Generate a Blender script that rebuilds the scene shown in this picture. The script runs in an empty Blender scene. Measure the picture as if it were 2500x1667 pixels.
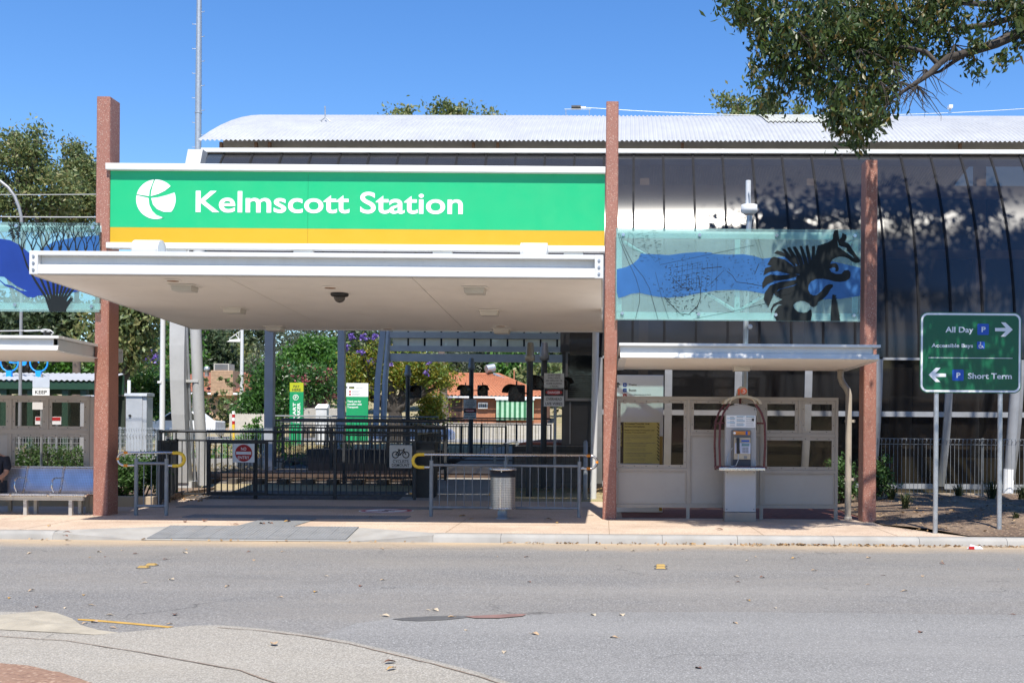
import bpy, math, random
import numpy as np
from mathutils import Vector, Matrix

random.seed(7)
SC = bpy.context.scene
COL = SC.collection

# ------------------------------------------------------------------ camera, sky, sun, exposure
EYE = 1.6
FPX = 2700.0            # focal length in photo pixels (photo 2500 wide)
ROLL = 0.0075
PX, PY = 1475.0, 1045.0
cam_d = bpy.data.cameras.new('camera')
cam_d.sensor_width = 36.0
cam_d.lens = FPX / 2500.0 * 36.0
cam_d.shift_x = -0.0894
cam_d.shift_y = 0.0853
cam_d.clip_start = 0.1
cam_d.clip_end = 3000
cam = bpy.data.objects.new('camera', cam_d)
COL.objects.link(cam)
cam.matrix_world = Matrix.Translation((0, 0, EYE)) @ Matrix.Rotation(math.radians(90), 4, 'X') @ Matrix.Rotation(ROLL, 4, 'Z')
SC.camera = cam

SUN = Vector((0.06, -0.50, 0.86)).normalized()     # direction towards the sun
world = bpy.data.worlds.new('World')
SC.world = world
world.use_nodes = True
wn = world.node_tree.nodes
sky = wn.new('ShaderNodeTexSky')
sky.sky_type = 'NISHITA'
sky.sun_disc = False
sky.sun_elevation = math.asin(SUN.z)
sky.sun_rotation = math.atan2(SUN.x, SUN.y)
sky.altitude = 0
sky.air_density = 1.0
sky.dust_density = 0.0
sky.ozone_density = 4.0
wn['Background'].inputs[1].default_value = 0.105
hsv = wn.new('ShaderNodeHueSaturation')           # the photo's deep azure film colour
hsv.inputs['Saturation'].default_value = 1.24
hsv.inputs['Hue'].default_value = 0.507
world.node_tree.links.new(sky.outputs[0], hsv.inputs['Color'])
world.node_tree.links.new(hsv.outputs[0], wn['Background'].inputs[0])
sun_d = bpy.data.lights.new('sun', 'SUN')
sun_d.energy = 4.2
sun_d.angle = math.radians(0.53)
sun_d.color = (1.0, 0.945, 0.85)
sun = bpy.data.objects.new('sun', sun_d)
COL.objects.link(sun)
sun.rotation_euler = (-SUN).to_track_quat('-Z', 'Y').to_euler()
vs = SC.view_settings
vs.view_transform = 'Standard'
vs.look = 'None'
vs.exposure = 0.92
vs.gamma = 1
vs.use_curve_mapping = False
SC.cycles.max_bounces = 8
SC.cycles.transparent_max_bounces = 24

# ------------------------------------------------------------------ helpers
def at(x, y, Y):
    """photo pixel + real distance -> world point"""
    xr = x + ROLL * (y - 833); yr = y - ROLL * (x - 1250)
    return ((xr - PX) / FPX * Y, Y, EYE - (yr - PY) / FPX * Y)

def atg(x, y, z=0.0):
    """photo pixel on the level z -> world point"""
    yr = y - ROLL * (x - 1250)
    return at(x, y, (EYE - z) * FPX / (yr - PY))

def rect(x0, y0, x1, y1, Y):
    xm, ym = (x0 + x1) / 2, (y0 + y1) / 2
    return at(x0, ym, Y)[0], at(x1, ym, Y)[0], at(xm, y1, Y)[2], at(xm, y0, Y)[2]

ROOT = {}

def tag(o, label=None, cat=None, group=None, kind=None):
    if label: o['label'] = label
    if cat: o['category'] = cat
    if group: o['group'] = group
    if kind: o['kind'] = kind
    return o

def thing(name, label, cat, loc=(0, 0, 0), group=None, rz=0.0):
    o = bpy.data.objects.new(name, None)
    o.empty_display_size = 0.2
    COL.objects.link(o)
    o.location = loc
    o.rotation_euler = (0, 0, rz)
    ROOT[o.name] = Vector(loc)
    return tag(o, label, cat, group)

def struct(name, loc=(0, 0, 0)):
    o = bpy.data.objects.new(name, None)
    COL.objects.link(o); o.location = loc; ROOT[o.name] = Vector(loc)
    o['kind'] = 'structure'
    return o

def link(name, me, parent=None, loc=(0, 0, 0)):
    o = bpy.data.objects.new(name, me)
    COL.objects.link(o)
    o.location = loc
    if parent is not None:
        o.parent = parent
        ROOT[o.name] = ROOT.get(parent.name, Vector((0, 0, 0)))
    return o

def copy_tree(o, parent=None):
    c = o.copy(); COL.objects.link(c); c.parent = parent
    ROOT[c.name] = ROOT.get(o.name, Vector((0, 0, 0)))
    for ch in o.children:
        copy_tree(ch, c)
    return c

class MB:
    def __init__(s):
        s.v = []; s.f = []; s.sm = []
    def add(s, vs_, fs, smooth=False):
        b = len(s.v); s.v += [tuple(p) for p in vs_]
        for f in fs:
            s.f.append(tuple(i + b for i in f)); s.sm.append(smooth)
        return s
    def box(s, x0, x1, y0, y1, z0, z1):
        return s.add([(x0,y0,z0),(x1,y0,z0),(x1,y1,z0),(x0,y1,z0),(x0,y0,z1),(x1,y0,z1),(x1,y1,z1),(x0,y1,z1)],
                     [(3,2,1,0),(4,5,6,7),(0,1,5,4),(1,2,6,5),(2,3,7,6),(3,0,4,7)])
    def hexa(s, p):   # 8 points, bottom ring then top ring
        return s.add(p, [(3,2,1,0),(4,5,6,7),(0,1,5,4),(1,2,6,5),(2,3,7,6),(3,0,4,7)])
    def quad(s, a, b, c, d):
        return s.add([a, b, c, d], [(0, 1, 2, 3)])
    def poly(s, pts):
        return s.add(pts, [tuple(range(len(pts)))])
    def tube(s, pts, r, n=8, cap=True, closed=False):
        pts = [Vector(p) for p in pts]
        rs = r if isinstance(r, (list, tuple)) else [r] * len(pts)
        m = len(pts); vs_ = []; up = None
        for i, p in enumerate(pts):
            if closed:
                d = (pts[(i + 1) % m] - pts[i - 1]).normalized()
            else:
                d = (pts[min(i + 1, m - 1)] - pts[max(i - 1, 0)]).normalized()
            if up is None:
                a = Vector((0, 0, 1)) if abs(d.z) < 0.9 else Vector((1, 0, 0))
                up = (a - d * a.dot(d)).normalized()
            else:
                up = (up - d * up.dot(d))
                up = up.normalized() if up.length > 1e-6 else Vector((1, 0, 0))
            w = d.cross(up)
            for k in range(n):
                t = 2 * math.pi * (k + 0.5) / n
                vs_.append(p + (up * math.cos(t) + w * math.sin(t)) * rs[i])
        fs = []
        for i in range(m if closed else m - 1):
            j = (i + 1) % m
            for k in range(n):
                k2 = (k + 1) % n
                fs.append((i*n+k, i*n+k2, j*n+k2, j*n+k))
        s.add(vs_, fs, n > 5)
        if cap and not closed:
            s.add(vs_[:n], [tuple(range(n))[::-1]]); s.add(vs_[-n:], [tuple(range(n))])
        return s
    def cyl(s, p0, p1, r0, r1=None, n=12):
        return s.tube([p0, p1], [r0, r0 if r1 is None else r1], n)
    def prism(s, pts, d0, d1, ax='y'):
        n = len(pts)
        def m(p, d):
            return (p[0], d, p[1]) if ax == 'y' else ((d, p[0], p[1]) if ax == 'x' else (p[0], p[1], d))
        a = [m(p, d0) for p in pts]; b = [m(p, d1) for p in pts]
        s.add(a + b, [tuple(range(n))[::-1], tuple(range(n, 2 * n))] + [(i, (i+1) % n, (i+1) % n + n, i + n) for i in range(n)])
        return s
    def lathe(s, prof, c, n=20, smooth=True):
        vs_ = []; fs = []
        for (r, z) in prof:
            for k in range(n):
                t = 2 * math.pi * k / n
                vs_.append((c[0] + r * math.cos(t), c[1] + r * math.sin(t), c[2] + z))
        for i in range(len(prof) - 1):
            for k in range(n):
                k2 = (k + 1) % n
                fs.append((i*n+k, i*n+k2, (i+1)*n+k2, (i+1)*n+k))
        s.add(vs_, fs, smooth)
        s.add(vs_[:n], [tuple(range(n))[::-1]]); s.add(vs_[-n:], [tuple(range(n))])
        return s
    def ball(s, c, r, nu=12, nv=8):
        r = r if isinstance(r, (list, tuple)) else (r, r, r)
        vs_ = []; fs = []
        for i in range(nv + 1):
            ph = math.pi * i / nv
            for k in range(nu):
                t = 2 * math.pi * k / nu
                vs_.append((c[0] + r[0]*math.sin(ph)*math.cos(t), c[1] + r[1]*math.sin(ph)*math.sin(t), c[2] + r[2]*math.cos(ph)))
        for i in range(nv):
            for k in range(nu):
                k2 = (k + 1) % nu
                fs.append((i*nu+k, (i+1)*nu+k, (i+1)*nu+k2, i*nu+k2))
        return s.add(vs_, fs, True)
    def disc(s, c, r, n=20, ry=None):   # facing -Y
        ry = ry or r
        return s.poly([(c[0] + r*math.cos(2*math.pi*k/n), c[1], c[2] + ry*math.sin(2*math.pi*k/n)) for k in range(n)])
    def mesh(s, name, m, off=None):
        me = bpy.data.meshes.new(name)
        v = s.v if off is None else [(p[0]-off[0], p[1]-off[1], p[2]-off[2]) for p in s.v]
        me.from_pydata(v, [], s.f)
        me.polygons.foreach_set('use_smooth', s.sm)
        if m is not None: me.materials.append(m)
        return me
    def build(s, name, m, parent=None, local=False, bevel=0, uvf=None):
        off = None if (local or parent is None) else ROOT.get(parent.name)
        me = s.mesh(name, m, off)
        if uvf:
            uv = me.uv_layers.new(name='UVMap')
            for lp in me.loops:
                uv.data[lp.index].uv = uvf(s.v[lp.vertex_index])
        o = link(name, me, parent)
        if bevel:
            md = o.modifiers.new('edge', 'BEVEL'); md.width = bevel; md.segments = 2; md.limit_method = 'ANGLE'
        return o

def B(x0, x1, y0, y1, z0, z1):
    return MB().box(x0, x1, y0, y1, z0, z1)

def rod(pts, r, n=8):
    return MB().tube(pts, r, n)

def rrect(x0, x1, z0, z1, r, n=5):
    out = []
    for cx, cz, a in ((x1-r, z0+r, -90), (x1-r, z1-r, 0), (x0+r, z1-r, 90), (x0+r, z0+r, 180)):
        for k in range(n + 1):
            t = math.radians(a + 90 * k / n)
            out.append((cx + r*math.cos(t), cz + r*math.sin(t)))
    return out

def text(body, name, parent, m, X, Z, Y, cap, width=None, bold=0.0, align='L', ext=0.0015, vert=False, spacing=1.0):
    cu = bpy.data.curves.new('txt', 'FONT')
    cu.body = body
    cu.size = cap / 0.727
    cu.offset = bold * cap
    cu.extrude = ext
    cu.space_character = spacing
    cu.resolution_u = 7 if cap > 0.2 else 3
    ob = bpy.data.objects.new('txt', cu)
    me0 = bpy.data.meshes.new_from_object(ob)
    co = np.zeros(len(me0.vertices) * 3); me0.vertices.foreach_get('co', co); co = co.reshape(-1, 3)
    if len(co) == 0:
        return None
    x0, x1 = co[:, 0].min(), co[:, 0].max()
    co[:, 0] -= x0
    w = x1 - x0
    if width:
        co[:, 0] *= width / w; w = width
    if align == 'C': co[:, 0] -= w / 2
    if align == 'R': co[:, 0] -= w
    out = np.empty_like(co)
    if vert:
        out[:, 0] = X - co[:, 1]; out[:, 2] = Z + co[:, 0]
    else:
        out[:, 0] = X + co[:, 0]; out[:, 2] = Z + co[:, 1]
    out[:, 1] = Y - co[:, 2]
    off = ROOT.get(parent.name, Vector((0, 0, 0))) if parent else Vector((0, 0, 0))
    out -= np.array(off)
    me0.vertices.foreach_set('co', out.ravel())
    me0.materials.clear(); me0.materials.append(m)
    bpy.data.objects.remove(ob); bpy.data.curves.remove(cu)
    return link(name, me0, parent)

# ------------------------------------------------------------------ materials
MATS = {}
def nodes_of(name):
    m = bpy.data.materials.new(name); m.use_nodes = True
    nt = m.node_tree
    return m, nt, nt.nodes, nt.links, nt.nodes['Principled BSDF']

def pos_noise(nt, scale, detail=3, rough=0.55, vec=None, xyz=None):
    if vec is None:
        vec = nt.nodes.new('ShaderNodeNewGeometry').outputs['Position']
    if xyz:
        mp = nt.nodes.new('ShaderNodeMapping'); mp.inputs['Scale'].default_value = xyz
        nt.links.new(vec, mp.inputs[0]); vec = mp.outputs[0]
    t = nt.nodes.new('ShaderNodeTexNoise')
    t.inputs['Scale'].default_value = scale; t.inputs['Detail'].default_value = detail; t.inputs['Roughness'].default_value = rough
    nt.links.new(vec, t.inputs['Vector'])
    return t.outputs['Fac']

def ramp(nt, fac, stops):
    r = nt.nodes.new('ShaderNodeValToRGB')
    el = r.color_ramp.elements
    while len(el) < len(stops): el.new(0.5)
    for e, (p, c) in zip(el, stops):
        e.position = p; e.color = (c[0], c[1], c[2], 1)
    nt.links.new(fac, r.inputs[0])
    return r.outputs[0]

def mixc(nt, fac, a, b, mode='MIX'):
    m = nt.nodes.new('ShaderNodeMix'); m.data_type = 'RGBA'; m.blend_type = mode
    for s_, v in ((m.inputs[0], fac), (m.inputs[6], a), (m.inputs[7], b)):
        if hasattr(v, 'links'): nt.links.new(v, s_)
        elif isinstance(v, (int, float)): s_.default_value = v
        else: s_.default_value = (v[0], v[1], v[2], 1)
    return m.outputs[2]

def math_n(nt, op, a, b=None, c=None):
    m = nt.nodes.new('ShaderNodeMath'); m.operation = op
    for i, v in enumerate((a, b, c)):
        if v is None: continue
        if hasattr(v, 'links'): nt.links.new(v, m.inputs[i])
        else: m.inputs[i].default_value = v
    return m.outputs[0]

def bump(nt, bs, h, strength=0.3, dist=0.01):
    b = nt.nodes.new('ShaderNodeBump'); b.inputs['Strength'].default_value = strength; b.inputs['Distance'].default_value = dist
    nt.links.new(h, b.inputs['Height']); nt.links.new(b.outputs[0], bs.inputs['Normal'])

def sc(c, k): return (min(1, c[0]*k), min(1, c[1]*k), min(1, c[2]*k))

def mat(name, col, rough=0.6, metal=0.0, var=0.10, scale=3.0, bmp=0.0, bscale=80, dirt=0.0, dirtcol=(0.12, 0.09, 0.06), spec=0.5, streak=False):
    if name in MATS: return MATS[name]
    m, nt, nd, lk, bs = nodes_of(name)
    n1 = pos_noise(nt, scale, 5, 0.6, xyz=(1, 1, 0.25) if streak else None)
    c = ramp(nt, n1, [(0.3, sc(col, 1 - var)), (0.7, sc(col, 1 + var))])
    if dirt > 0:
        n2 = pos_noise(nt, scale * 0.7 + 1.3, 8, 0.7, xyz=(1, 1, 0.3) if streak else None)
        f = ramp(nt, n2, [(0.52, (0, 0, 0)), (0.78, (dirt, dirt, dirt))])
        c = mixc(nt, f, c, dirtcol)
    lk.new(c, bs.inputs['Base Color'])
    n3 = pos_noise(nt, scale * 4, 3)
    r = ramp(nt, n3, [(0.3, (max(0.02, rough - 0.07),) * 3), (0.7, (min(1, rough + 0.1),) * 3)])
    lk.new(r, bs.inputs['Roughness'])
    bs.inputs['Metallic'].default_value = metal
    bs.inputs['Specular IOR Level'].default_value = spec
    if bmp > 0:
        bump(nt, bs, pos_noise(nt, bscale, 4, 0.6), bmp, 0.01)
    MATS[name] = m
    return m

def speckle(name, base, chips, scale, bmp=0.4, rough=0.75, patch=None, patch_amt=0.25, fine=None):
    """base colour with small voronoi stone chips of several colours"""
    m, nt, nd, lk, bs = nodes_of(name)
    pos = nd.new('ShaderNodeNewGeometry').outputs['Position']
    v = nd.new('ShaderNodeTexVoronoi'); v.inputs['Scale'].default_value = scale
    lk.new(pos, v.inputs['Vector'])
    sep = nd.new('ShaderNodeSeparateColor'); lk.new(v.outputs['Color'], sep.inputs[0])
    st = []
    n = len(chips)
    acc = 0.0
    for w, c in chips:
        st.append((acc, c)); acc += w
    r = nd.new('ShaderNodeValToRGB'); r.color_ramp.interpolation = 'CONSTANT'
    el = r.color_ramp.elements
    while len(el) < len(st): el.new(0.5)
    for e, (p, c) in zip(el, st):
        e.position = min(p, 1); e.color = (c[0], c[1], c[2], 1)
    lk.new(sep.outputs[0], r.inputs[0])
    d = ramp(nt, v.outputs['Distance'], [(0.28, (1, 1, 1)), (0.5, (0, 0, 0))])
    c = mixc(nt, d, base, r.outputs[0])
    big = pos_noise(nt, 0.7, 6, 0.65)
    pc = patch or sc(base, 0.6)
    f = ramp(nt, big, [(0.42, (0, 0, 0)), (0.72, (patch_amt,) * 3)])
    c = mixc(nt, f, c, pc)
    lk.new(c, bs.inputs['Base Color'])
    bs.inputs['Roughness'].default_value = rough
    bump(nt, bs, v.outputs['Distance'], bmp, 0.006)
    MATS[name] = m
    return m

def foliage(name, cols, rough=0.5, trans=0.35):
    m, nt, nd, lk, bs = nodes_of(name)
    ri = nd.new('ShaderNodeNewGeometry').outputs['Random Per Island']
    st = [(i / max(1, len(cols) - 1), c) for i, c in enumerate(cols)]
    c = ramp(nt, ri, st)
    big = pos_noise(nt, 0.6, 2)
    c = mixc(nt, ramp(nt, big, [(0.35, (0.45,)*3), (0.65, (0,)*3)]), c, sc(cols[0], 0.75))
    lk.new(c, bs.inputs['Base Color'])
    bs.inputs['Roughness'].default_value = rough
    tr = nd.new('ShaderNodeBsdfTranslucent'); lk.new(c, tr.inputs[0])
    mx = nd.new('ShaderNodeMixShader'); mx.inputs[0].default_value = trans
    lk.new(bs.outputs[0], mx.inputs[1]); lk.new(tr.outputs[0], mx.inputs[2])
    lk.new(mx.outputs[0], nd['Material Output'].inputs[0])
    MATS[name] = m
    return m

def glassy(name, col, clear, rough=0.05, spec=0.5, aniso=0.0, tint=None, noise=0.0, metal=0.0):
    """part clear sheet: glossy body colour mixed with a tinted see-through share"""
    m, nt, nd, lk, bs = nodes_of(name)
    n = pos_noise(nt, 1.2, 5, 0.6)
    lk.new(ramp(nt, n, [(0.3, sc(col, 0.85)), (0.7, sc(col, 1.15))]), bs.inputs['Base Color'])
    bs.inputs['Roughness'].default_value = rough
    bs.inputs['Specular IOR Level'].default_value = spec
    bs.inputs['Metallic'].default_value = metal
    if aniso:
        bs.inputs['Anisotropic'].default_value = aniso
        tg = nd.new('ShaderNodeCombineXYZ'); tg.inputs[0].default_value = 1.0
        lk.new(tg.outputs[0], bs.inputs['Tangent'])
        bs.inputs['Anisotropic Rotation'].default_value = ANISO_ROT
    tr = nd.new('ShaderNodeBsdfTransparent')
    t = tint or (1, 1, 1); tr.inputs[0].default_value = (t[0], t[1], t[2], 1)
    mx = nd.new('ShaderNodeMixShader'); mx.inputs[0].default_value = clear
    lk.new(bs.outputs[0], mx.inputs[1]); lk.new(tr.outputs[0], mx.inputs[2])
    lk.new(mx.outputs[0], nd['Material Output'].inputs[0])
    MATS[name] = m
    return m
ANISO_ROT = 0.0

WHITE = mat('white_paint', (0.62, 0.62, 0.605), 0.45, var=0.04, streak=True, dirt=0.22, dirtcol=(0.45, 0.40, 0.33))
CREAM = mat('cream_soffit', (0.82, 0.775, 0.705), 0.6, var=0.05, scale=0.8, dirt=0.18, dirtcol=(0.45, 0.36, 0.27))
TAUPE = mat('taupe_paint', (0.34, 0.295, 0.24), 0.5, var=0.08, dirt=0.2, dirtcol=(0.16, 0.13, 0.1))
PANELGREY = mat('warm_grey_sheet', (0.36, 0.325, 0.28), 0.45, var=0.06, scale=1.5, dirt=0.2, dirtcol=(0.2, 0.17, 0.15))
GALV = mat('galvanised_steel', (0.44, 0.46, 0.48), 0.42, 0.7, var=0.15, scale=9, dirt=0.2)
STEELBLUE = mat('blue_grey_steel', (0.36, 0.375, 0.41), 0.5, 0.1, var=0.08, dirt=0.15)
DARKFENCE = mat('dark_fence_paint', (0.032, 0.034, 0.037), 0.5, 0.0, var=0.2, dirt=0.25, dirtcol=(0.06, 0.05, 0.04))
RAILGREY = mat('grey_rail_paint', (0.22, 0.235, 0.25), 0.45, 0.3, var=0.15, scale=6, dirt=0.25)
STAINLESS = mat('stainless_tube', (0.62, 0.60, 0.57), 0.25, 0.95, var=0.06, scale=6)
YELLOW = mat('yellow_sleeve', (0.72, 0.47, 0.03), 0.5, var=0.08, dirt=0.15)
ORANGE = mat('orange_band', (0.72, 0.25, 0.02), 0.5)
BLACK = mat('black_paint', (0.012, 0.012, 0.013), 0.45)
DARKRUBBER = mat('dark_rubber', (0.035, 0.037, 0.045), 0.6)
SIGNGREEN = mat('sign_green', (0.012, 0.40, 0.155), 0.4, var=0.04, scale=0.6, dirt=0.07, dirtcol=(0.05, 0.25, 0.12), streak=True)
SIGNGOLD = mat('sign_gold', (0.54, 0.325, 0.010), 0.45, var=0.02, scale=0.6)
ROADGREEN = mat('road_sign_green', (0.003, 0.10, 0.042), 0.35, var=0.05)
SIGNWHITE = mat('sign_white', (0.82, 0.83, 0.84), 0.4, var=0.02, dirt=0.05)
SIGNBLUE = mat('sign_blue', (0.008, 0.075, 0.42), 0.4, var=0.03)
SIGNRED = mat('sign_red', (0.42, 0.012, 0.015), 0.4, var=0.05)
SIGNYELLOW = mat('sign_yellow', (0.80, 0.66, 0.20), 0.5, var=0.05)
FLUORO = mat('fluoro_yellow', (0.42, 0.46, 0.008), 0.5, var=0.03)
TOTEMGREEN = mat('totem_green', (0.006, 0.27, 0.10), 0.45, var=0.03)
INK = mat('dark_ink', (0.03, 0.03, 0.028), 0.6)
INKGREY = mat('grey_ink', (0.20, 0.20, 0.20), 0.6)
MAROON = mat('maroon_tube', (0.10, 0.014, 0.018), 0.3, var=0.1)
TERRAZZO = speckle('red_aggregate', (0.30, 0.13, 0.092), [(0.12, (0.58, 0.46, 0.38)), (0.3, (0.37, 0.165, 0.12)), (0.3, (0.27, 0.11, 0.08)), (0.14, (0.09, 0.04, 0.035)), (0.14, (0.40, 0.22, 0.17))], 72, 0.3, 0.6, patch=(0.15, 0.06, 0.045), patch_amt=0.45)
FOOTPATH = speckle('peach_aggregate_path', (0.47, 0.37, 0.285), [(0.3, (0.53, 0.42, 0.32)), (0.3, (0.39, 0.295, 0.22)), (0.2, (0.60, 0.50, 0.40)), (0.2, (0.31, 0.22, 0.16))], 38, 0.3, 0.85, patch=(0.30, 0.21, 0.15), patch_amt=0.65)
CONCRETE = mat('pale_concrete', (0.29, 0.28, 0.262), 0.8, var=0.16, scale=2.2, bmp=0.25, bscale=90, dirt=0.55, dirtcol=(0.24, 0.21, 0.17))
TANCONC = mat('tan_concrete', (0.38, 0.30, 0.21), 0.8, var=0.12, scale=2, bmp=0.2, dirt=0.3)
TACTILE = mat('grey_tactile_paver', (0.16, 0.165, 0.17), 0.7, var=0.15, scale=5, bmp=0.2, dirt=0.25, dirtcol=(0.3, 0.25, 0.2))
BRICKPAVE = mat('red_brick_paving', (0.17, 0.06, 0.045), 0.8, var=0.3, scale=7, bmp=0.3, dirt=0.3)
MULCH = speckle('bark_mulch', (0.09, 0.06, 0.04), [(0.3, (0.20, 0.13, 0.08)), (0.3, (0.09, 0.055, 0.035)), (0.2, (0.30, 0.22, 0.15)), (0.2, (0.14, 0.08, 0.05))], 24, 0.9, 0.95, patch=(0.34, 0.25, 0.17), patch_amt=0.5)
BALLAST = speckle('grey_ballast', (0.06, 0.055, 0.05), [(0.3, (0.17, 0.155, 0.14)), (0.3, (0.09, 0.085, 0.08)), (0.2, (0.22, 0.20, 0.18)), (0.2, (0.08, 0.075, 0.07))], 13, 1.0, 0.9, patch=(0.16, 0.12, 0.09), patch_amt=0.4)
DRYGRASS = speckle('dry_grass_ground', (0.30, 0.24, 0.14), [(0.3, (0.40, 0.33, 0.2)), (0.3, (0.22, 0.18, 0.10)), (0.2, (0.16, 0.17, 0.06)), (0.2, (0.34, 0.26, 0.16))], 20, 0.7, 0.95, patch=(0.13, 0.15, 0.05), patch_amt=0.7)

def asphalt(name, a, b, c, scale, wear, sand=False):
    m, nt, nd, lk, bs = nodes_of(name)
    pos = nd.new('ShaderNodeNewGeometry').outputs['Position']
    v = nd.new('ShaderNodeTexVoronoi'); v.inputs['Scale'].default_value = scale
    lk.new(pos, v.inputs['Vector'])
    sep = nd.new('ShaderNodeSeparateColor'); lk.new(v.outputs['Color'], sep.inputs[0])
    col = ramp(nt, sep.outputs[1], [(0.0, a), (0.55, b), (0.9, b), (1.0, c)])
    crev = ramp(nt, v.outputs['Distance'], [(0.35, (0, 0, 0)), (0.62, (0.6,) * 3)])
    col = mixc(nt, crev, col, sc(a, 0.5))
    big = pos_noise(nt, 0.55, 7, 0.7, xyz=(0.45, 1.2, 1))
    col = mixc(nt, ramp(nt, big, [(0.35, (0, 0, 0)), (0.75, (0.55,) * 3)]), col, wear)
    med = pos_noise(nt, 2.3, 8, 0.75, xyz=(0.35, 1.5, 1))
    col = mixc(nt, ramp(nt, med, [(0.60, (0, 0, 0)), (0.72, (0.4,) * 3)]), col, sc(a, 0.8))
    lane = pos_noise(nt, 0.8, 4, 0.6, xyz=(0.04, 1.0, 1))          # wheel-polished lanes along the road
    col = mixc(nt, ramp(nt, lane, [(0.36, (0.16,) * 3), (0.52, (0, 0, 0)), (0.66, (0, 0, 0))]), col, sc(a, 0.85))
    col = mixc(nt, ramp(nt, lane, [(0.52, (0, 0, 0)), (0.70, (0.13,) * 3)]), col, sc(c, 0.95))
    wv = nd.new('ShaderNodeVectorMath'); wv.operation = 'ADD'
    nz_ = nd.new('ShaderNodeTexNoise'); nz_.inputs['Scale'].default_value = 1.6; nz_.inputs['Detail'].default_value = 5
    lk.new(pos, nz_.inputs['Vector']); lk.new(pos, wv.inputs[0]); lk.new(nz_.outputs['Color'], wv.inputs[1])
    ck = nd.new('ShaderNodeTexVoronoi'); ck.feature = 'DISTANCE_TO_EDGE'; ck.inputs['Scale'].default_value = 0.38
    lk.new(wv.outputs[0], ck.inputs['Vector'])
    cm = math_n(nt, 'MULTIPLY', ramp(nt, ck.outputs['Distance'], [(0.0, (0.75,) * 3), (0.008, (0, 0, 0))]), ramp(nt, pos_noise(nt, 0.35, 2), [(0.50, (0, 0, 0)), (0.62, (1, 1, 1))]))
    col = mixc(nt, cm, col, (0.035, 0.033, 0.03))
    oil = pos_noise(nt, 0.9, 3, 0.4, xyz=(0.7, 1.0, 1))
    col = mixc(nt, ramp(nt, oil, [(0.68, (0, 0, 0)), (0.80, (0.5,) * 3)]), col, (0.07, 0.066, 0.06))
    if sand:      # sand washed into the gutter along the kerb
        sp = nd.new('ShaderNodeSeparateXYZ'); lk.new(pos, sp.inputs[0])
        wob = pos_noise(nt, 1.1, 6, 0.7, xyz=(0.5, 1, 1))
        yy = math_n(nt, 'ADD', sp.outputs[1], math_n(nt, 'MULTIPLY', wob, 1.6))
        f = ramp(nt, math_n(nt, 'DIVIDE', math_n(nt, 'SUBTRACT', yy, 15.9), 2.0), [(0.2, (0, 0, 0)), (0.75, (0.75,) * 3)])
        col = mixc(nt, f, col, (0.46, 0.34, 0.21))
    lk.new(col, bs.inputs['Base Color'])
    bs.inputs['Roughness'].default_value = 0.82
    bump(nt, bs, v.outputs['Distance'], 0.6, 0.006)
    MATS[name] = m
    return m
ROAD = asphalt('worn_asphalt', (0.14, 0.134, 0.127), (0.235, 0.226, 0.214), (0.36, 0.35, 0.33), 60, (0.25, 0.225, 0.19), sand=True)
ROADCOARSE = asphalt('coarse_asphalt', (0.165, 0.16, 0.15), (0.262, 0.255, 0.243), (0.41, 0.40, 0.385), 72, (0.25, 0.24, 0.225))
ISLAND = asphalt('sandy_concrete', (0.25, 0.23, 0.195), (0.38, 0.35, 0.30), (0.48, 0.45, 0.40), 75, (0.33, 0.29, 0.23))
# ------------------------------------------------------------------ ground, road, kerb, footpath
PROF = [(-60, -0.30), (24.0, -0.30), (24.6, -0.02), (26.0, 0.05), (27.5, 0.16), (40, 0.55), (44, 0.80), (62, 0.85), (72, 1.0), (95, 1.9), (112, 2.4), (150, 7.0), (200, 12.0), (300, 16), (900, 20)]
def gz(Y):
    for (a, za), (b, zb) in zip(PROF, PROF[1:]):
        if a <= Y <= b:
            return za + (zb - za) * (Y - a) / (b - a)
    return PROF[-1][1]
g = MB()
ys = [-60, 24.0, 24.6, 26, 27.5, 30, 33, 36, 40, 44, 50, 56, 62, 72, 84, 95, 112, 130, 150, 175, 200, 300, 900]
xs = [-900, -300, -150, -80, -50, -30, -20, -10, 0, 10, 20, 40, 80, 150, 300, 900]
vs_ = [(x, y, gz(y) + (0.0 if y < 112 else 2.0 * math.sin(x * 0.021) + 1.2 * math.sin(x * 0.05 + 1))) for y in ys for x in xs]
nx = len(xs)
g.add(vs_, [(j*nx+i, j*nx+i+1, (j+1)*nx+i+1, (j+1)*nx+i) for j in range(len(ys)-1) for i in range(nx-1)], True)
tag(g.build('ground', DRYGRASS), kind='structure')

RZ = -0.12
KY = 16.58
tag(MB().quad((-80, -30, RZ), (80, -30, RZ), (80, KY + 0.05, RZ), (-80, KY + 0.05, RZ)).build('road', ROAD), kind='structure')
# coarse seal on the near side of the road
edge = [(1560*0.5315, 556), (1640*0.5315, 530), (1800*0.5315, 506), (2300*0.5315, 498)]
pts = [atg(x, 1240 + 0.5315*y, RZ) for x, y in edge] + [atg(1400, 1495, RZ), atg(1800, 1494, RZ), atg(2200, 1498, RZ), atg(2700, 1503, RZ)]
pts = [(p[0], p[1], RZ + 0.004) for p in pts]
pts = pts + [(30, pts[-1][1], RZ + 0.004), (30, -20, RZ + 0.004), (-3.0, -20, RZ + 0.004), (-3.2, 6.0, RZ + 0.004)]
tag(MB().poly(pts[::-1]).build('road_coarse_seal', ROADCOARSE), kind='structure')
PATCHD = mat('dark_tar_patch', (0.085, 0.082, 0.078), 0.75, var=0.3, scale=6, bmp=0.3)
PATCHR = mat('red_brown_patch', (0.19, 0.11, 0.092), 0.8, var=0.2, scale=6, bmp=0.3)
def groundpoly(name, px, z, m, sc_=(0.5315, 0, 1240)):
    p = [atg(sc_[1] + x*sc_[0], sc_[2] + y*sc_[0], z) for x, y in px]
    return tag(MB().poly([(a[0], a[1], z) for a in p][::-1]).build(name, m), kind='structure')
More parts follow.
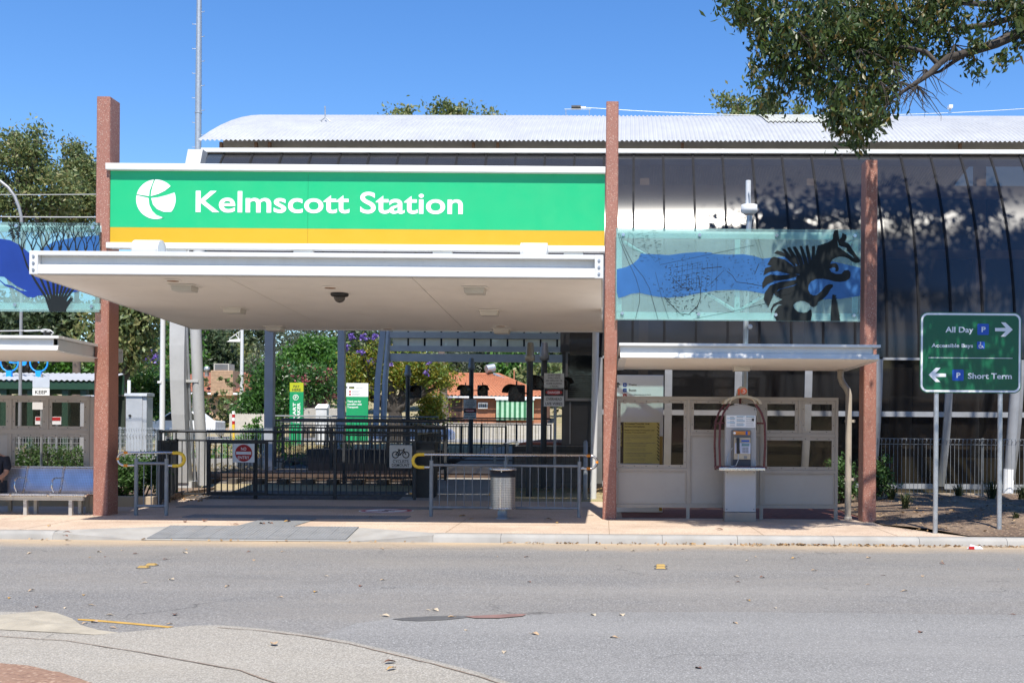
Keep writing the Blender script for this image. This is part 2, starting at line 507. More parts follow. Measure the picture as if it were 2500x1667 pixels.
groundpoly('road_tar_patch', [(1800, 508), (1880, 500), (1990, 494), (2100, 492), (2160, 495), (2130, 503), (2040, 512), (1930, 517), (1850, 514)], RZ + 0.008, PATCHD)
groundpoly('road_red_patch', [(2135, 495), (2250, 489), (2340, 485), (2420, 484), (2400, 494), (2290, 503), (2180, 503)], RZ + 0.012, PATCHR)
LINEYEL = mat('worn_yellow_line', (0.44, 0.26, 0.05), 0.7, var=0.2, scale=8, dirt=0.35, dirtcol=(0.25, 0.22, 0.18))
groundpoly('road_edge_line', [(356, 507), (420, 509), (600, 524), (800, 543), (770, 548), (600, 532), (420, 517), (358, 513)], RZ + 0.004, LINEYEL)

# near traffic island with a mountable rounded edge
top = [(-700, 470), (0, 470), (90, 471), (190, 478), (290, 520), (380, 556), (480, 572), (640, 558), (780, 545), (900, 533), (1000, 531), (1100, 537), (1200, 547), (1400, 571), (1600, 603), (1800, 648), (2000, 694), (2200, 745), (2352, 795), (2700, 930)]
tp = [atg(x*0.5315, 1240 + y*0.5315, RZ + 0.05) for x, y in top]
isl = MB()
inner = [(p[0] - 0.01, p[1] - 0.09, RZ + 0.055) for p in tp]
outer = [(p[0], p[1] + 0.02, RZ + 0.001) for p in tp]
for i in range(len(tp) - 1):
    mid0 = (tp[i][0], tp[i][1] - 0.02, RZ + 0.045); mid1 = (tp[i+1][0], tp[i+1][1] - 0.02, RZ + 0.045)
    isl.add([outer[i], outer[i+1], mid1, mid0], [(0, 1, 2, 3)], True)
    isl.add([mid0, mid1, inner[i+1], inner[i]], [(0, 1, 2, 3)], True)
isl.poly([(p[0], p[1], p[2]) for p in inner] + [(3, 3.0, RZ + 0.055), (-20, 3.0, RZ + 0.055)])
island = tag(isl.build('traffic_island', ISLAND), kind='structure')
# sandy ramp nib at the island's left end
nib = [(-200, 480), (0, 490), (110, 478), (190, 470), (260, 480), (330, 505), (370, 535), (460, 560), (560, 572), (440, 580), (200, 566), (0, 556), (-200, 556)]
nz = [0.058, 0.06, 0.068, 0.07, 0.06, 0.04, 0.03, 0.045, 0.05, 0.058, 0.06, 0.06, 0.06]
np_ = [atg(x*0.5315, 1240 + y*0.5315, RZ + z) for (x, y), z in zip(nib, nz)]
cn = atg(120*0.5315, 1240 + 515*0.5315, RZ + 0.085)
nb = MB()
for i in range(len(np_)):
    nb.add([np_[i], np_[(i+1) % len(np_)], cn], [(0, 1, 2)], True)
NIB = mat('sandy_nib', (0.34, 0.30, 0.23), 0.85, var=0.15, scale=4, bmp=0.4, bscale=70, dirt=0.25)
tag(nb.build('island_ramp_nib', NIB), kind='structure')
JOINT = mat('joint_dirt', (0.20, 0.15, 0.11), 0.9, var=0.2)
def strip_line(name, px, w, z, m):
    p = [atg(x*0.5315, 1240 + y*0.5315, z) for x, y in px]
    b = MB(); L = []
    for i, q in enumerate(p):
        a = Vector(p[max(0, i-1)]); c = Vector(p[min(len(p)-1, i+1)])
        d = (c - a).normalized(); n = Vector((-d.y, d.x, 0)) * w * (0.7 + 0.6*random.random())
        L.append((Vector(q) + n, Vector(q) - n))
    for i in range(len(L)-1):
        b.quad(L[i][1], L[i+1][1], L[i+1][0], L[i][0])
    return tag(b.build(name, m), kind='structure')
def dense(px, n=5, jit=2.0):
    out = []
    for (a, b) in zip(px, px[1:]):
        for k in range(n):
            t = k / n
            out.append((a[0] + (b[0]-a[0])*t + random.uniform(-jit, jit), a[1] + (b[1]-a[1])*t + random.uniform(-jit, jit)*0.5))
    return out + [px[-1]]
strip_line('island_joint', dense([(-100, 580), (0, 586), (300, 606), (600, 652), (900, 706), (1100, 742), (1280, 806), (1400, 870)]), 0.007, RZ + 0.061, JOINT)
strip_line('island_edge_joint', dense([(1000, 546), (1200, 561), (1400, 586), (1600, 620), (1800, 668), (2000, 716), (2200, 770), (2352, 822)]), 0.007, RZ + 0.060, JOINT)
DIRT = speckle('reddish_dirt', (0.25, 0.15, 0.10), [(0.3, (0.32, 0.2, 0.14)), (0.3, (0.18, 0.10, 0.07)), (0.2, (0.4, 0.28, 0.2)), (0.2, (0.22, 0.14, 0.09))], 30, 0.9, 0.95, patch=(0.16, 0.09, 0.06), patch_amt=0.5)
groundpoly('island_dirt', dense([(-300, 690), (0, 708), (100, 718), (200, 735), (300, 760), (400, 790), (520, 840), (600, 900), (-300, 900)], 3, 6), RZ + 0.066, DIRT)

# footpath, kerb ramp and kerb
RXA, RXB, RXL, RXR = -6.92, -3.80, -8.25, -2.55
BY0, BY1 = KY + 0.22, 17.55
fp = MB()
fp.poly([(-60, BY0, 0), (RXL, BY0, 0), (RXA, BY1, 0), (RXB, BY1, 0), (RXR, BY0, 0), (5.6, BY0, 0), (5.2, 17.6, 0), (4.75, 18.7, 0), (4.75, 24.3, 0), (-60, 24.3, 0)])
fp.quad((-60, 24.3, -0.001), (4.75, 24.3, -0.001), (4.75, 24.3, -0.4), (-60, 24.3, -0.4))
fpo = tag(fp.build('footpath', FOOTPATH), kind='structure')
JLINE = mat('sand_joint', (0.22, 0.16, 0.11), 0.95, var=0.3, scale=9)
for xx in (-12.4, -10.1, -8.9, -2.4, 0.1, 2.45, 4.5):
    MB().quad((xx - 0.006, BY0 + 0.01, 0.002), (xx + 0.006, BY0 + 0.01, 0.002), (xx + 0.005, 19.4, 0.002), (xx - 0.005, 19.4, 0.002)).build('paving_joint', JLINE, fpo)
MB().quad((-14, 18.28, 0.0022), (-5.9, 18.28, 0.0022), (-5.9, 18.292, 0.0022), (-14, 18.292, 0.0022)).build('paving_joint', JLINE, fpo)
MB().quad((-5.0, 18.28, 0.0022), (4.9, 18.28, 0.0022), (4.9, 18.292, 0.0022), (-5.0, 18.292, 0.0022)).build('paving_joint', JLINE, fpo)
rp = MB()
rp.quad((RXA, KY, RZ + 0.006), (RXB, KY, RZ + 0.006), (RXB, BY1, 0.004), (RXA, BY1, 0.004))
rp.add([(RXL, KY + 0.02, -0.015), (RXA, KY, RZ + 0.006), (RXA, BY1, 0.004), (RXL, BY0, 0.004)], [(0, 1, 2), (0, 2, 3)])
rp.add([(RXR, KY + 0.02, -0.015), (RXR, BY0, 0.004), (RXB, BY1, 0.004), (RXB, KY, RZ + 0.006)], [(0, 1, 2), (0, 2, 3)])
rp.quad((RXL, KY, RZ - 0.05), (RXA, KY, RZ - 0.05), (RXA, KY, RZ + 0.006), (RXL, KY + 0.02, -0.015))
rp.quad((RXB, KY, RZ - 0.05), (RXR, KY, RZ - 0.05), (RXR, KY + 0.02, -0.015), (RXB, KY, RZ + 0.006))
tag(rp.build('kerb_ramp', CONCRETE), kind='structure')
kerb = struct('kerb')
def kerb_stone(x0, x1):
    j = 0.003
    prof = [(KY, RZ - 0.05), (KY + 0.015, -0.05), (KY + 0.04, -0.018), (KY + 0.075, -0.002), (KY + 0.13, 0.004), (BY0 + 0.01, 0.005), (BY0 + 0.01, -0.1)]
    b = MB(); n = len(prof)
    a = [(x0 + j, y, z) for y, z in prof]; c = [(x1 - j, y, z) for y, z in prof]
    b.add(a + c, [(i, i + n, i + n + 1, i + 1) for i in range(n - 1)], True)
    b.add(a, [tuple(range(n))]); b.add(c, [tuple(range(n))[::-1]])
    b.build('kerb_stone', CONCRETE, kerb)
x = RXL
while x > -16:
    L = random.uniform(1.0, 1.6); kerb_stone(x - L, x); x -= L
x = RXR
while x < 9:
    L = random.uniform(0.95, 1.6); kerb_stone(x, x + L); x += L
tag(MB().box(-16, RXL, KY + 0.05, BY0, RZ - 0.04, -0.02).box(RXR, 9, KY + 0.05, BY0, RZ - 0.04, -0.02).build('joint_bed', JOINT, kerb), kind='stuff')

# tactile paving: every paver a piece of its own
tt = MB(); tt.box(-0.148, 0.148, -0.148, 0.148, -0.01, 0.006)
for i in range(6):
    for j in range(6):
        cx, cy = -0.125 + 0.05*i, -0.125 + 0.05*j
        a, t = 0.017, 0.010
        tt.add([(cx-a, cy-a, 0.006), (cx+a, cy-a, 0.006), (cx+a, cy+a, 0.006), (cx-a, cy+a, 0.006), (cx-t, cy-t, 0.011), (cx+t, cy-t, 0.011), (cx+t, cy+t, 0.011), (cx-t, cy+t, 0.011)],
               [(4, 5, 6, 7), (0, 1, 5, 4), (1, 2, 6, 5), (2, 3, 7, 6), (3, 0, 4, 7)])
tile_me = tt.mesh('tactile_paver', TACTILE)
def tactile(name, x0, y0, nx_, ny, tilt=0.0, z0=0.004):
    r = struct(name, (x0, y0, z0))
    r.rotation_euler = (tilt, 0, 0)
    for i in range(nx_):
        for j in range(ny):
            o = link('tactile_paver', tile_me, r, (0.15 + 0.3*i, 0.15 + 0.3*j, random.uniform(0, 0.002)))
            o.rotation_euler = (0, 0, random.uniform(-0.006, 0.006))
    return r
slope = math.atan2(-RZ, BY1 - KY)
tactile('tactile_strip', -6.87, 16.66, 10, 3, slope, RZ + 0.024)
tactile('tactile_strip', -7.35, 19.30, 13, 2)
tactile('tactile_strip', -5.85, 17.62, 3, 5, 0, 0.003)
tactile('tactile_strip', -8.35, 21.60, 18, 2)

# floor decal: round pedestrian symbol
dec = thing('floor_decal', 'round red and white sticker on the shaded paving before the fence', 'decal', (-4.14, 21.15, 0.004))
MB().lathe([(0.52, 0.0), (0.52, 0.002)], (-4.14, 21.15, 0.004), 40).build('disc', SIGNWHITE, dec)
ring = MB()
for k in range(40):
    a0, a1 = 2*math.pi*k/40, 2*math.pi*(k+1)/40
    ring.quad(*[(-4.14 + r*math.cos(a), 21.15 + r*math.sin(a), 0.009) for r, a in ((0.49, a0), (0.49, a1), (0.40, a1), (0.40, a0))])
ring.quad((-4.14-0.33, 21.15-0.28, 0.009), (-4.14-0.26, 21.15-0.33, 0.009), (-4.14+0.33, 21.15+0.28, 0.009), (-4.14+0.26, 21.15+0.33, 0.009))
ring.build('ring', SIGNRED, dec)
MB().box(-4.2, -4.08, 20.95, 21.35, 0.0075, 0.0082).box(-4.3, -3.98, 21.1, 21.18, 0.0076, 0.0083).build('figure', INK, dec)

# right side: red brick paving behind the shelter, mulch bed, retaining edge
tag(B(0.35, 4.74, 19.95, 24.2, -0.05, 0.004).build('brick_paving', BRICKPAVE), kind='structure')
bed = MB()
nu, nv = 34, 24
def bedh(x, y):
    d = min(1.0, max(0.0, (x - 4.7) / 2.2)) * min(1.0, max(0.0, (y - 16.8) / 1.4))
    return 0.012 + 0.20 * d + 0.025 * math.sin(x*3.1 + y*2.3) * d + 0.015*math.sin(x*7.7 - y*5.1)*d
vs_ = []
for j in range(nv + 1):
    for i in range(nu + 1):
        y = 16.82 + (24.4 - 16.82) * j / nv
        xl = 5.6 - 0.85 * min(1, (y - 16.8) / 1.9)
        x = xl + (14 - xl) * (i / nu) ** 1.4
        vs_.append((x, y, bedh(x, y)))
bed.add(vs_, [(j*(nu+1)+i, j*(nu+1)+i+1, (j+1)*(nu+1)+i+1, (j+1)*(nu+1)+i) for j in range(nv) for i in range(nu)], True)
tag(bed.build('mulch_bed', MULCH), kind='structure')
tag(B(0.3, 14, 24.32, 24.5, -0.2, 0.24).build('retaining_edge', TANCONC), kind='structure')
# left planted bed behind its low wall
tag(B(-14, -8.75, 21.75, 21.95, -0.05, 0.20).build('garden_wall', TANCONC, bevel=0.01), 'low tan concrete garden wall behind the small hoop rail', 'garden wall')
tag(B(-16, -9.3, 21.96, 26.5, -0.1, 0.13).build('garden_bed', MULCH), kind='structure')
tag(B(-40, -9.6, 33.0, 33.25, 0.1, 0.62).build('concrete_edge', CONCRETE), kind='structure')

tag(MB().quad((-9.3, 24.32, 0.004), (-4.52, 24.32, 0.004), (-4.52, 26.62, 0.085), (-9.3, 26.62, 0.085)).build('dark_shade_strip', BALLAST), kind='structure')  # dark ballast-coloured sheet added to deepen the shade behind the fence
# railway: ballast, two tracks, foot crossing
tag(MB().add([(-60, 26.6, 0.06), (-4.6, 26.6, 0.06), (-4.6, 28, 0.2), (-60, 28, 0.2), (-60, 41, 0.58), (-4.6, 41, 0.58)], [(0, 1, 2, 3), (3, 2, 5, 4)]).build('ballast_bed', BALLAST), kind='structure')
RAILM = mat('rail_steel', (0.16, 0.11, 0.085), 0.5, 0.6, var=0.2)
SLEEP = mat('shade_dark_sleeper', (0.10, 0.085, 0.07), 0.9, var=0.3)  # vault shade put into the colour: sleepers darkened
for ty, tz in ((28.6, 0.24), (35.6, 0.44)):
    tr = struct('railway_track', (-30, ty, tz))
    for dy in (-0.53, 0.53):
        MB().box(-60, 10, ty+dy-0.035, ty+dy+0.035, tz+0.08, tz+0.16).box(-60, 10, ty+dy-0.012, ty+dy+0.012, tz, tz+0.08).build('rail', RAILM, tr)
    for k in range(24):
        xx = -4.9 - 0.62*k
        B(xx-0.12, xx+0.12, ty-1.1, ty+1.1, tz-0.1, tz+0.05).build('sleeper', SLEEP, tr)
tag(MB().add([(-4.5, 24.3, 0.0), (-2.45, 24.3, 0.0), (-2.45, 28, 0.33), (-4.5, 28, 0.33), (-2.45, 44, 0.86), (-4.5, 44, 0.86)], [(0, 1, 2, 3), (3, 2, 4, 5)]).build('foot_crossing', CONCRETE), kind='structure')
for k in range(6):
    for xx in (-4.42, -2.62):
        y = 25.0 + 0.7*k
        z = 0.004 + 0.33 * (y - 24.3) / 3.7
        if y + 0.35 < 28:
            tag(MB().quad((xx, y, z+0.004), (xx+0.1, y, z+0.004), (xx+0.1, y+0.35, z+0.036), (xx, y+0.35, z+0.036)).build('crossing_marking', LINEYEL), kind='structure')
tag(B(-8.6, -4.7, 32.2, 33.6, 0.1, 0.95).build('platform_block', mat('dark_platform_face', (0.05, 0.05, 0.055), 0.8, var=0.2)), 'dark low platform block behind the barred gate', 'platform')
# street beyond the line
tag(MB().add([(x, y, gz(y) + 0.012) for y in (57.5, 62, 68) for x in (-120, 60)], [(0, 1, 3, 2), (2, 3, 5, 4)]).build('far_street', mat('far_asphalt', (0.22, 0.22, 0.22), 0.85)), kind='structure')
# ------------------------------------------------------------------ terrazzo columns
def column(label, x0, x1, h, Y0=19.6, d=0.42):
    b = MB()
    c = 0.018
    def ring(z, g=0.0):
        return [(x0+c-g, Y0-g, z), (x1-c+g, Y0-g, z), (x1+g, Y0+c-g, z), (x1+g, Y0+d-c+g, z), (x1-c+g, Y0+d+g, z), (x0+c-g, Y0+d+g, z), (x0-g, Y0+d-c+g, z), (x0-g, Y0+c-g, z)]
    rs = [ring(-0.05, 0.012), ring(2.4, 0.006), ring(h - 0.02), [(p[0]*0.985 + (x0+x1)/2*0.015, p[1], h) for p in ring(h)]]
    v = [p for r in rs for p in r]
    b.add(v, [(i*8+k, i*8+(k+1) % 8, (i+1)*8+(k+1) % 8, (i+1)*8+k) for i in range(3) for k in range(8)])
    b.add(rs[-1], [tuple(range(8))])
    return tag(b.build('column', TERRAZZO), label, 'column', 'red aggregate columns of the shelter front')
CLX0, CLX1 = -9.03, -8.79
column('tall red aggregate column between the bench and the green station sign', CLX0, CLX1, 7.42)
column('tall red aggregate column between station sign and numbat glass panel', 0.005, 0.225, 7.40)
column('shorter red aggregate column with tree shadow beside the numbat glass panel', 4.58, 4.79, 6.36, 19.45, 0.36)

# ------------------------------------------------------------------ station sign
SY = 19.62
sx0, sx1 = -8.79, 0.0
sgn = thing('station_sign', 'long green and gold station name sign above the entrance canopy', 'sign', ((sx0+sx1)/2, SY, 4.7))
def zl(y, Y): return EYE - (y - PY) / FPX * Y
Zt0, Zt1, Zg, Zb1, Zb0 = zl(408.5, SY), zl(424, SY), zl(562, SY), zl(600, SY), zl(614, SY)
B(sx0 - 0.04, sx1, SY - 0.10, SY + 0.12, Zt1, Zt0).build('top_rail', WHITE, sgn, bevel=0.008)
B(sx0 - 0.04, sx1, SY - 0.06, SY + 0.12, Zb0, Zb1).build('bottom_rail', WHITE, sgn, bevel=0.008)
xm = sx0 + (sx1 - sx0) * 0.40
for a, b_ in ((sx0 + 0.01, xm - 0.002), (xm + 0.002, sx1 - 0.01)):
    B(a, b_, SY, SY + 0.05, Zg + 0.001, Zt1 - 0.001).build('green_panel', SIGNGREEN, sgn)
    B(a, b_, SY, SY + 0.05, Zb1 + 0.001, Zg - 0.001).build('gold_panel', SIGNGOLD, sgn)
text('Kelmscott Station', 'lettering', sgn, SIGNWHITE, at(478, 500, SY)[0], at(480, 517, SY)[2], SY - 0.004, 0.385, at(1130, 500, SY)[0] - at(478, 500, SY)[0], bold=0.022)
def lp(x, y):
    p = at(x*0.3954, 200 + y*0.3954, SY); return (p[0], p[2])
logo = MB()
def arc(c, r, a0, a1, n=14):
    return [(c[0] + r*math.cos(math.radians(a0 + (a1-a0)*k/n)), c[1] + r*math.sin(math.radians(a0 + (a1-a0)*k/n))) for k in range(n+1)]
C0, R0 = (963, 726), 122     # y grows downward
pieces = [arc(C0, R0, 195, 264) + [(935, 645), (924, 675), (921, 706), (885, 701)],
          arc(C0, R0, 268, 318) + [(1020, 672), (980, 692), (932, 706), (934, 680), (944, 640)],
          arc(C0, R0, -20, 39) + [(1010, 803), (970, 786), (946, 760), (934, 718), (975, 714), (1030, 700)],
          [(918, 718), (922, 760), (940, 797), (965, 822), (1012, 841)] + arc(C0, R0, 68, 192) + [(880, 709)]]
for pc in pieces:
    MB().prism([lp(*q) for q in pc], SY - 0.006, SY - 0.001).build('logo_segment', SIGNWHITE, sgn)
MB().prism([lp(3120 + q[0], 560 + q[1]) for q in ((0, 0), (14, -40), (24, -36), (16, -2), (4, 30))][::-1], SY - 0.003, SY - 0.001)
for px in (430, 740, 1080, 1400):
    X = at(px, 600, SY)[0]
    B(X - 0.17, X + 0.17, SY + 0.0, SY + 0.1, 4.45, Zb0 + 0.01).build('bracket', WHITE, sgn)

# ------------------------------------------------------------------ entrance canopy
CF, CB = 16.5, 22.98
cxl, cxr = -8.58, -0.02
def sofz(Y): return 3.84 - 0.034 * (Y - CF)
can = thing('entrance_canopy', 'large white steel entrance canopy with cream underside below the station sign', 'canopy', ((cxl+cxr)/2, 20, 3.7))
js = [cxl + 0.02, at(546, 678, CF)[0], at(1004, 680, CF)[0], cxr - 0.02]
for a, b_ in zip(js, js[1:]):
    g_ = 0.006
    MB().hexa([(a+g_, CF+0.1, sofz(CF+0.1)), (b_-g_, CF+0.1, sofz(CF+0.1)), (b_-g_, CB-0.03, sofz(CB)), (a+g_, CB-0.03, sofz(CB)),
               (a+g_, CF+0.1, sofz(CF+0.1)+0.02), (b_-g_, CF+0.1, sofz(CF+0.1)+0.02), (b_-g_, CB-0.03, sofz(CB)+0.02), (a+g_, CB-0.03, sofz(CB)+0.02)]).build('soffit_panel', CREAM, can)
MB().hexa([(cxl+0.03, CF+0.12, 4.06), (cxr-0.03, CF+0.12, 4.06), (cxr-0.03, CB-0.05, 3.84), (cxl+0.03, CB-0.05, 3.84),
           (cxl+0.03, CF+0.12, 4.10), (cxr-0.03, CF+0.12, 4.10), (cxr-0.03, CB-0.05, 3.88), (cxl+0.03, CB-0.05, 3.88)]).build('roof_sheet', WHITE, can)
# the front beam: thin top flange, recessed web, protruding lower plate
MB().box(cxl+0.13, cxr-0.13, CF - 0.02, CF + 0.13, 4.125, 4.19).build('top_flange', WHITE, can, bevel=0.004)
MB().box(cxl+0.13, cxr-0.13, CF + 0.085, CF + 0.12, 3.98, 4.124).build('web', WHITE, can)
MB().prism([(CF+0.08, 3.845), (CF-0.015, 3.845), (CF-0.02, 3.855), (CF-0.005, 3.99), (CF+0.08, 4.0)], cxl+0.13, cxr-0.13, 'x').build('lower_plate', WHITE, can, bevel=0.003)
for xx in (cxl, cxr - 0.13):
    ep = B(xx, xx + 0.128, CF - 0.015, CF + 0.13, 3.842, 4.192).build('end_plate', WHITE, can, bevel=0.004)
    for z in (3.91, 4.01, 4.11):
        MB().cyl((xx+0.064, CF-0.03, z), (xx+0.064, CF-0.012, z), 0.02, 0.02, 6).build('bolt', GALV, ep)
for xx in (cxl, cxr - 0.02):
    MB().hexa([(xx, CF+0.12, 3.83), (xx+0.02, CF+0.12, 3.83), (xx+0.02, CB, 3.61), (xx, CB, 3.61), (xx, CF+0.12, 4.19), (xx+0.02, CF+0.12, 4.19), (xx+0.02, CB, 3.97), (xx, CB, 3.97)]).build('side_fascia', WHITE, can)
B(cxl, cxr, CB - 0.02, CB + 0.01, 3.60, 3.98).build('rear_fascia', WHITE, can)
B(cxl + 0.1, cxr, CB + 0.01, 25.6, 4.03, 4.12).build('added_shade_roof', WHITE, can)  # unseen slab added behind the canopy to shade the crossing

def on_soffit(x, y):
    k = (EYE - at(x, y, 1.0)[2])
    return at(x, y, (3.84 + 0.034*CF - EYE) / (0.034 - k))
LAMPGLASS = mat('lamp_diffuser', (0.55, 0.52, 0.46), 0.35, var=0.08)
for (x, y, lab) in ((451, 697, 'cream box light on the canopy underside nearest the bench corner'), (573, 752, 'cream box light on the canopy underside, middle of the bench side row'), (672, 797, 'cream box light at the back edge of the canopy above a grey post'),
                    (1160, 703, 'cream box light on the canopy underside nearest the numbat panel corner'), (1195, 758, 'cream box light on the canopy underside, middle of the phone side row'), (1225, 803, 'cream box light at the back edge of the canopy above the crossing')):
    p = on_soffit(x, y)
    t = thing('ceiling_light', lab, 'light', (p[0], p[1], sofz(p[1])), 'box lights under the canopy')
    z = sofz(p[1])
    B(p[0]-0.20, p[0]+0.20, p[1]-0.20, p[1]+0.20, z - 0.014, z - 0.001).build('mounting_plate', CREAM, t)
    MB().hexa([(p[0]-0.15, p[1]-0.15, z-0.10), (p[0]+0.15, p[1]-0.15, z-0.10), (p[0]+0.15, p[1]+0.15, z-0.10), (p[0]-0.15, p[1]+0.15, z-0.10),
               (p[0]-0.165, p[1]-0.165, z-0.014), (p[0]+0.165, p[1]-0.165, z-0.014), (p[0]+0.165, p[1]+0.165, z-0.014), (p[0]-0.165, p[1]+0.165, z-0.014)]).build('diffuser', LAMPGLASS, t, bevel=0.01)
for i, (x, y) in enumerate(((422, 684), (806, 701), (946, 802), (1222, 795))):
    p = on_soffit(x, y); z = sofz(p[1])
    t = thing('downlight', ('small round recessed light just above the corner box light', 'small round recessed light just above the dome camera', 'small round recessed light at the canopy back by the leaning post', 'small round recessed light at the back box light')[i], 'light', (p[0], p[1], z))
    MB().lathe([(0.13, -0.012), (0.14, 0.0)], (p[0], p[1], z - 0.001), 20).build('trim_ring', CREAM, t)
    MB().lathe([(0.085, -0.018), (0.09, -0.011)], (p[0], p[1], z - 0.001), 16).build('lens', mat('amber_lens', (0.30, 0.16, 0.08), 0.3), t)
p = on_soffit(829, 716); z = sofz(p[1])
t = thing('dome_camera', 'black dome security camera hanging under the canopy', 'camera', (p[0], p[1], z))
MB().lathe([(0.13, -0.05), (0.145, -0.035), (0.145, -0.001)], (p[0], p[1], z), 20).build('housing', BLACK, t)
MB().ball((p[0], p[1], z - 0.06), (0.095, 0.095, 0.095), 16, 10).build('dome', glassy('smoky_dome', (0.03, 0.025, 0.02), 0.3, 0.05), t)
for i, (x, y) in enumerate(((364, 604), (1304, 612))):
    p = at(x, y, 17.3)
    t = thing('sign_floodlight', ('white hooded floodlight on the canopy below the sign logo', 'white hooded floodlight on the canopy below the plain end of the sign')[i], 'floodlight', (p[0], p[1], 4.12))
    b = MB(); n = 18; w = 0.205
    prof = []
    for k in range(n + 1):
        a = math.radians(-20 + 220 * k / n)
        prof.append((p[1] + 0.17*math.cos(a), 4.345 + 0.15*math.sin(a)))
    s_ = 1 if i == 0 else -1
    vv = [(p[0] - w, y_, z_) for y_, z_ in prof] + [(p[0] + w, y_, z_) for y_, z_ in prof]
    b.add(vv, [(k, k+1, k+n+2, k+n+1) for k in range(n)], True)
    b.build('hood', WHITE, t)
    MB().prism(prof, p[0] + s_*w*0.86 - 0.006, p[0] + s_*w*0.86 + 0.006, 'x').build('end_cap', SIGNWHITE, t)
    MB().prism(prof, p[0] - s_*w - 0.006, p[0] - s_*w + 0.006, 'x').build('end_cap', WHITE, t)
    B(p[0]-0.05, p[0]+0.05, p[1]-0.05, p[1]+0.05, 4.05, 4.30).build('foot', WHITE, t)

# ------------------------------------------------------------------ small shelter canopies
def small_canopy(label, x0, x1, yf, yb, z0, z1, open_right):
    t = thing('shelter_canopy', label, 'canopy', ((x0+x1)/2, (yf+yb)/2, z0))
    zb0 = z0 - 0.045
    B(x0, x1, yf - 0.02, yf + 0.14, z1 - 0.045, z1).build('top_flange', WHITE, t, bevel=0.004)
    B(x0 + 0.02, x1 - 0.12, yf + 0.05, yf + 0.07, z0 + 0.05, z1 - 0.046).build('web', WHITE, t)
    MB().prism([(yf + 0.049, z0 + 0.004), (yf - 0.015, z0 + 0.004), (yf - 0.015, z0 + 0.012), (yf + 0.01, z0 + 0.085), (yf + 0.049, z0 + 0.09)], x0 + 0.02, x1 - 0.02, 'x').build('lower_plate', WHITE, t, bevel=0.003)
    MB().hexa([(x0+0.02, yf+0.02, z0), (x1-0.02, yf+0.02, z0), (x1-0.02, yb, zb0), (x0+0.02, yb, zb0), (x0+0.02, yf+0.02, z0+0.003), (x1-0.02, yf+0.02, z0+0.003), (x1-0.02, yb, zb0+0.003), (x0+0.02, yb, zb0+0.003)]).build('soffit', CREAM, t)
    MB().hexa([(x0+0.01, yf+0.1, z1-0.03), (x1-0.01, yf+0.1, z1-0.03), (x1-0.01, yb, z1-0.09), (x0+0.01, yb, z1-0.09), (x0+0.01, yf+0.1, z1-0.004), (x1-0.01, yf+0.1, z1-0.004), (x1-0.01, yb, z1-0.06), (x0+0.01, yb, z1-0.06)]).build('roof_sheet', WHITE, t)
    for xx, s_ in ((x1, -1), (x0, 1)):
        a, c = (xx - 0.10, xx - 0.08) if s_ < 0 else (xx + 0.08, xx + 0.10)
        MB().hexa([(a, yf+0.15, z0+0.004), (c, yf+0.15, z0+0.004), (c, yb, zb0+0.004), (a, yb, zb0+0.004), (a, yf+0.15, z1-0.05), (c, yf+0.15, z1-0.05), (c, yb, z1-0.10), (a, yb, z1-0.10)]).build('side_web', WHITE, t)
        a, c = min(xx, xx + s_*0.12), max(xx, xx + s_*0.12)
        MB().hexa([(a, yf+0.15, z1-0.045), (c, yf+0.15, z1-0.045), (c, yb, z1-0.10), (a, yb, z1-0.10), (a, yf+0.15, z1-0.001), (c, yf+0.15, z1-0.001), (c, yb, z1-0.055), (a, yb, z1-0.055)]).build('side_flange', WHITE, t)
        MB().hexa([(a, yf+0.15, z0-0.012), (c, yf+0.15, z0-0.012), (c, yb, zb0-0.012), (a, yb, zb0-0.012), (a, yf+0.15, z0-0.002), (c, yf+0.15, z0-0.002), (c, yb, zb0-0.002), (a, yb, zb0-0.002)]).build('side_lip', WHITE, t)
    B(x0, x1, yb, yb + 0.02, zb0, z1 - 0.06).build('rear_fascia', WHITE, t)
    return t
small_canopy('small white canopy over the payphone beneath the numbat glass panel', 0.24, 4.45, 17.8, 20.4, 2.745, 2.985, False)
small_canopy('small white canopy over the metal bench', -14.0, -8.97, 18.2, 20.6, 2.82, 3.065, True)
p = (at(1810, 887, 19.4)[0], 19.4, 2.70)
t = thing('ceiling_light', 'cream box light under the small canopy above the payphone', 'light', p)
B(p[0]-0.17, p[0]+0.17, p[1]-0.15, p[1]+0.15, 2.704, 2.714).build('mounting_plate', CREAM, t)
B(p[0]-0.14, p[0]+0.14, p[1]-0.12, p[1]+0.12, 2.63, 2.703).build('diffuser', LAMPGLASS, t, bevel=0.008)

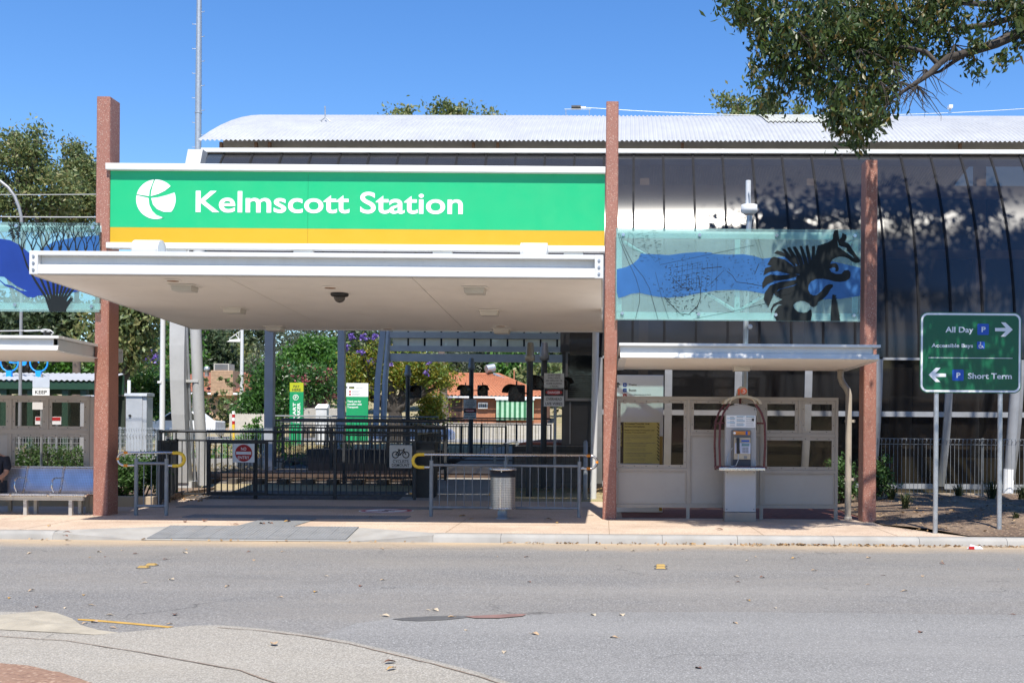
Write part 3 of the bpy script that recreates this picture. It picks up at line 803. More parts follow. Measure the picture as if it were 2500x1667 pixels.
# ------------------------------------------------------------------ screens behind phone and bench
def pane_mat(): return MATS.get('brown_pane') or glassy('brown_pane', (0.05, 0.042, 0.035), 0.90, 0.06, tint=(0.93, 0.90, 0.87))
def screen(label, bars, panes, infills, legs, Y, loc, cap=None):
    t = thing('shelter_screen', label, 'screen', loc)
    for (x0, x1, z0, z1) in bars:
        B(x0, x1, Y - 0.03, Y + 0.03, z0, z1).build('frame_bar', TAUPE, t, bevel=0.004)
    for (x0, x1, z0, z1) in legs:
        B(x0, x1, Y - 0.0285, Y + 0.0285, z0, z1).build('leg', TAUPE, t)
    for (x0, x1, z0, z1) in panes:
        gp = B(x0 + 0.03, x1 - 0.03, Y - 0.004, Y + 0.004, z0 + 0.03, z1 - 0.03).build('window_pane', pane_mat(), t)
        w = 0.055
        for (a, b_, c, d) in ((x0, x1, z1 - w, z1), (x0, x1, z0, z0 + w), (x0, x0 + w, z0 + w, z1 - w), (x1 - w, x1, z0 + w, z1 - w)):
            B(a, b_, Y - 0.018, Y - 0.005, c, d).build('glazing_bead', TAUPE, gp)
        sb = MB()
        n = max(2, int((x1 - x0) / 0.2))
        for k in range(n):
            xx = x0 + (x1 - x0) * (k + 0.5) / n
            for z in (z0 + w/2, z1 - w/2):
                sb.cyl((xx, Y - 0.022, z), (xx, Y - 0.017, z), 0.009, None, 6)
        n = max(2, int((z1 - z0) / 0.2))
        for k in range(n):
            z = z0 + (z1 - z0) * (k + 0.5) / n
            for xx in (x0 + w/2, x1 - w/2):
                sb.cyl((xx, Y - 0.022, z), (xx, Y - 0.017, z), 0.009, None, 6)
        tag(sb.build('screws', BLACK, gp), kind='stuff')
    for (x0, x1, z0, z1) in infills:
        ip = B(x0 + 0.01, x1 - 0.01, Y - 0.008, Y + 0.008, z0 + 0.01, z1 - 0.01).build('infill_panel', PANELGREY, t)
        w = 0.028
        for (a, b_, c, d) in ((x0, x1, z1 - w, z1), (x0, x1, z0, z0 + w), (x0, x0 + w, z0 + w, z1 - w), (x1 - w, x1, z0 + w, z1 - w)):
            B(a, b_, Y - 0.016, Y - 0.009, c, d).build('edge_strip', TAUPE, ip)
    return t
SYR = 19.78
def X7(cx): return at(1460 + 0.3443*cx, 1100, SYR)[0]
def Z7(cy): return at(1600, 800 + 0.3443*cy, SYR)[2]
def bar7(a, b_, c, d): return (X7(a), X7(b_), Z7(d), Z7(c))
bars = [bar7(118, 1700, 486, 510), bar7(118, 134, 510, 1250), bar7(628, 654, 510, 1250), bar7(1146, 1174, 510, 1250), bar7(1678, 1700, 510, 1250), bar7(134, 628, 992, 1016), bar7(654, 1146, 742, 766), bar7(1174, 1678, 742, 768), bar7(1416, 1440, 510, 742), bar7(1174, 1678, 1000, 1026), bar7(118, 1700, 1250, 1272)]
panes = [bar7(136, 627, 511, 991), bar7(655, 1145, 511, 741), bar7(1175, 1415, 511, 741), bar7(1441, 1677, 511, 741), bar7(1175, 1677, 769, 999)]
infl = [bar7(136, 627, 1017, 1249), bar7(655, 1145, 767, 1249), bar7(1175, 1677, 1027, 1249)]
legs = [(X7(a), X7(b_), 0, Z7(1272)) for a, b_ in ((118, 134), (628, 652), (1148, 1172), (1676, 1700))]
screen('taupe framed windbreak screen with five windows behind the payphone', bars, panes, infl, legs, SYR, (2.2, SYR, 0))
SYL = 20.35
def XL(cx): return at(cx*0.1403, 1000, SYL)[0]
def ZL_(y): return at(110, y, SYL)[2]
ztop, zmid1, zmid0, zlow = ZL_(965), ZL_(1050), ZL_(1058), ZL_(1136)
xa = XL(1500) + 0.08
bl = []; pl = []; il = []; ll = []
xs_ = [xa, XL(860), XL(220), XL(-420), XL(-1060)]
bl.append((xs_[-1], xa, ztop - 0.07, ztop)); bl.append((xs_[-1], xa, zmid0 - 0.005, zmid1 + 0.02)); bl.append((xs_[-1], xa, 0.28, 0.36))
for i, x in enumerate(xs_):
    zt = ztop - 0.07
    if i in (0, 2, 4): bl.append((x - 0.06, x, 0.36, zmid0 - 0.005)); ll.append((x - 0.06, x, 0, 0.28))
    bl.append((x - 0.06, x, zmid1 + 0.02, zt))
for a, b_ in zip(xs_[1:], xs_):
    pl.append((a, b_ - 0.06, zmid1 + 0.022, ztop - 0.072))
pl.append((xs_[2], xs_[0] - 0.06, zlow - 0.07, zmid0 - 0.007))
bl.append((xs_[2], xs_[0] - 0.06, zlow - 0.12, zlow - 0.072))
il.append((xs_[2], xs_[0] - 0.06, 0.362, zlow - 0.122))
il.append((xs_[4], xs_[2] - 0.06, 0.362, zmid0 - 0.007))
screen('taupe framed windbreak screen with small windows behind the metal bench', bl, pl, il, ll, SYL, (xa - 1.5, SYL, 0))
t = thing('side_screen', 'narrow taupe end panel standing beside the column at the bench', 'screen', (at(237, 1000, 20.2)[0], 20.2, 0))
X = at(234, 1000, 20.2)[0]
MB().prism([(20.05, 0.1), (20.8, 0.1), (20.8, 2.0), (20.7, 2.12), (20.05, 2.12)], X - 0.02, X + 0.03, 'x').build('panel', TAUPE, t)
B(X - 0.03, X + 0.04, 20.04, 20.10, 0, 2.1).build('post', TAUPE, t)

# ------------------------------------------------------------------ art glass panels
AG = 19.50
FROST = glassy('frosted_teal_glass', (0.30, 0.42, 0.41), 0.62, 0.15, tint=(0.78, 0.97, 0.96))
RIVER = glassy('river_blue_print', (0.055, 0.17, 0.38), 0.42, 0.2, tint=(0.35, 0.55, 0.95))
RIVERD = glassy('deep_blue_print', (0.016, 0.045, 0.26), 0.15, 0.2, tint=(0.2, 0.3, 0.9))
ARTINK = mat('art_dark_print', (0.008, 0.011, 0.012), 0.6, spec=0.25)
FRAMET = mat('teal_white_frame', (0.74, 0.82, 0.80), 0.45)
ax0, ax1, az0, az1 = rect(1503, 559, 2101, 783, AG)
art = thing('art_glass_panel', 'frosted glass panel with blue river, street map and dark numbat', 'glass panel', ((ax0+ax1)/2, AG, az0))
B(ax0, ax1, AG, AG + 0.016, az0, az1).build('glass_pane', FROST, art)
for z in (az1 - 0.16, az0 + 0.03):
    B(ax0 + 0.02, ax1 - 0.02, AG + 0.06, AG + 0.14, z, z + 0.12).build('frame_rail', FRAMET, art)
for x in (ax0 + 0.02, (ax0 + ax1)/2 - 0.05, ax1 - 0.12):
    B(x, x + 0.09, AG + 0.065, AG + 0.135, az0 + 0.16, az1 - 0.17).build('frame_post', FRAMET, art)
xmid = (ax0 + ax1)/2 - 0.05
for xs1, xs2 in ((ax0 + 0.1, xmid - 0.01), (ax1 - 0.12, xmid + 0.1)):
    rod([(xs1, AG + 0.1, az1 - 0.2), (xs2, AG + 0.1, az0 + 0.2)], 0.03, 8).build('brace', FRAMET, art)
def ap(q, Y=AG):
    p = at(1480 + 0.2721*q[0], 550 + 0.2721*q[1], Y)
    return (min(ax1 - 0.003, max(ax0 + 0.003, p[0])), min(az1 - 0.003, max(az0 + 0.003, p[2])))
def aprint(name, polys, m, y):
    b = MB()
    for pl_ in polys:
        b.prism([ap(q) for q in pl_], y - 0.001, y)
    return b.build(name, m, art)
river = [(95, 395), (180, 375), (240, 345), (290, 300), (310, 255), (450, 262), (560, 268), (700, 250), (830, 240), (940, 245), (960, 258), (1100, 265), (1230, 260), (1320, 275), (1400, 300), (1500, 290), (1700, 280), (1900, 290), (2050, 330), (2290, 382), (2290, 632), (2100, 660), (1900, 665), (1700, 650), (1500, 620), (1400, 610), (1300, 590), (1150, 578), (980, 585), (850, 605), (700, 635), (550, 650), (430, 635), (300, 605), (220, 615), (160, 640), (110, 650), (95, 600)]
aprint('river_print', [river], RIVER, AG - 0.002)
numbat = [[(1690, 370), (1760, 350), (1850, 350), (1872, 270), (1880, 262), (1895, 185), (1960, 165), (2010, 145), (2035, 120), (2033, 85), (2050, 45), (2080, 42), (2085, 90), (2092, 128), (2112, 108), (2120, 68), (2150, 85), (2157, 110), (2140, 150), (2180, 170), (2200, 205), (2230, 250), (2262, 290), (2282, 318), (2270, 335), (2240, 338), (2205, 325), (2175, 300), (2140, 285), (2100, 280), (2060, 290), (2025, 310), (2010, 345), (2060, 340), (2080, 360), (2086, 390), (2080, 412), (2062, 415), (2050, 405), (2060, 395), (2052, 380), (2030, 378), (2000, 392), (2020, 420), (2060, 438), (2110, 435), (2135, 405), (2170, 400), (2190, 420), (2192, 450), (2180, 480), (2150, 500), (2100, 508), (2050, 505), (2000, 490), (1940, 480), (1880, 483), (1835, 505), (1815, 540), (1812, 580), (1830, 615), (1860, 630), (1890, 625), (1930, 590), (1965, 545), (2000, 528), (2030, 530), (2035, 550), (2010, 575), (1985, 620), (1940, 665), (1900, 690), (1893, 715), (1860, 735), (1835, 725), (1820, 700), (1780, 680), (1740, 676), (1700, 690), (1678, 715), (1690, 750), (1720, 775), (1770, 785), (1800, 780), (1825, 757), (1840, 758), (1845, 800), (1835, 858), (1530, 858), (1505, 815), (1512, 770), (1545, 725), (1582, 710), (1540, 705), (1500, 735), (1482, 790), (1474, 755), (1500, 705), (1585, 665), (1530, 640), (1640, 585), (1740, 520), (1700, 470), (1740, 440)],
    [(1848, 187), (1873, 185), (1872, 260), (1858, 352), (1838, 345)], [(1787, 185), (1810, 183), (1836, 290), (1850, 375), (1815, 360)], [(1734, 188), (1755, 186), (1798, 290), (1822, 390), (1776, 355)], [(1674, 195), (1700, 190), (1755, 285), (1780, 390), (1735, 350)], [(1620, 203), (1648, 199), (1708, 285), (1745, 385), (1692, 340)], [(1575, 213), (1600, 211), (1662, 285), (1710, 375), (1640, 310)], [(1507, 250), (1533, 226), (1590, 245), (1680, 330), (1705, 385), (1600, 280)],
    [(1408, 450), (1425, 385), (1488, 366), (1445, 352), (1475, 298), (1500, 282), (1600, 308), (1690, 375), (1760, 440), (1640, 438), (1530, 408), (1460, 420)], [(1402, 570), (1399, 520), (1425, 465), (1475, 442), (1560, 452), (1680, 437), (1740, 450), (1610, 488), (1510, 498), (1445, 530)], [(1412, 660), (1422, 605), (1470, 540), (1560, 508), (1690, 492), (1730, 465), (1760, 510), (1650, 545), (1545, 575), (1500, 620), (1452, 735)], [(1505, 610), (1560, 575), (1680, 545), (1760, 500), (1740, 560), (1640, 615), (1530, 640)]]
ARTY = AG - 0.004
b = MB()
for i, pl_ in enumerate(numbat):
    b.prism([ap(q) for q in pl_], ARTY - 0.001 - 0.0004*i, ARTY - 0.0004*i)
b.build('numbat_print', ARTINK, art)
aprint('face_stripe', [[(2072, 148), (2080, 150), (2085, 180), (2110, 192), (2150, 200), (2160, 215), (2150, 228), (2170, 240), (2225, 290), (2215, 292), (2150, 245), (2110, 215), (2080, 195)]], FROST, ARTY - 0.007)
plant = [(2012, 858), (2015, 820)]
for k in range(9):
    y = 820 - 22*k; plant += [(2008 + 2*k, y - 14), (2018 + 1.5*k, y - 6)]
plant += [(2027, 620)]
for k in range(9):
    y = 644 + 22*k; plant += [(2066 + 4*k, y - 14), (2052 + 5*k, y + 4)]
plant += [(2100, 858)]
aprint('grass_tree_print', [plant], ARTINK, ARTY - 0.002)
# street map lines printed over the river
mp = MB()
def seg(a, b_, w=1.4):
    A = Vector(ap(a)); Bv = Vector(ap(b_))
    d = Bv - A
    if d.length < 0.004: return
    n = Vector((-d.y, d.x)).normalized() * w * 0.0017
    mp.add([(A.x+n.x, ARTY, A.y+n.y), (Bv.x+n.x, ARTY, Bv.y+n.y), (Bv.x-n.x, ARTY, Bv.y-n.y), (A.x-n.x, ARTY, A.y-n.y)], [(0, 1, 2, 3)])
def pline(ps, w=1.4, dash=False):
    for a, b_ in zip(ps, ps[1:]):
        if dash:
            n = max(1, int(math.dist(a, b_) / 22))
            for k in range(n):
                t0, t1 = k/n, (k + 0.6)/n
                seg((a[0]+(b_[0]-a[0])*t0, a[1]+(b_[1]-a[1])*t0), (a[0]+(b_[0]-a[0])*t1, a[1]+(b_[1]-a[1])*t1), w)
        else: seg(a, b_, w)
pline([(105, 70), (130, 160), (200, 330), (265, 470), (300, 590), (300, 680), (262, 840)], 2.0)
pline([(118, 70), (150, 170), (240, 350), (330, 460), (385, 560), (430, 720), (465, 850)], 2.0)
pline([(185, 190), (205, 60)]); pline([(205, 60), (250, 100), (232, 210), (330, 250)], 1.4)
pline([(420, 40), (480, 350)], 1.5, True); pline([(320, 40), (350, 210), (450, 340)], 1.6, True)
pline([(480, 355), (1330, 178)], 1.6); pline([(1330, 110), (1420, 380)], 1.3, True); pline([(570, 350), (610, 560), (640, 830)], 1.6, True)
pline([(440, 420), (500, 660), (560, 840)], 1.6); pline([(1360, 100), (1410, 300), (1425, 380)], 1.4, True)
pline([(850, 390), (900, 385), (1040, 372)], 3); pline([(780, 840), (1100, 780), (1430, 700)], 1.6); pline([(830, 460), (850, 640), (820, 720), (740, 800), (660, 790), (560, 690), (520, 640)], 3)
pline([(1080, 410), (1130, 450), (1170, 510), (1260, 520), (1400, 545)], 2.6); pline([(1330, 440), (1370, 345)], 3.5); pline([(920, 540), (1060, 400)], 1.6); pline([(600, 480), (680, 560), (780, 570)], 3)
random.seed(21)
for k in range(260):      # lots and lettering as short ticks
    cx, cy = random.gauss(700, 130), random.gauss(560, 130)
    if not (330 < cx < 1000 and 150 < cy < 840): continue
    if cx < 520 and cy > 600: continue
    a = random.choice((0.2, -0.2, 1.75)); L = random.uniform(8, 26)
    seg((cx, cy), (cx + L*math.cos(a), cy + L*math.sin(a)), random.uniform(1.2, 3.2))
for k in range(150):
    cx, cy = random.uniform(880, 1400), random.uniform(260, 740)
    a = random.choice((-0.22, 1.3)); L = random.uniform(8, 20)
    seg((cx, cy), (cx + L*math.cos(a), cy + L*math.sin(a)), random.uniform(1.2, 2.6))
for k in range(60):
    cx, cy = random.uniform(240, 470), random.uniform(50, 330)
    L = random.uniform(10, 40); seg((cx, cy), (cx + L, cy - 0.1*L), 1.2)
for i in range(9):
    seg((640 + 45*i, 330 + 10*(i % 2)), (625 + 45*i, 590), 1.3)
for i in range(7):
    seg((600, 380 + 42*i), (860, 330 + 45*i), 1.2)
tag(mp.build('map_print', ARTINK, art), kind='stuff')
for q in ((153, 85), (838, 88), (1530, 93), (2230, 95), (143, 790), (828, 797), (1520, 803), (2222, 810)):
    p = ap(q)
    MB().cyl((p[0], AG - 0.02, p[1]), (p[0], AG + 0.06, p[1]), 0.03, 0.03, 14).build('bolt', STAINLESS, art)

# left panel: branching tree over a blue river
bx0, bx1, bz0, bz1 = at(-330, 650, AG)[0], at(243, 650, AG)[0], at(120, 761, AG)[2], at(120, 543, AG)[2]
art2 = thing('art_glass_panel', 'frosted glass panel with deep blue river and dark branching tree', 'glass panel', ((bx0+bx1)/2, AG, bz0))
B(bx0, bx1, AG, AG + 0.016, bz0, bz1).build('glass_pane', FROST, art2)
for z in (bz1 - 0.15, bz0 + 0.05):
    B(bx0 + 0.02, bx1 - 0.01, AG + 0.06, AG + 0.14, z, z + 0.11).build('frame_rail', FRAMET, art2)
B(bx1 - 0.42, bx1 - 0.33, AG + 0.065, AG + 0.135, bz0 + 0.17, bz1 - 0.16) 
rod([(bx1 - 1.1, AG + 0.1, bz0 + 0.55), (bx0 + 0.5, AG + 0.1, bz0 + 0.15)], 0.03).build('brace', FRAMET, art2)
def ap2(q):
    p = at(q[0]*0.16582, 520 + q[1]*0.16582, AG)
    return (min(bx1 - 0.003, max(bx0 + 0.003, p[0])), min(bz1 - 0.003, max(bz0 + 0.003, p[2])))
riv2 = [(-2000, 420), (-800, 380), (0, 380), (150, 400), (300, 480), (420, 580), (600, 700), (1000, 850), (1300, 940), (1480, 1010), (1480, 1090), (1180, 1150), (1000, 1180), (700, 1205), (450, 1175), (250, 1080), (60, 940), (-300, 900), (-2000, 1000)]
MB().prism([ap2(q) for q in riv2], AG - 0.003, AG - 0.002).build('river_print', RIVERD, art2)
riv3 = [(560, 560), (800, 420), (1100, 360), (1480, 330), (1480, 600), (1200, 570), (1000, 600), (700, 620)]
MB().prism([ap2(q) for q in riv3], AG - 0.0032, AG - 0.0022).build('river_print', RIVER, art2)
MB().prism([ap2(q) for q in [(-400, 880), (0, 985), (80, 1050), (180, 1070), (300, 1140), (560, 1170), (700, 1205), (560, 1215), (500, 1245), (400, 1235), (300, 1165), (200, 1110), (80, 1075), (0, 1000), (-400, 920)]], AG - 0.0042, AG - 0.0032).build('shore_line_print', RIVERD, art2)
tb = MB()
random.seed(5)
def stroke(ps, w0, w1):
    P = [Vector(ap2(q)) for q in ps]; n = len(P); L = []; Rr = []
    for i in range(n):
        d = (P[min(n-1, i+1)] - P[max(0, i-1)])
        if d.length < 1e-5: d = Vector((0, 1))
        d.normalize(); w = (w0 + (w1 - w0)*i/(n-1)) * 0.16582/FPX*AG*0.5
        nn = Vector((-d.y, d.x)) * w
        L.append(P[i] + nn); Rr.append(P[i] - nn)
    for i in range(n-1):
        y = AG - 0.005 - 0.001*random.random()
        tb.add([(L[i].x, y, L[i].y), (L[i+1].x, y, L[i+1].y), (Rr[i+1].x, y, Rr[i+1].y), (Rr[i].x, y, Rr[i].y)], [(0, 1, 2, 3)])
def branch(x, y, tx, ty, w, depth):
    mx, my = (x+tx)/2 + random.uniform(-25, 25), (y+ty)/2
    stroke([(x, y), ((x+mx)/2 + random.uniform(-8, 8), (y+my)/2), (mx, my), ((tx+mx)/2 + random.uniform(-8, 8), (ty+my)/2), (tx, ty)], w, w*0.55)
    if depth <= 0: return
    for s_ in (-1, 1):
        ln = random.uniform(0.5, 0.75) * math.hypot(tx-x, ty-y)
        an = math.atan2(ty-y, tx-x)*0.55 + (-math.pi/2)*0.45 + s_*random.uniform(0.15, 0.5)
        branch(tx, ty, tx + ln*math.cos(an), max(105, ty + ln*math.sin(an)), max(7, w*0.6), depth - 1)
for (tx, ty, w) in ((330, 560, 42), (480, 560, 48), (620, 590, 50), (760, 560, 56), (880, 570, 52), (1010, 560, 48), (1130, 580, 46), (1260, 560, 42), (1400, 600, 36)):
    sx = 820 + (tx - 820)*0.28
    stroke([(820 + (sx-820)*0.5, 1450), (sx, 1250), ((sx*0.55+tx*0.45), 1000), ((sx*0.2+tx*0.8), 780), (tx, ty)], 40, w*0.5)
    for s_ in (-1, 0, 1):
        branch(tx, ty, tx + s_*75 + random.uniform(-25, 25), ty - random.uniform(150, 230), w*0.42, 3)
stroke([(805, 1452), (800, 1300), (790, 1200)], 70, 50); stroke([(930, 1452), (960, 1380), (1060, 1250)], 75, 45)
for k in range(60):
    a = random.uniform(1.6, 4.6); r = random.uniform(20, 95); cx, cy = 215 + random.uniform(-60, 90), 250 + random.uniform(-110, 120)
    stroke([(cx, cy), (cx + r*0.5*math.cos(a), cy + r*0.5*math.sin(a)), (cx + r*math.cos(a), max(104, cy + r*math.sin(a)))], 16, 3)
tb.build('tree_print', ARTINK, art2)
for q in ((245, 190), (1372, 218), (222, 1350), (1350, 1375)):
    p = ap2(q)
    MB().cyl((p[0], AG - 0.02, p[1]), (p[0], AG + 0.06, p[1]), 0.03, 0.03, 14).build('bolt', STAINLESS, art2)
# ------------------------------------------------------------------ hoop barriers
def bend(cx, cz, r, side, Y, n=10):
    """half circle from the upper tube round to the lower tube"""
    return [(cx + side*r*math.sin(math.pi*k/n), Y, cz + r*math.cos(math.pi*k/n)) for k in range(n+1)]
def hoop_barrier(label, xl, xr, Y, nb, ext_l, ext_r, yellow_side):
    t = thing('hoop_barrier', label, 'barrier', ((xl+xr)/2, Y, 0))
    zt, zb = 1.115, 0.885
    r = (zt - zb)/2; cz = (zt + zb)/2
    posts = [xl, xr] + ([(xl+xr)/2] if xr - xl > 1.5 else [])
    for x in posts:
        b = MB().cyl((x, Y, -0.02), (x, Y, 1.01), 0.036, None, 12)
        b.build('post', RAILGREY, t)
        MB().cyl((x, Y, 1.0), (x, Y, 1.10), 0.010, None, 6).build('pin', RAILGREY, t)
    for z, rr in ((0.925, 0.026), (0.165, 0.026)):
        rod([(xl, Y, z), (xr, Y, z)], rr, 10).build('rail', RAILGREY, t)
    bm = rod([(0, 0, 0.19), (0, 0, 0.90)], 0.0085, 6).mesh('baluster', RAILGREY)
    for k in range(nb):
        x = xl + (xr - xl)*(k + 1)/(nb + 1)
        link('baluster', bm, t, (x - (xl+xr)/2, 0, 0))
    pl = [(xl - 0.03, Y, zb)] + [(xl - ext_l, Y, zb)] + bend(xl - ext_l, cz, r, -1, Y)[::-1] + [(xr + ext_r, Y, zt)] + bend(xr + ext_r, cz, r, 1, Y) + [(xr + ext_r, Y, zb), (xr + 0.03, Y, zb)]
    rod(pl, 0.024, 12).build('hoop_tube', STAINLESS, t)
    s_ = yellow_side
    cx = xl - ext_l if s_ < 0 else xr + ext_r
    ys_ = [(cx - s_*0.09, Y, zt)] + bend(cx, cz, r, s_, Y) + [(cx - s_*0.09, Y, zb)]
    rod(ys_, 0.030, 12).build('yellow_sleeve', YELLOW, t)
    cx = xr + ext_r if s_ < 0 else xl - ext_l
    for a, c in (((cx, Y, zt), (cx - s_*-0.07, Y, zt)), ((cx, Y, zb), (cx + s_*0.07, Y, zb))):
        MB().cyl(a, c, 0.026, None, 12).build('orange_band', ORANGE, t)
    MB().cyl((cx - s_*r, Y, cz + 0.02), (cx - s_*r, Y, cz - 0.02), 0.027, None, 12).build('orange_band', ORANGE, t)
    return t
hoop_barrier('long grey barrier with steel hoop rail and yellow end behind the bin', -3.10, -0.43, 19.95, 17, 0.22, 0.20, -1)
hoop_barrier('short grey barrier with steel hoop rail and yellow end by the column', -8.33, -7.79, 19.73, 3, 0.22, 0.20, 1)

# ------------------------------------------------------------------ bin
def perforated(name, col, pitch, metal=0.85):
    m, nt, nd, lk, bs = nodes_of(name)
    uv = nd.new('ShaderNodeUVMap').outputs[0]
    sp = nd.new('ShaderNodeSeparateXYZ'); lk.new(uv, sp.inputs[0])
    u = math_n(nt, 'DIVIDE', sp.outputs[0], pitch); v = math_n(nt, 'DIVIDE', sp.outputs[1], pitch)
    fu = math_n(nt, 'ABSOLUTE', math_n(nt, 'SUBTRACT', math_n(nt, 'FRACT', u), 0.5))
    fv = math_n(nt, 'ABSOLUTE', math_n(nt, 'SUBTRACT', math_n(nt, 'FRACT', v), 0.5))
    par = math_n(nt, 'FLOORED_MODULO', math_n(nt, 'ADD', math_n(nt, 'FLOOR', u), math_n(nt, 'FLOOR', v)), 2.0)
    h = math_n(nt, 'MULTIPLY', math_n(nt, 'LESS_THAN', fu, 0.44), math_n(nt, 'LESS_THAN', fv, 0.13))
    w = math_n(nt, 'MULTIPLY', math_n(nt, 'LESS_THAN', fv, 0.44), math_n(nt, 'LESS_THAN', fu, 0.13))
    slot = math_n(nt, 'ADD', math_n(nt, 'MULTIPLY', par, h), math_n(nt, 'MULTIPLY', math_n(nt, 'SUBTRACT', 1.0, par), w))
    n = pos_noise(nt, 6, 4)
    lk.new(ramp(nt, n, [(0.3, sc(col, 0.85)), (0.7, sc(col, 1.1))]), bs.inputs['Base Color'])
    bs.inputs['Metallic'].default_value = metal; bs.inputs['Roughness'].default_value = 0.35
    tr = nd.new('ShaderNodeBsdfTransparent')
    mx = nd.new('ShaderNodeMixShader'); lk.new(slot, mx.inputs[0]); lk.new(bs.outputs[0], mx.inputs[1]); lk.new(tr.outputs[0], mx.inputs[2])
    lk.new(mx.outputs[0], nd['Material Output'].inputs[0])
    return m
PERF = perforated('slotted_steel', (0.60, 0.58, 0.56), 0.030)
BINX, BINY = -1.78, 19.62
t = thing('litter_bin', 'round slotted steel litter bin on a short post before the barrier', 'bin', (BINX, BINY, 0))
MB().lathe([(0.12, 0), (0.12, 0.012), (0.088, 0.013), (0.088, 0.17)], (BINX, BINY, 0.0), 24).build('post', GALV, t)
MB().lathe([(0.23, 0.17), (0.235, 0.18), (0.235, 0.20), (0.20, 0.201)], (BINX, BINY, 0), 32).build('base_ring', STAINLESS, t)
b = MB(); n = 40
vv = [(BINX + 0.222*math.sin(2*math.pi*k/n - math.pi), BINY - 0.222*math.cos(2*math.pi*k/n - math.pi), z) for z in (0.20, 0.74) for k in range(n + 1)]
b.add(vv, [(k, k+1, k+n+2, k+n+1) for k in range(n)], True)
o = b.build('slotted_drum', PERF, t)
uvl = o.data.uv_layers.new(name='UVMap')
for lp_ in o.data.loops:
    k = lp_.vertex_index % (n + 1); uvl.data[lp_.index].uv = (k/n*2*math.pi*0.222, 0.0 if lp_.vertex_index <= n else 0.54)
MB().lathe([(0.205, 0.205), (0.205, 0.70)], (BINX, BINY, 0), 24).build('liner', mat('bin_liner', (0.07, 0.065, 0.06), 0.7), t)
MB().lathe([(0.228, 0.735), (0.228, 0.855), (0.20, 0.856), (0.20, 0.74)], (BINX, BINY, 0), 32).build('black_collar', BLACK, t)
MB().lathe([(0.236, 0.852), (0.243, 0.86), (0.243, 0.885), (0.232, 0.895), (0.15, 0.893), (0.15, 0.855)], (BINX, BINY, 0), 32).build('rim', STAINLESS, t)
for a in (-0.02,):
    B(BINX + a - 0.012, BINX + a + 0.012, BINY - 0.229, BINY - 0.222, 0.20, 0.735).build('seam_strip', STAINLESS, t)
B(BINX - 0.012, BINX + 0.006, BINY - 0.252, BINY - 0.24, 0.83, 0.885).build('latch', STAINLESS, t)

# ------------------------------------------------------------------ payphone
PHX, PHY = 2.395, 19.30
BOOTH = mat('booth_grey_white', (0.42, 0.405, 0.39), 0.4, var=0.05, scale=2, dirt=0.2, dirtcol=(0.3, 0.26, 0.22))
BEIGE = mat('beige_plastic', (0.45, 0.38, 0.27), 0.5)
t = thing('payphone', 'grey pedestal payphone with maroon hoop hood and beige arch', 'payphone', (PHX, PHY, 0))
B(PHX-0.27, PHX+0.27, PHY-0.02, PHY+0.22, 0.17, 0.90).build('pedestal', BOOTH, t, bevel=0.012)
B(PHX-0.275, PHX+0.275, PHY-0.025, PHY+0.22, 0.0, 0.165).build('kick_plate', mat('kick_plate_metal', (0.26, 0.23, 0.21), 0.4, 0.6), t, bevel=0.006)
bp = [(PHX-0.27, 0.96), (PHX+0.27, 0.96), (PHX+0.27, 1.99)] + [(PHX + 0.27 - 0.54*k/8, 1.99 + 0.06*math.sin(math.pi*k/8)) for k in range(1, 8)] + [(PHX-0.27, 1.99)]
MB().prism(bp, PHY, PHY + 0.16).build('back_panel', BOOTH, t, bevel=0.01)
for sx in (-0.235, 0.235):
    for z in (0.86, 0.22, 1.96):
        MB().cyl((PHX+sx, PHY-0.026, z), (PHX+sx, PHY-0.0, z), 0.009, None, 8).build('screw', BLACK, t)
B(PHX-0.40, PHX+0.40, PHY-0.24, PHY+0.10, 0.895, 0.955).build('shelf', STAINLESS, t, bevel=0.012)
B(PHX-0.44, PHX+0.44, PHY-0.12, PHY+0.18, 0.93, 0.972).build('shelf_bracket', MAROON, t)
card = B(PHX-0.255, PHX+0.255, PHY-0.006, PHY-0.001, 1.645, 1.855).build('instruction_card', SIGNWHITE, t)
cb = MB()
random.seed(3)
for i in range(3):
    for j in range(5):
        x0 = PHX - 0.24 + 0.165*i; z = 1.825 - 0.036*j
        cb.box(x0 + (0.05 if i == 0 else 0), x0 + 0.05 + random.uniform(0.06, 0.10), PHY - 0.0085, PHY - 0.0065, z - 0.008, z)
cb.build('card_text', INKGREY, card)
cb = MB()
for i, j in ((1, 0), (1, 2), (2, 0), (0, 1), (0, 3), (1, 4)):
    x0 = PHX - 0.24 + 0.165*i; z = 1.842 - 0.036*j; cb.box(x0 + 0.0, x0 + 0.14, PHY - 0.009, PHY - 0.0068, z - 0.010, z - 0.001)
cb.build('card_headings', mat('card_blue', (0.15, 0.42, 0.62), 0.5), card)
MB().box(PHX+0.19, PHX+0.23, PHY-0.009, PHY-0.0066, 1.76, 1.80).build('card_badge', INK, card)
UNITG = mat('phone_housing_grey', (0.16, 0.15, 0.14), 0.5)
NAVY = mat('dark_navy_box', (0.02, 0.026, 0.04), 0.4)
un = MB().prism(rrect(PHX-0.165, PHX+0.175, 0.965, 1.60, 0.03), PHY-0.05, PHY-0.001).build('phone_housing', UNITG, t, bevel=0.006)
B(PHX-0.135, PHX+0.155, PHY-0.058, PHY-0.051, 1.515, 1.578).build('header_label', mat('header_orange', (0.62, 0.22, 0.03), 0.4), un)
B(PHX+0.078, PHX+0.112, PHY-0.0605, PHY-0.0585, 1.518, 1.576).build('header_blue_patch', SIGNBLUE, un)
MB().cyl((PHX-0.115, PHY-0.062, 1.546), (PHX-0.115, PHY-0.056, 1.546), 0.022, None, 12).build('header_badge', SIGNWHITE, un)
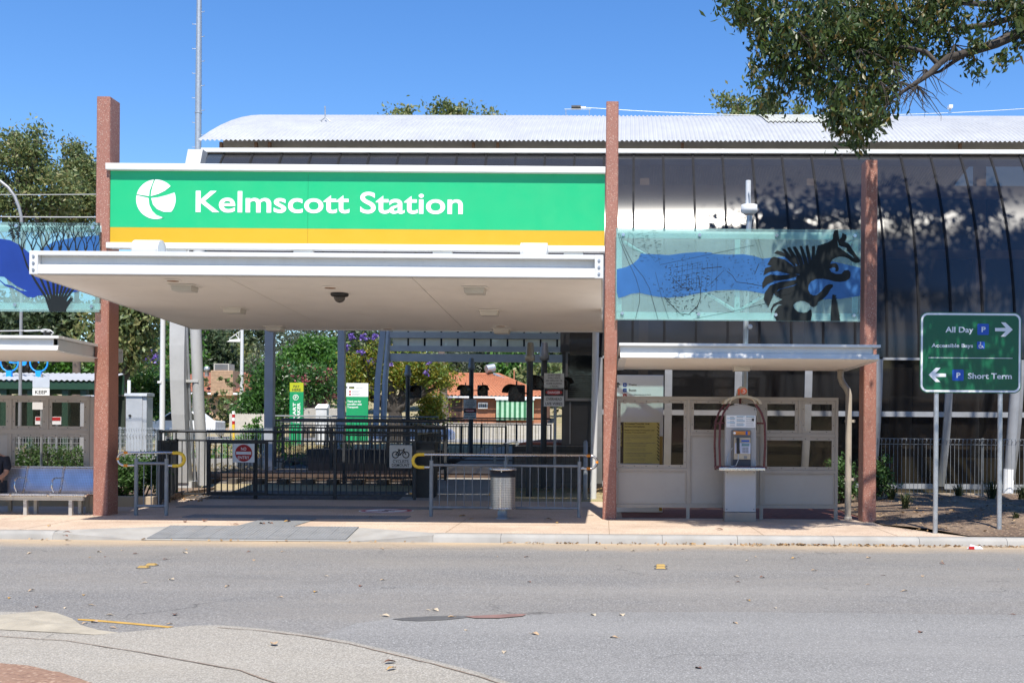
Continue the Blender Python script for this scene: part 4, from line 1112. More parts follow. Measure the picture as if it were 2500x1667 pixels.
B(PHX-0.125, PHX+0.16, PHY-0.10, PHY-0.051, 1.09, 1.47).build('phone_body', BEIGE, un, bevel=0.008)
B(PHX-0.115, PHX+0.158, PHY-0.112, PHY-0.1005, 1.19, 1.375).build('phone_face', mat('phone_face_lilac', (0.50, 0.52, 0.62), 0.35), un, bevel=0.004)
B(PHX+0.005, PHX+0.135, PHY-0.118, PHY-0.1125, 1.32, 1.362).build('display', mat('phone_lcd', (0.10, 0.20, 0.24), 0.2), un)
B(PHX+0.0, PHX+0.135, PHY-0.106, PHY-0.1005, 1.395, 1.425).build('slot_label', SIGNBLUE, un)
for i in range(4):
    for j in range(4):
        B(PHX+0.02+0.027*i, PHX+0.038+0.027*i, PHY-0.119, PHY-0.1125, 1.205+0.026*j, 1.222+0.026*j).build('key', INKGREY, un)
B(PHX+0.045, PHX+0.10, PHY-0.108, PHY-0.1005, 1.10, 1.15).build('coin_return', INKGREY, un)
B(PHX-0.14, PHX+0.165, PHY-0.09, PHY-0.051, 0.965, 1.085).build('coin_box', NAVY, un, bevel=0.004)
MB().tube([(PHX-0.065, PHY-0.13, 1.45), (PHX-0.065, PHY-0.15, 1.42), (PHX-0.062, PHY-0.15, 1.25), (PHX-0.055, PHY-0.13, 1.20)], [0.032, 0.026, 0.026, 0.032], 10).build('handset', BLACK, un)
cdp = [(PHX-0.055, PHY-0.13, 1.20), (PHX-0.06, PHY-0.15, 1.08), (PHX-0.10, PHY-0.17, 0.985), (PHX-0.17, PHY-0.15, 0.968), (PHX-0.235, PHY-0.1, 1.0), (PHX-0.24, PHY-0.06, 1.10), (PHX-0.20, PHY-0.05, 1.20), (PHX-0.15, PHY-0.06, 1.29)]
rod(cdp, 0.008, 6).build('cord', GALV, un)
# hood: front and rear maroon hoops joined by bars, beige arch cover with a round badge
for dy, w in ((-0.22, 0.375), (0.10, 0.425)):
    for s_ in (-1, 1):
        pts = [(PHX + s_*w, PHY+dy, 0.90), (PHX + s_*(w+0.02), PHY+dy, 1.35), (PHX + s_*(w+0.01), PHY+dy, 1.72), (PHX + s_*(w-0.05), PHY+dy, 1.90), (PHX + s_*(w-0.16), PHY+dy, 2.06)]
        rod(pts, 0.019, 10).build('hood_tube', MAROON, t)
    n = 12
    ar = [(PHX + (w-0.15)*math.cos(math.pi*(1 - k/n)), PHY+dy, 2.05 + 0.13*math.sin(math.pi*k/n)) for k in range(n+1)]
    rod(ar, 0.022, 10).build('hood_tube', MAROON if dy > 0 else BEIGE, t)
for s_ in (-1, 1):
    rod([(PHX+s_*0.385, PHY-0.22, 1.71), (PHX+s_*0.435, PHY+0.10, 1.71)], 0.015).build('hood_tie', MAROON, t)
    rod([(PHX+s_*0.27, PHY+0.1, 1.72), (PHX+s_*0.43, PHY+0.1, 1.72)], 0.016).build('hood_tie', MAROON, t)
rod([(PHX, PHY+0.10, 2.02), (PHX, PHY+0.10, 2.17)], 0.022).build('hood_tie', MAROON, t)
n = 14
ar = [(PHX + 0.33*math.cos(math.pi*(1 - k/n)), 2.045 + 0.15*math.sin(math.pi*k/n)) for k in range(n+1)]
ar2 = [(PHX + 0.28*math.cos(math.pi*k/n), 2.05 + 0.105*math.sin(math.pi*k/n)) for k in range(n+1)]
MB().prism(ar + ar2, PHY-0.26, PHY+0.14).build('arch_cover', BEIGE, t)
hs = [(PHX-0.10, 2.185), (PHX+0.10, 2.185), (PHX+0.085, 2.30), (PHX+0.05, 2.345), (PHX-0.03, 2.35), (PHX-0.075, 2.30)]
MB().prism(hs, PHY-0.20, PHY-0.05).build('top_badge_block', BEIGE, t, bevel=0.01)
ORB = mat('badge_orange', (0.72, 0.12, 0.03), 0.4)
bd = MB().cyl((PHX+0.02, PHY-0.212, 2.268), (PHX+0.02, PHY-0.2, 2.268), 0.056, None, 20).build('round_badge', ORB, t)
rod([(PHX+0.005, PHY-0.214, 2.295), (PHX+0.035, PHY-0.214, 2.29), (PHX+0.045, PHY-0.214, 2.262), (PHX+0.025, PHY-0.214, 2.238), (PHX-0.002, PHY-0.214, 2.245)], 0.006, 6).build('badge_mark', SIGNWHITE, bd)
rod([(PHX+0.012, PHY-0.214, 2.272), (PHX+0.022, PHY-0.214, 2.268)], 0.006, 6).build('badge_mark', SIGNWHITE, bd)
B(PHX-0.083, PHX-0.045, PHY-0.206, PHY-0.199, 2.20, 2.31).build('side_label', ORB, t)

# ------------------------------------------------------------------ information totem behind the screen
IY = 21.05
ix0, ix1, iz1 = 0.24, 1.135, 2.63
t = thing('information_totem', 'white information totem with train and bus symbols beside the column', 'information sign', (0.67, IY, 0))
B(ix0, ix1, IY, IY + 0.10, 0.02, iz1).build('board', SIGNWHITE, t, bevel=0.01)
def ip(cx, cy):
    p = at(1480 + cx*0.16582, 900 + cy*0.16582, IY); return p[0], p[2]
a0 = ip(170, 240)
ay = IY - 0.004
ab = MB()
ab.prism([ip(162, 280), ip(180, 280), ip(180, 222), ip(204, 246), ip(208, 232), ip(172, 195), ip(134, 232), ip(138, 246), ip(162, 222)], ay - 0.002, ay)
ab.build('arrow', INK, t)
for cy, m_, shape in ((236, SIGNBLUE, 'train'), (315, SIGNBLUE, 'bus'), (395, SIGNRED, 'bus'), (475, SIGNRED, 'bus')):
    p0, p1 = ip(247, cy + 27), ip(300, cy - 27)
    sq = B(p0[0], p1[0], ay - 0.002, ay, p0[1], p1[1]).build('symbol', m_, t)
    q0, q1 = ip(260, cy + 12), ip(287, cy - 14)
    MB().prism(rrect(q0[0], q1[0], q0[1], q1[1], 0.02), ay - 0.004, ay - 0.0025).build('symbol_figure', SIGNWHITE, sq)
    q0, q1 = ip(265, cy - 1), ip(282, cy - 10)
    B(q0[0], q1[0], ay - 0.006, ay - 0.0045, q0[1], q1[1]).build('symbol_window', m_, sq)
for s_, cx, cy, w, h, m_ in (('Trains', 334, 246, 112, 28, INK), ('Buses', 334, 326, 108, 28, INK), ('Train replacement bus to Perth', 334, 385, 322, 15, INKGREY), ('Only to use when train services are disrupted', 334, 503, 322, 11, SIGNRED)):
    p0, p1 = ip(cx, cy), ip(cx + w, cy - h)
    text(s_, 'lettering', t, m_, p0[0], p0[1], ay, p1[1] - p0[1], p1[0] - p0[0], 0.01)
p0, p1 = ip(250, 1700), ip(745, 788)
nt_ = B(p0[0], p1[0], IY - 0.012, IY - 0.003, 0.95, p1[1]).build('yellow_notice', SIGNYELLOW, t)
q0 = ip(785, 788)
st = B(p1[0], q0[0], IY - 0.012, IY - 0.003, 0.95, p1[1]).build('notice_edge', SIGNYELLOW, t)
zb = MB(); z = p1[1] - 0.02
while z > 1.0:
    zb.prism([(p1[0] + 0.004, z), (q0[0] - 0.004, z - 0.055), (q0[0] - 0.004, z - 0.02), (p1[0] + 0.004, z + 0.02 if z < p1[1] - 0.03 else z + 0.015)][::-1], IY - 0.014, IY - 0.0125); z -= 0.066
zb.build('hazard_stripes', mat('brown_black', (0.05, 0.035, 0.02), 0.6), st)
q1 = ip(205, 788)
B(q1[0], p0[0], IY - 0.012, IY - 0.003, 0.95, p1[1]).build('notice_spine', mat('dark_brown_print', (0.06, 0.04, 0.025), 0.6), t)
text('Service Disruptions', 'spine_lettering', t, SIGNYELLOW, ip(222, 1140)[0], ip(222, 1140)[1], IY - 0.0135, 0.045, ip(205, 830)[1] - ip(205, 1140)[1], 0.02, vert=True)
B(q0[0] + 0.002, ix1 - 0.005, IY - 0.006, IY - 0.002, 0.05, ip(0, 985)[1]).build('side_patch', mat('mustard', (0.45, 0.27, 0.04), 0.5), t)
for s_, cy, w, h in (('Armadale/Thornlie Line:', 818, 372, 24), ('Service Disruptions', 858, 300, 24), ('Nightly from Sunday 15 November until', 910, 440, 15), ('Thursday 19 November 2015', 944, 318, 15), ('Services on the Armadale and Thornlie lines will be', 985, 410, 10), ('cancelled between Cannington and Armadale and', 1007, 398, 10), ('Cannington and Thornlie stations nightly on the', 1028, 385, 10), ('above dates.', 1050, 98, 10),
                    ('The last full line service on Sunday 15 November will be:', 1095, 460, 11), ('To Armadale departing Perth at 7.05pm', 1115, 322, 10), ('To Perth departing Armadale at 7.40pm', 1137, 322, 10), ('To Thornlie departing Perth at 7.15pm', 1178, 308, 10), ('To Perth departing Thornlie at 7.47pm', 1200, 308, 10), ('The last full line service on all other nights will be:', 1244, 412, 11), ('To Armadale departing Perth at 7.20pm', 1264, 322, 10), ('To Perth departing Armadale at 7.40pm', 1286, 322, 10), ('To Thornlie departing Perth at 7.20pm', 1327, 308, 10), ('To Perth departing Thornlie at 7.50pm', 1349, 308, 10), ('Train Replacement Bus Route 907 will operate on', 1392, 400, 10)):
    a, c = ip(266, cy), ip(266 + w, cy - h)
    text(s_, 'notice_text', nt_, INK if h > 14 else INKGREY, a[0], a[1], IY - 0.0135, c[1] - a[1], c[0] - a[0], 0.03 if h > 10 else 0.0, ext=0.0005)

# ------------------------------------------------------------------ green road sign
RSY = 17.4
t = thing('road_sign', 'green parking direction sign with white border on two grey posts', 'road sign', (5.75, RSY, 0.1))
rx0, rx1, rz0, rz1 = 4.955, 6.55, 2.205, 3.47
def rsp(cx, cy):
    yy = cy - 0.0198*(cx - 95)
    return (rx0 + (cx - 85)/(1868 - 85)*(rx1 - rx0), rz1 - (yy - 95)/(1497 - 95)*(rz1 - rz0))
MB().prism(rrect(rx0, rx1, rz0, rz1, 0.12, 8), RSY - 0.045, RSY - 0.04).build('board', ROADGREEN, t)
brd = rrect(rx0 + 0.014, rx1 - 0.014, rz0 + 0.014, rz1 - 0.014, 0.11, 8); bri = rrect(rx0 + 0.045, rx1 - 0.045, rz0 + 0.045, rz1 - 0.045, 0.082, 8)
b = MB(); n = len(brd)
for i in range(n):
    j = (i + 1) % n
    b.quad(*[(q[0], RSY - 0.047, q[1]) for q in (brd[i], brd[j], bri[j], bri[i])])
RSW = mat('reflective_white', (0.74, 0.75, 0.78), 0.35)
b.build('border', RSW, t)
yf = RSY - 0.0465
for s_, cx0, cx1, cy, h in (('All Day', 530, 1020, 452, 100), ('Accessible Bays', 288, 1015, 708, 66), ('Short Term', 930, 1700, 1262, 100)):
    a, c = rsp(cx0, cy), rsp(cx1, cy)
    text(s_, 'lettering', t, RSW, a[0], a[1], yf, h/(1497-95)*(rz1-rz0), c[0] - a[0], 0.025)
for (x0, x1, y0, y1, s_) in ((1090, 1290, 315, 505, 'P'), (655, 855, 1105, 1295, 'P'), (1085, 1220, 622, 750, 'W')):
    a, c = rsp(x0, y1), rsp(x1, y0)
    bx = MB().prism(rrect(a[0], c[0], a[1], c[1], 0.018), yf - 0.0025, yf).build('symbol_square', SIGNBLUE, t)
    w, h = c[0] - a[0], c[1] - a[1]
    if s_ == 'P':
        text('P', 'symbol_letter', bx, RSW, a[0] + w*0.36, a[1] + h*0.27, yf - 0.0045, h*0.47, w*0.36, 0.03)
    else:
        pb = MB()
        cx, cz = a[0] + w*0.47, a[1] + h*0.38
        pb.tube([(cx + 0.3*w*0.75*math.cos(math.radians(k)), yf - 0.004, cz + 0.3*h*0.75*math.sin(math.radians(k))) for k in range(120, 361, 20)], 0.007, 6)
        pb.tube([(cx - 0.02*w, yf - 0.005, cz + 0.33*h), (cx, yf - 0.005, cz + 0.05*h), (cx + 0.22*w, yf - 0.005, cz + 0.04*h), (cx + 0.30*w, yf - 0.005, cz - 0.22*h), (cx + 0.40*w, yf - 0.005, cz - 0.18*h)], 0.007, 6)
        pb.ball((cx - 0.02*w, yf - 0.005, cz + 0.46*h), (0.011, 0.003, 0.011), 10, 6)
        pb.build('wheelchair_figure', RSW, bx)
def arrow(pts): MB().prism([rsp(*q) for q in pts], yf - 0.003, yf - 0.0005).build('arrow', RSW, t)
arrow([(1400, 390), (1590, 390), (1502, 292), (1582, 295), (1710, 422), (1580, 542), (1497, 540), (1588, 450), (1400, 446)])
arrow([(545, 1170), (360, 1165), (450, 1068), (365, 1068), (240, 1188), (362, 1312), (448, 1315), (358, 1225), (545, 1227)])
a, c = rsp(235, 890), rsp(1710, 920)
B(a[0], c[0], yf - 0.002, yf, a[1] - 0.004, a[1] + 0.004).build('divider', RSW, t)
for x in (5.23, 6.235):
    MB().cyl((x, RSY, bedh(x, RSY) - 0.1), (x, RSY, 3.3), 0.038, None, 14).build('post', GALV, t)
for z in (2.45, 3.2):
    B(rx0 + 0.1, rx1 - 0.1, RSY - 0.039, RSY - 0.02, z - 0.02, z + 0.02).build('backing_rail', GALV, t)

# ------------------------------------------------------------------ antenna pole and downpipe by the phone shelter
AY = 20.62
ax_ = at(1818, 900, AY)[0]
t = thing('antenna_pole', 'grey pole with box antenna rising behind the numbat glass panel', 'pole', (ax_, AY, 0))
zt = lambda y: at(1820, y, AY)[2]
MB().tube([(ax_, AY, 0), (ax_ + 0.02, AY, zt(640)), (ax_ + 0.07, AY, zt(526))], 0.05, 14).build('pole', GALV, t)
xx = at(1829, 510, AY)[0]
LG = mat('light_grey_plastic', (0.55, 0.57, 0.60), 0.4)
MB().lathe([(0.10, 0), (0.155, 0.04), (0.155, 0.09), (0.15, 0.10), (0.15, 0.17), (0.06, 0.175)], (xx, AY, zt(523)), 24).build('antenna_box', LG, t)
MB().cyl((xx - 0.02, AY, zt(500)), (xx - 0.02, AY, zt(441)), 0.05, None, 14).build('antenna_tube', LG, t)
rod([(xx - 0.02, AY - 0.07, zt(470)), (xx - 0.005, AY - 0.09, zt(480)), (xx + 0.0, AY - 0.09, zt(500))], 0.012, 6).build('cable', GALV, t)
MB().ball((ax_ + 0.09, AY - 0.05, zt(798)), 0.045, 12, 8).build('camera_ball', LG, t)
rod([(ax_ - 0.13, AY - 0.04, 2.95), (ax_ - 0.12, AY - 0.04, 3.03), (ax_ - 0.08, AY - 0.04, 3.07), (ax_ - 0.05, AY - 0.02, 3.03)], 0.01, 6).build('cable', BLACK, t)
dx = at(2071, 1100, 19.95)[0]
t = thing('downpipe', 'taupe downpipe standing beside the shorter red column', 'downpipe', (dx, 19.95, 0))
rod([(dx - 0.13, 20.05, 2.70), (dx - 0.13, 20.05, 2.56), (dx - 0.10, 20.03, 2.47), (dx - 0.02, 19.96, 2.33), (dx, 19.95, 2.24), (dx, 19.95, 0.06)], 0.058, 14).build('pipe', TAUPE, t)
MB().lathe([(0.07, 0), (0.07, 0.05), (0.055, 0.06)], (dx, 19.95, 0.0), 16).build('shoe', PANELGREY, t)
for z in (0.7, 1.75):
    B(dx - 0.065, dx + 0.12, 19.93, 19.97, z, z + 0.05).build('clamp', TAUPE, t)

# ------------------------------------------------------------------ bench
BY_ = 19.55
bx1_ = -9.10; mod = 0.66
t = thing('bench', 'slotted stainless steel bench with armrests beneath the small canopy', 'bench', (-10.4, BY_, 0))
nm = 4
PERFB = perforated('slotted_bench_steel', (0.60, 0.63, 0.70), 0.030, 0.8)
for i in range(nm):
    x1, x0 = bx1_ - mod*i - 0.02, bx1_ - mod*(i+1) + 0.02
    prof = [(BY_-0.10, 0.345), (BY_-0.11, 0.37), (BY_-0.09, 0.385), (BY_+0.0, 0.378), (BY_+0.22, 0.36), (BY_+0.30, 0.375), (BY_+0.34, 0.42), (BY_+0.40, 0.60), (BY_+0.46, 0.80), (BY_+0.475, 0.825), (BY_+0.51, 0.83)]
    n = len(prof); b = MB()
    b.add([(x0, y, z) for y, z in prof] + [(x1, y, z) for y, z in prof], [(k, k+1, k+n+1, k+n) for k in range(n-1)], True)
    o = b.build('seat_shell', PERFB, t)
    acc = [0]
    for k in range(n-1): acc.append(acc[-1] + math.dist(prof[k], prof[k+1]))
    uvl = o.data.uv_layers.new(name='UVMap')
    for lp_ in o.data.loops:
        k = lp_.vertex_index
        uvl.data[lp_.index].uv = (0.0 if k < n else (x1 - x0), acc[k % n])
    rod([(x0, BY_+0.505, 0.835), (x1, BY_+0.505, 0.835)], 0.018).build('top_rail', STAINLESS, o)
    rod([(x0, BY_-0.105, 0.36), (x1, BY_-0.105, 0.36)], 0.016).build('front_rail', STAINLESS, o)
for i in range(nm + 1):
    x = bx1_ - mod*i
    pr = [(x, BY_-0.11, 0.355), (x, BY_-0.05, 0.375), (x, BY_+0.22, 0.35), (x, BY_+0.31, 0.375), (x, BY_+0.36, 0.45), (x, BY_+0.46, 0.78), (x, BY_+0.50, 0.84)]
    rod(pr, 0.02).build('seat_rib', STAINLESS, t)
    if 0 < i < nm:
        rod([(x, BY_+0.42, 0.64), (x - 0.02, BY_+0.18, 0.65), (x - 0.02, BY_+0.09, 0.62), (x - 0.02, BY_+0.06, 0.50), (x, BY_+0.12, 0.37)], 0.015).build('armrest', STAINLESS, t)
BEAMM = mat('bench_beam_grey', (0.42, 0.40, 0.37), 0.4, 0.3, var=0.06)
B(bx1_ - mod*nm, bx1_ - 0.09, BY_+0.0, BY_+0.07, 0.265, 0.335).build('beam', BEAMM, t, bevel=0.005)
for x in (-9.42, -10.22, -11.02):
    B(x - 0.03, x + 0.03, BY_+0.005, BY_+0.065, 0, 0.265).build('leg', BEAMM, t)
    B(x - 0.03, x + 0.03, BY_+0.36, BY_+0.42, 0, 0.42).build('leg', BEAMM, t)
    B(x - 0.02, x + 0.02, BY_+0.07, BY_+0.36, 0.28, 0.32).build('leg_tie', BEAMM, t)

# ------------------------------------------------------------------ seated person at the bench (mostly outside the frame)
def skin_figure(name, verts, edges, radii, m, parent=None, loc=(0, 0, 0), root=0):
    me = bpy.data.meshes.new(name)
    me.from_pydata(verts, edges, [])
    o = link(name, me, parent, loc)
    md = o.modifiers.new('skin', 'SKIN'); md.use_smooth_shade = True
    sv = me.skin_vertices[0].data if me.skin_vertices else None
    if sv is None:
        me.attributes  # ensure layer
    for i, r in enumerate(radii):
        me.skin_vertices[0].data[i].radius = r if isinstance(r, tuple) else (r, r)
    me.skin_vertices[0].data[root].use_root = True
    sd = o.modifiers.new('sub', 'SUBSURF'); sd.levels = 2; sd.render_levels = 2
    me.materials.append(m)
    return o
SKINM = mat('skin', (0.42, 0.22, 0.14), 0.5, var=0.05)
NAVYSH = mat('navy_cotton', (0.012, 0.014, 0.022), 0.85, var=0.15)
SHORTS = mat('dark_shorts', (0.025, 0.03, 0.038), 0.85, var=0.15)
SOCK = mat('white_sock', (0.70, 0.70, 0.70), 0.9)
SHOE = mat('blue_shoe', (0.03, 0.035, 0.14), 0.6, var=0.2)
pX, pY = -10.90, BY_
per = thing('person', 'seated person in navy shirt, dark shorts and white socks at frame edge', 'person', (pX, pY, 0))
def figure_points():
    v = [(0, 0.22, 0.46), (0, 0.27, 0.72), (0, 0.30, 0.95), (0, 0.28, 1.06), (0, 0.25, 1.14), (0, 0.24, 1.27)]
    e = [(0, 1), (1, 2), (2, 3), (3, 4), (4, 5)]
    r = [(0.15, 0.12), (0.15, 0.11), (0.16, 0.11), (0.06, 0.06), (0.075, 0.085), (0.07, 0.085)]
    for s_ in (-1, 1):
        b0 = len(v)
        v += [(s_*0.10, 0.20, 0.46), (s_*0.17, -0.22, 0.49), (s_*0.18, -0.20, 0.28), (s_*0.18, -0.16, 0.09), (s_*0.19, -0.24, 0.04), (s_*0.20, -0.34, 0.035)]
        e += [(0, b0), (b0, b0+1), (b0+1, b0+2), (b0+2, b0+3), (b0+3, b0+4), (b0+4, b0+5)]
        r += [0.09, 0.062, 0.055, 0.036, 0.038, 0.03]
        b1 = len(v)
        v += [(s_*0.18, 0.29, 0.99), (s_*0.235, 0.22, 0.74), (s_*0.20, -0.03, 0.62), (s_*0.16, -0.12, 0.60)]
        e += [(2, b1), (b1, b1+1), (b1+1, b1+2), (b1+2, b1+3)]
        r += [0.06, 0.045, 0.032, 0.03]
        for f in range(5):
            fb = len(v)
            off = (f - 2)*0.018
            if f == 4 or f == 0:
                pass
            v += [(s_*0.16 + off, -0.17 - 0.01*(2 - abs(f-2)), 0.597), (s_*0.16 + off*1.1, -0.20 - 0.012*(2 - abs(f-2)), 0.575)]
            e += [(b1+3, fb), (fb, fb+1)]
            r += [0.0095, 0.008]
    return v, e, r
v_, e_, r_ = figure_points()
skin_figure('body', v_, e_, r_, SKINM, per)
hd = MB().ball((0, 0.235, 1.26), (0.078, 0.098, 0.115), 16, 12)
hd.build('hair', mat('dark_hair', (0.02, 0.014, 0.01), 0.7), per, local=True).location = (0, 0.012, 0.022)
sh_v = [(0, 0.22, 0.47), (0, 0.27, 0.72), (0, 0.30, 0.95), (0, 0.285, 1.04)]
sh_e = [(0, 1), (1, 2), (2, 3)]; sh_r = [(0.17, 0.14), (0.17, 0.13), (0.18, 0.13), (0.075, 0.075)]
for s_ in (-1, 1):
    k = len(sh_v); sh_v += [(s_*0.19, 0.29, 0.985), (s_*0.245, 0.23, 0.76)]; sh_e += [(2, k), (k, k+1)]; sh_r += [0.078, 0.068]
skin_figure('shirt', sh_v, sh_e, sh_r, NAVYSH, per)
so_v = [(0, 0.22, 0.46)]; so_e = []; so_r = [(0.165, 0.135)]
for s_ in (-1, 1):
    k = len(so_v); so_v += [(s_*0.105, 0.18, 0.465), (s_*0.165, -0.17, 0.49)]; so_e += [(0, k), (k, k+1)]; so_r += [0.105, 0.088]
skin_figure('shorts', so_v, so_e, so_r, SHORTS, per)
for s_ in (-1, 1):
    MB().tube([(s_*0.18, -0.185, 0.25), (s_*0.18, -0.165, 0.14), (s_*0.18, -0.16, 0.07)], [0.052, 0.046, 0.046], 14).build('sock', SOCK, per, local=True)
    skin_figure('shoe', [(s_*0.18, -0.13, 0.045), (s_*0.185, -0.22, 0.045), (s_*0.195, -0.33, 0.035), (s_*0.20, -0.38, 0.03)], [(0, 1), (1, 2), (2, 3)], [(0.05, 0.048), (0.052, 0.05), (0.05, 0.036), (0.04, 0.026)], SHOE, per)
    MB().box(s_*0.19-0.055, s_*0.19+0.055, -0.40, -0.08, 0.0, 0.016).build('shoe_sole', SIGNWHITE, per, local=True, bevel=0.008)
# ------------------------------------------------------------------ station building: barrel of dark sheeting under a corrugated roof
YAW = -math.radians(1.2)
BL = Vector((0.0, 25.7, 0.0))
bld = thing('station_building', 'long station building with dark curved glazing and white corrugated barrel roof', 'station building', BL, rz=YAW)
RB, ZC = 7.6, 3.40
def by(z): return RB - math.sqrt(RB*RB - (z - ZC)**2)
def glass_arc(x0, x1, z0, z1, n, off=0.0, th=0.01):
    b = MB(); vv = []
    for k in range(n + 1):
        z = z0 + (z1 - z0)*k/n
        vv += [(x0, by(z) - off, z), (x1, by(z) - off, z)]
    b.add(vv, [(2*k, 2*k+1, 2*k+3, 2*k+2) for k in range(n)], True)
    return b
DARKGL = glassy('smoked_curved_sheet', (0.030, 0.029, 0.030), 0.15, 0.215, 0.72, aniso=0.7, tint=(0.72, 0.62, 0.54))
LOWGL = glassy('dark_low_glass', (0.012, 0.012, 0.013), 0.30, 0.06, 0.5, tint=(0.5, 0.45, 0.42))
MULL = mat('dark_mullion', (0.008, 0.008, 0.010), 0.7, 0.0, spec=0.2)
X0B, X1B, SP = -10.05, 12.6, 0.735
ZT = 8.46
xs_ = []
x = X0B + 0.42
while x < X1B:
    xs_.append(x); x += SP
for a, b_ in zip([X0B] + xs_, xs_ + [X1B]):
    zb = 4.3 if b_ < -0.1 else 3.30
    glass_arc(a + 0.004, b_ - 0.004, zb, ZT, 16).build('curved_pane', DARKGL, bld, local=True)
for x in xs_:
    zb = 4.3 if x < -0.1 else 3.30
    b = MB(); n = 16; w = 0.024
    vv = []
    for k in range(n + 1):
        z = zb + (ZT - zb)*k/n; y = by(z)
        vv += [(x - w, y - 0.004, z), (x - w, y - 0.03, z), (x + w, y - 0.03, z), (x + w, y - 0.004, z)]
    b.add(vv, [(4*k + j, 4*k + j + 1, 4*k + j + 5, 4*k + j + 4) for k in range(n) for j in range(3)])
    b.build('mullion', MULL, bld, local=True)
# white end trim of the barrel
b = MB(); vv = []; n = 20
for k in range(n + 1):
    z = 4.3 + (8.5 - 4.3)*k/n
    vv += [(X0B - 0.34, by(z) + 0.05, z), (X0B - 0.34, by(z) - 0.05, z), (X0B, by(z) - 0.05, z), (X0B, by(z) + 0.05, z)]
b.add(vv, [(4*k + j, 4*k + (j+1) % 4, 4*k + (j+1) % 4 + 4, 4*k + j + 4) for k in range(n) for j in range(4)])
b.build('end_trim', WHITE, bld, local=True)
gy = by(ZT)
B(X0B - 0.15, X1B, gy - 0.10, gy + 0.14, ZT, ZT + 0.11).build('gutter', WHITE, bld, local=True, bevel=0.01)
B(X0B + 0.1, X1B, gy + 0.75, gy + 0.8, ZT - 0.1, ZT + 0.55).build('clerestory_panel', mat('clerestory_sheet', (0.46, 0.43, 0.40), 0.4, var=0.1), bld, local=True)
RUST = mat('rusty_bracket', (0.22, 0.12, 0.07), 0.8, var=0.3)
for x in (X0B + 0.15, X0B + 1.05, X0B + 1.4, 0.5*(X0B) + 1.6, -2.8, 1.9, 8.9):
    B(x - 0.035, x + 0.035, gy + 0.45, gy + 0.55, ZT + 0.1, ZT + 0.40).build('bracket', RUST, bld, local=True)
# corrugated barrel roof
RR, RYC, RE = 22.0, 12.87, 2.12
zeave = 8.84
phe = math.asin((RYC - RE)/RR)
zc = zeave - RR*math.cos(phe)
def roofpt(x, ph, dz=0.0):
    return (x, RYC - (RR + dz)*math.sin(ph), zc + (RR + dz)*math.cos(ph))
pitch = 0.118; ns = 6; na = 26
xr0, xr1 = -10.4, 13.2
nxr = int((xr1 - xr0)/pitch*ns)
vv = []
for i in range(nxr + 1):
    x = xr0 + pitch/ns*i
    d = 0.02*math.sin(2*math.pi*i/ns)
    for k in range(na + 1):
        vv.append(roofpt(x, phe - 2*phe*k/na, d))
ROOFM = mat('white_corrugated_steel', (0.40, 0.41, 0.425), 0.5, 0.1, var=0.08, scale=1.2, dirt=0.12, dirtcol=(0.45, 0.42, 0.38))
rf = MB().add(vv, [(i*(na+1)+k, (i+1)*(na+1)+k, (i+1)*(na+1)+k+1, i*(na+1)+k+1) for i in range(nxr) for k in range(na)], True).build('roof', ROOFM, bld, local=True)
i0 = int((at(1850, 290, 31)[0] - xr0)/pitch*ns); i1 = int((at(2015, 290, 31)[0] - xr0)/pitch*ns)
vv = []; k0, k1 = phe*0.53, phe*0.78
for i in range(i0, i1 + 1):
    x = xr0 + pitch/ns*i
    for k in range(7):
        vv.append(roofpt(x, k1 + (k0 - k1)*k/6, 0.03 + 0.02*math.sin(2*math.pi*i/ns)))
m_ = i1 - i0
MB().add(vv, [(i*7+k, (i+1)*7+k, (i+1)*7+k+1, i*7+k+1) for i in range(m_) for k in range(6)], True).build('skylight', mat('weathered_fibreglass', (0.44, 0.45, 0.40), 0.5, var=0.15), rf, local=True)
q = roofpt(at(757, 300, 29)[0], phe*0.78)
MB().tube([(q[0]-0.15, q[1], q[2]), (q[0], q[1], q[2]+0.12), (q[0]+0.15, q[1], q[2])], 0.02, 6).tube([(q[0], q[1], q[2]+0.1), (q[0]-0.01, q[1], q[2]+0.42)], 0.02, 6).build('roof_fitting', GALV, rf, local=True)
q = roofpt(at(1395, 270, 32)[0], phe*0.5)
MB().tube([(q[0]-0.4, q[1], q[2]+0.2), (q[0]+0.4, q[1], q[2]+0.2)], 0.009, 6).tube([(q[0]-0.35, q[1], q[2]), (q[0]-0.35, q[1], q[2]+0.2)], 0.012, 6).tube([(q[0]+0.35, q[1], q[2]), (q[0]+0.35, q[1], q[2]+0.2)], 0.012, 6).build('roof_fitting', GALV, rf, local=True)
# interior steel seen through the glazing
INT = mat('interior_beige_steel', (0.42, 0.36, 0.29), 0.6, var=0.08)
B(-0.3, X1B, 2.2, 2.4, 7.45, 7.75).build('inner_beam', INT, bld, local=True)
B(X0B, X1B, 1.9, 2.05, 5.9, 6.1).build('inner_beam', INT, bld, local=True)
for x in (0.95, 5.2, 9.5):
    B(x - 0.12, x + 0.12, 2.6, 2.9, 1.1, 8.6).build('inner_column', INT, bld, local=True)
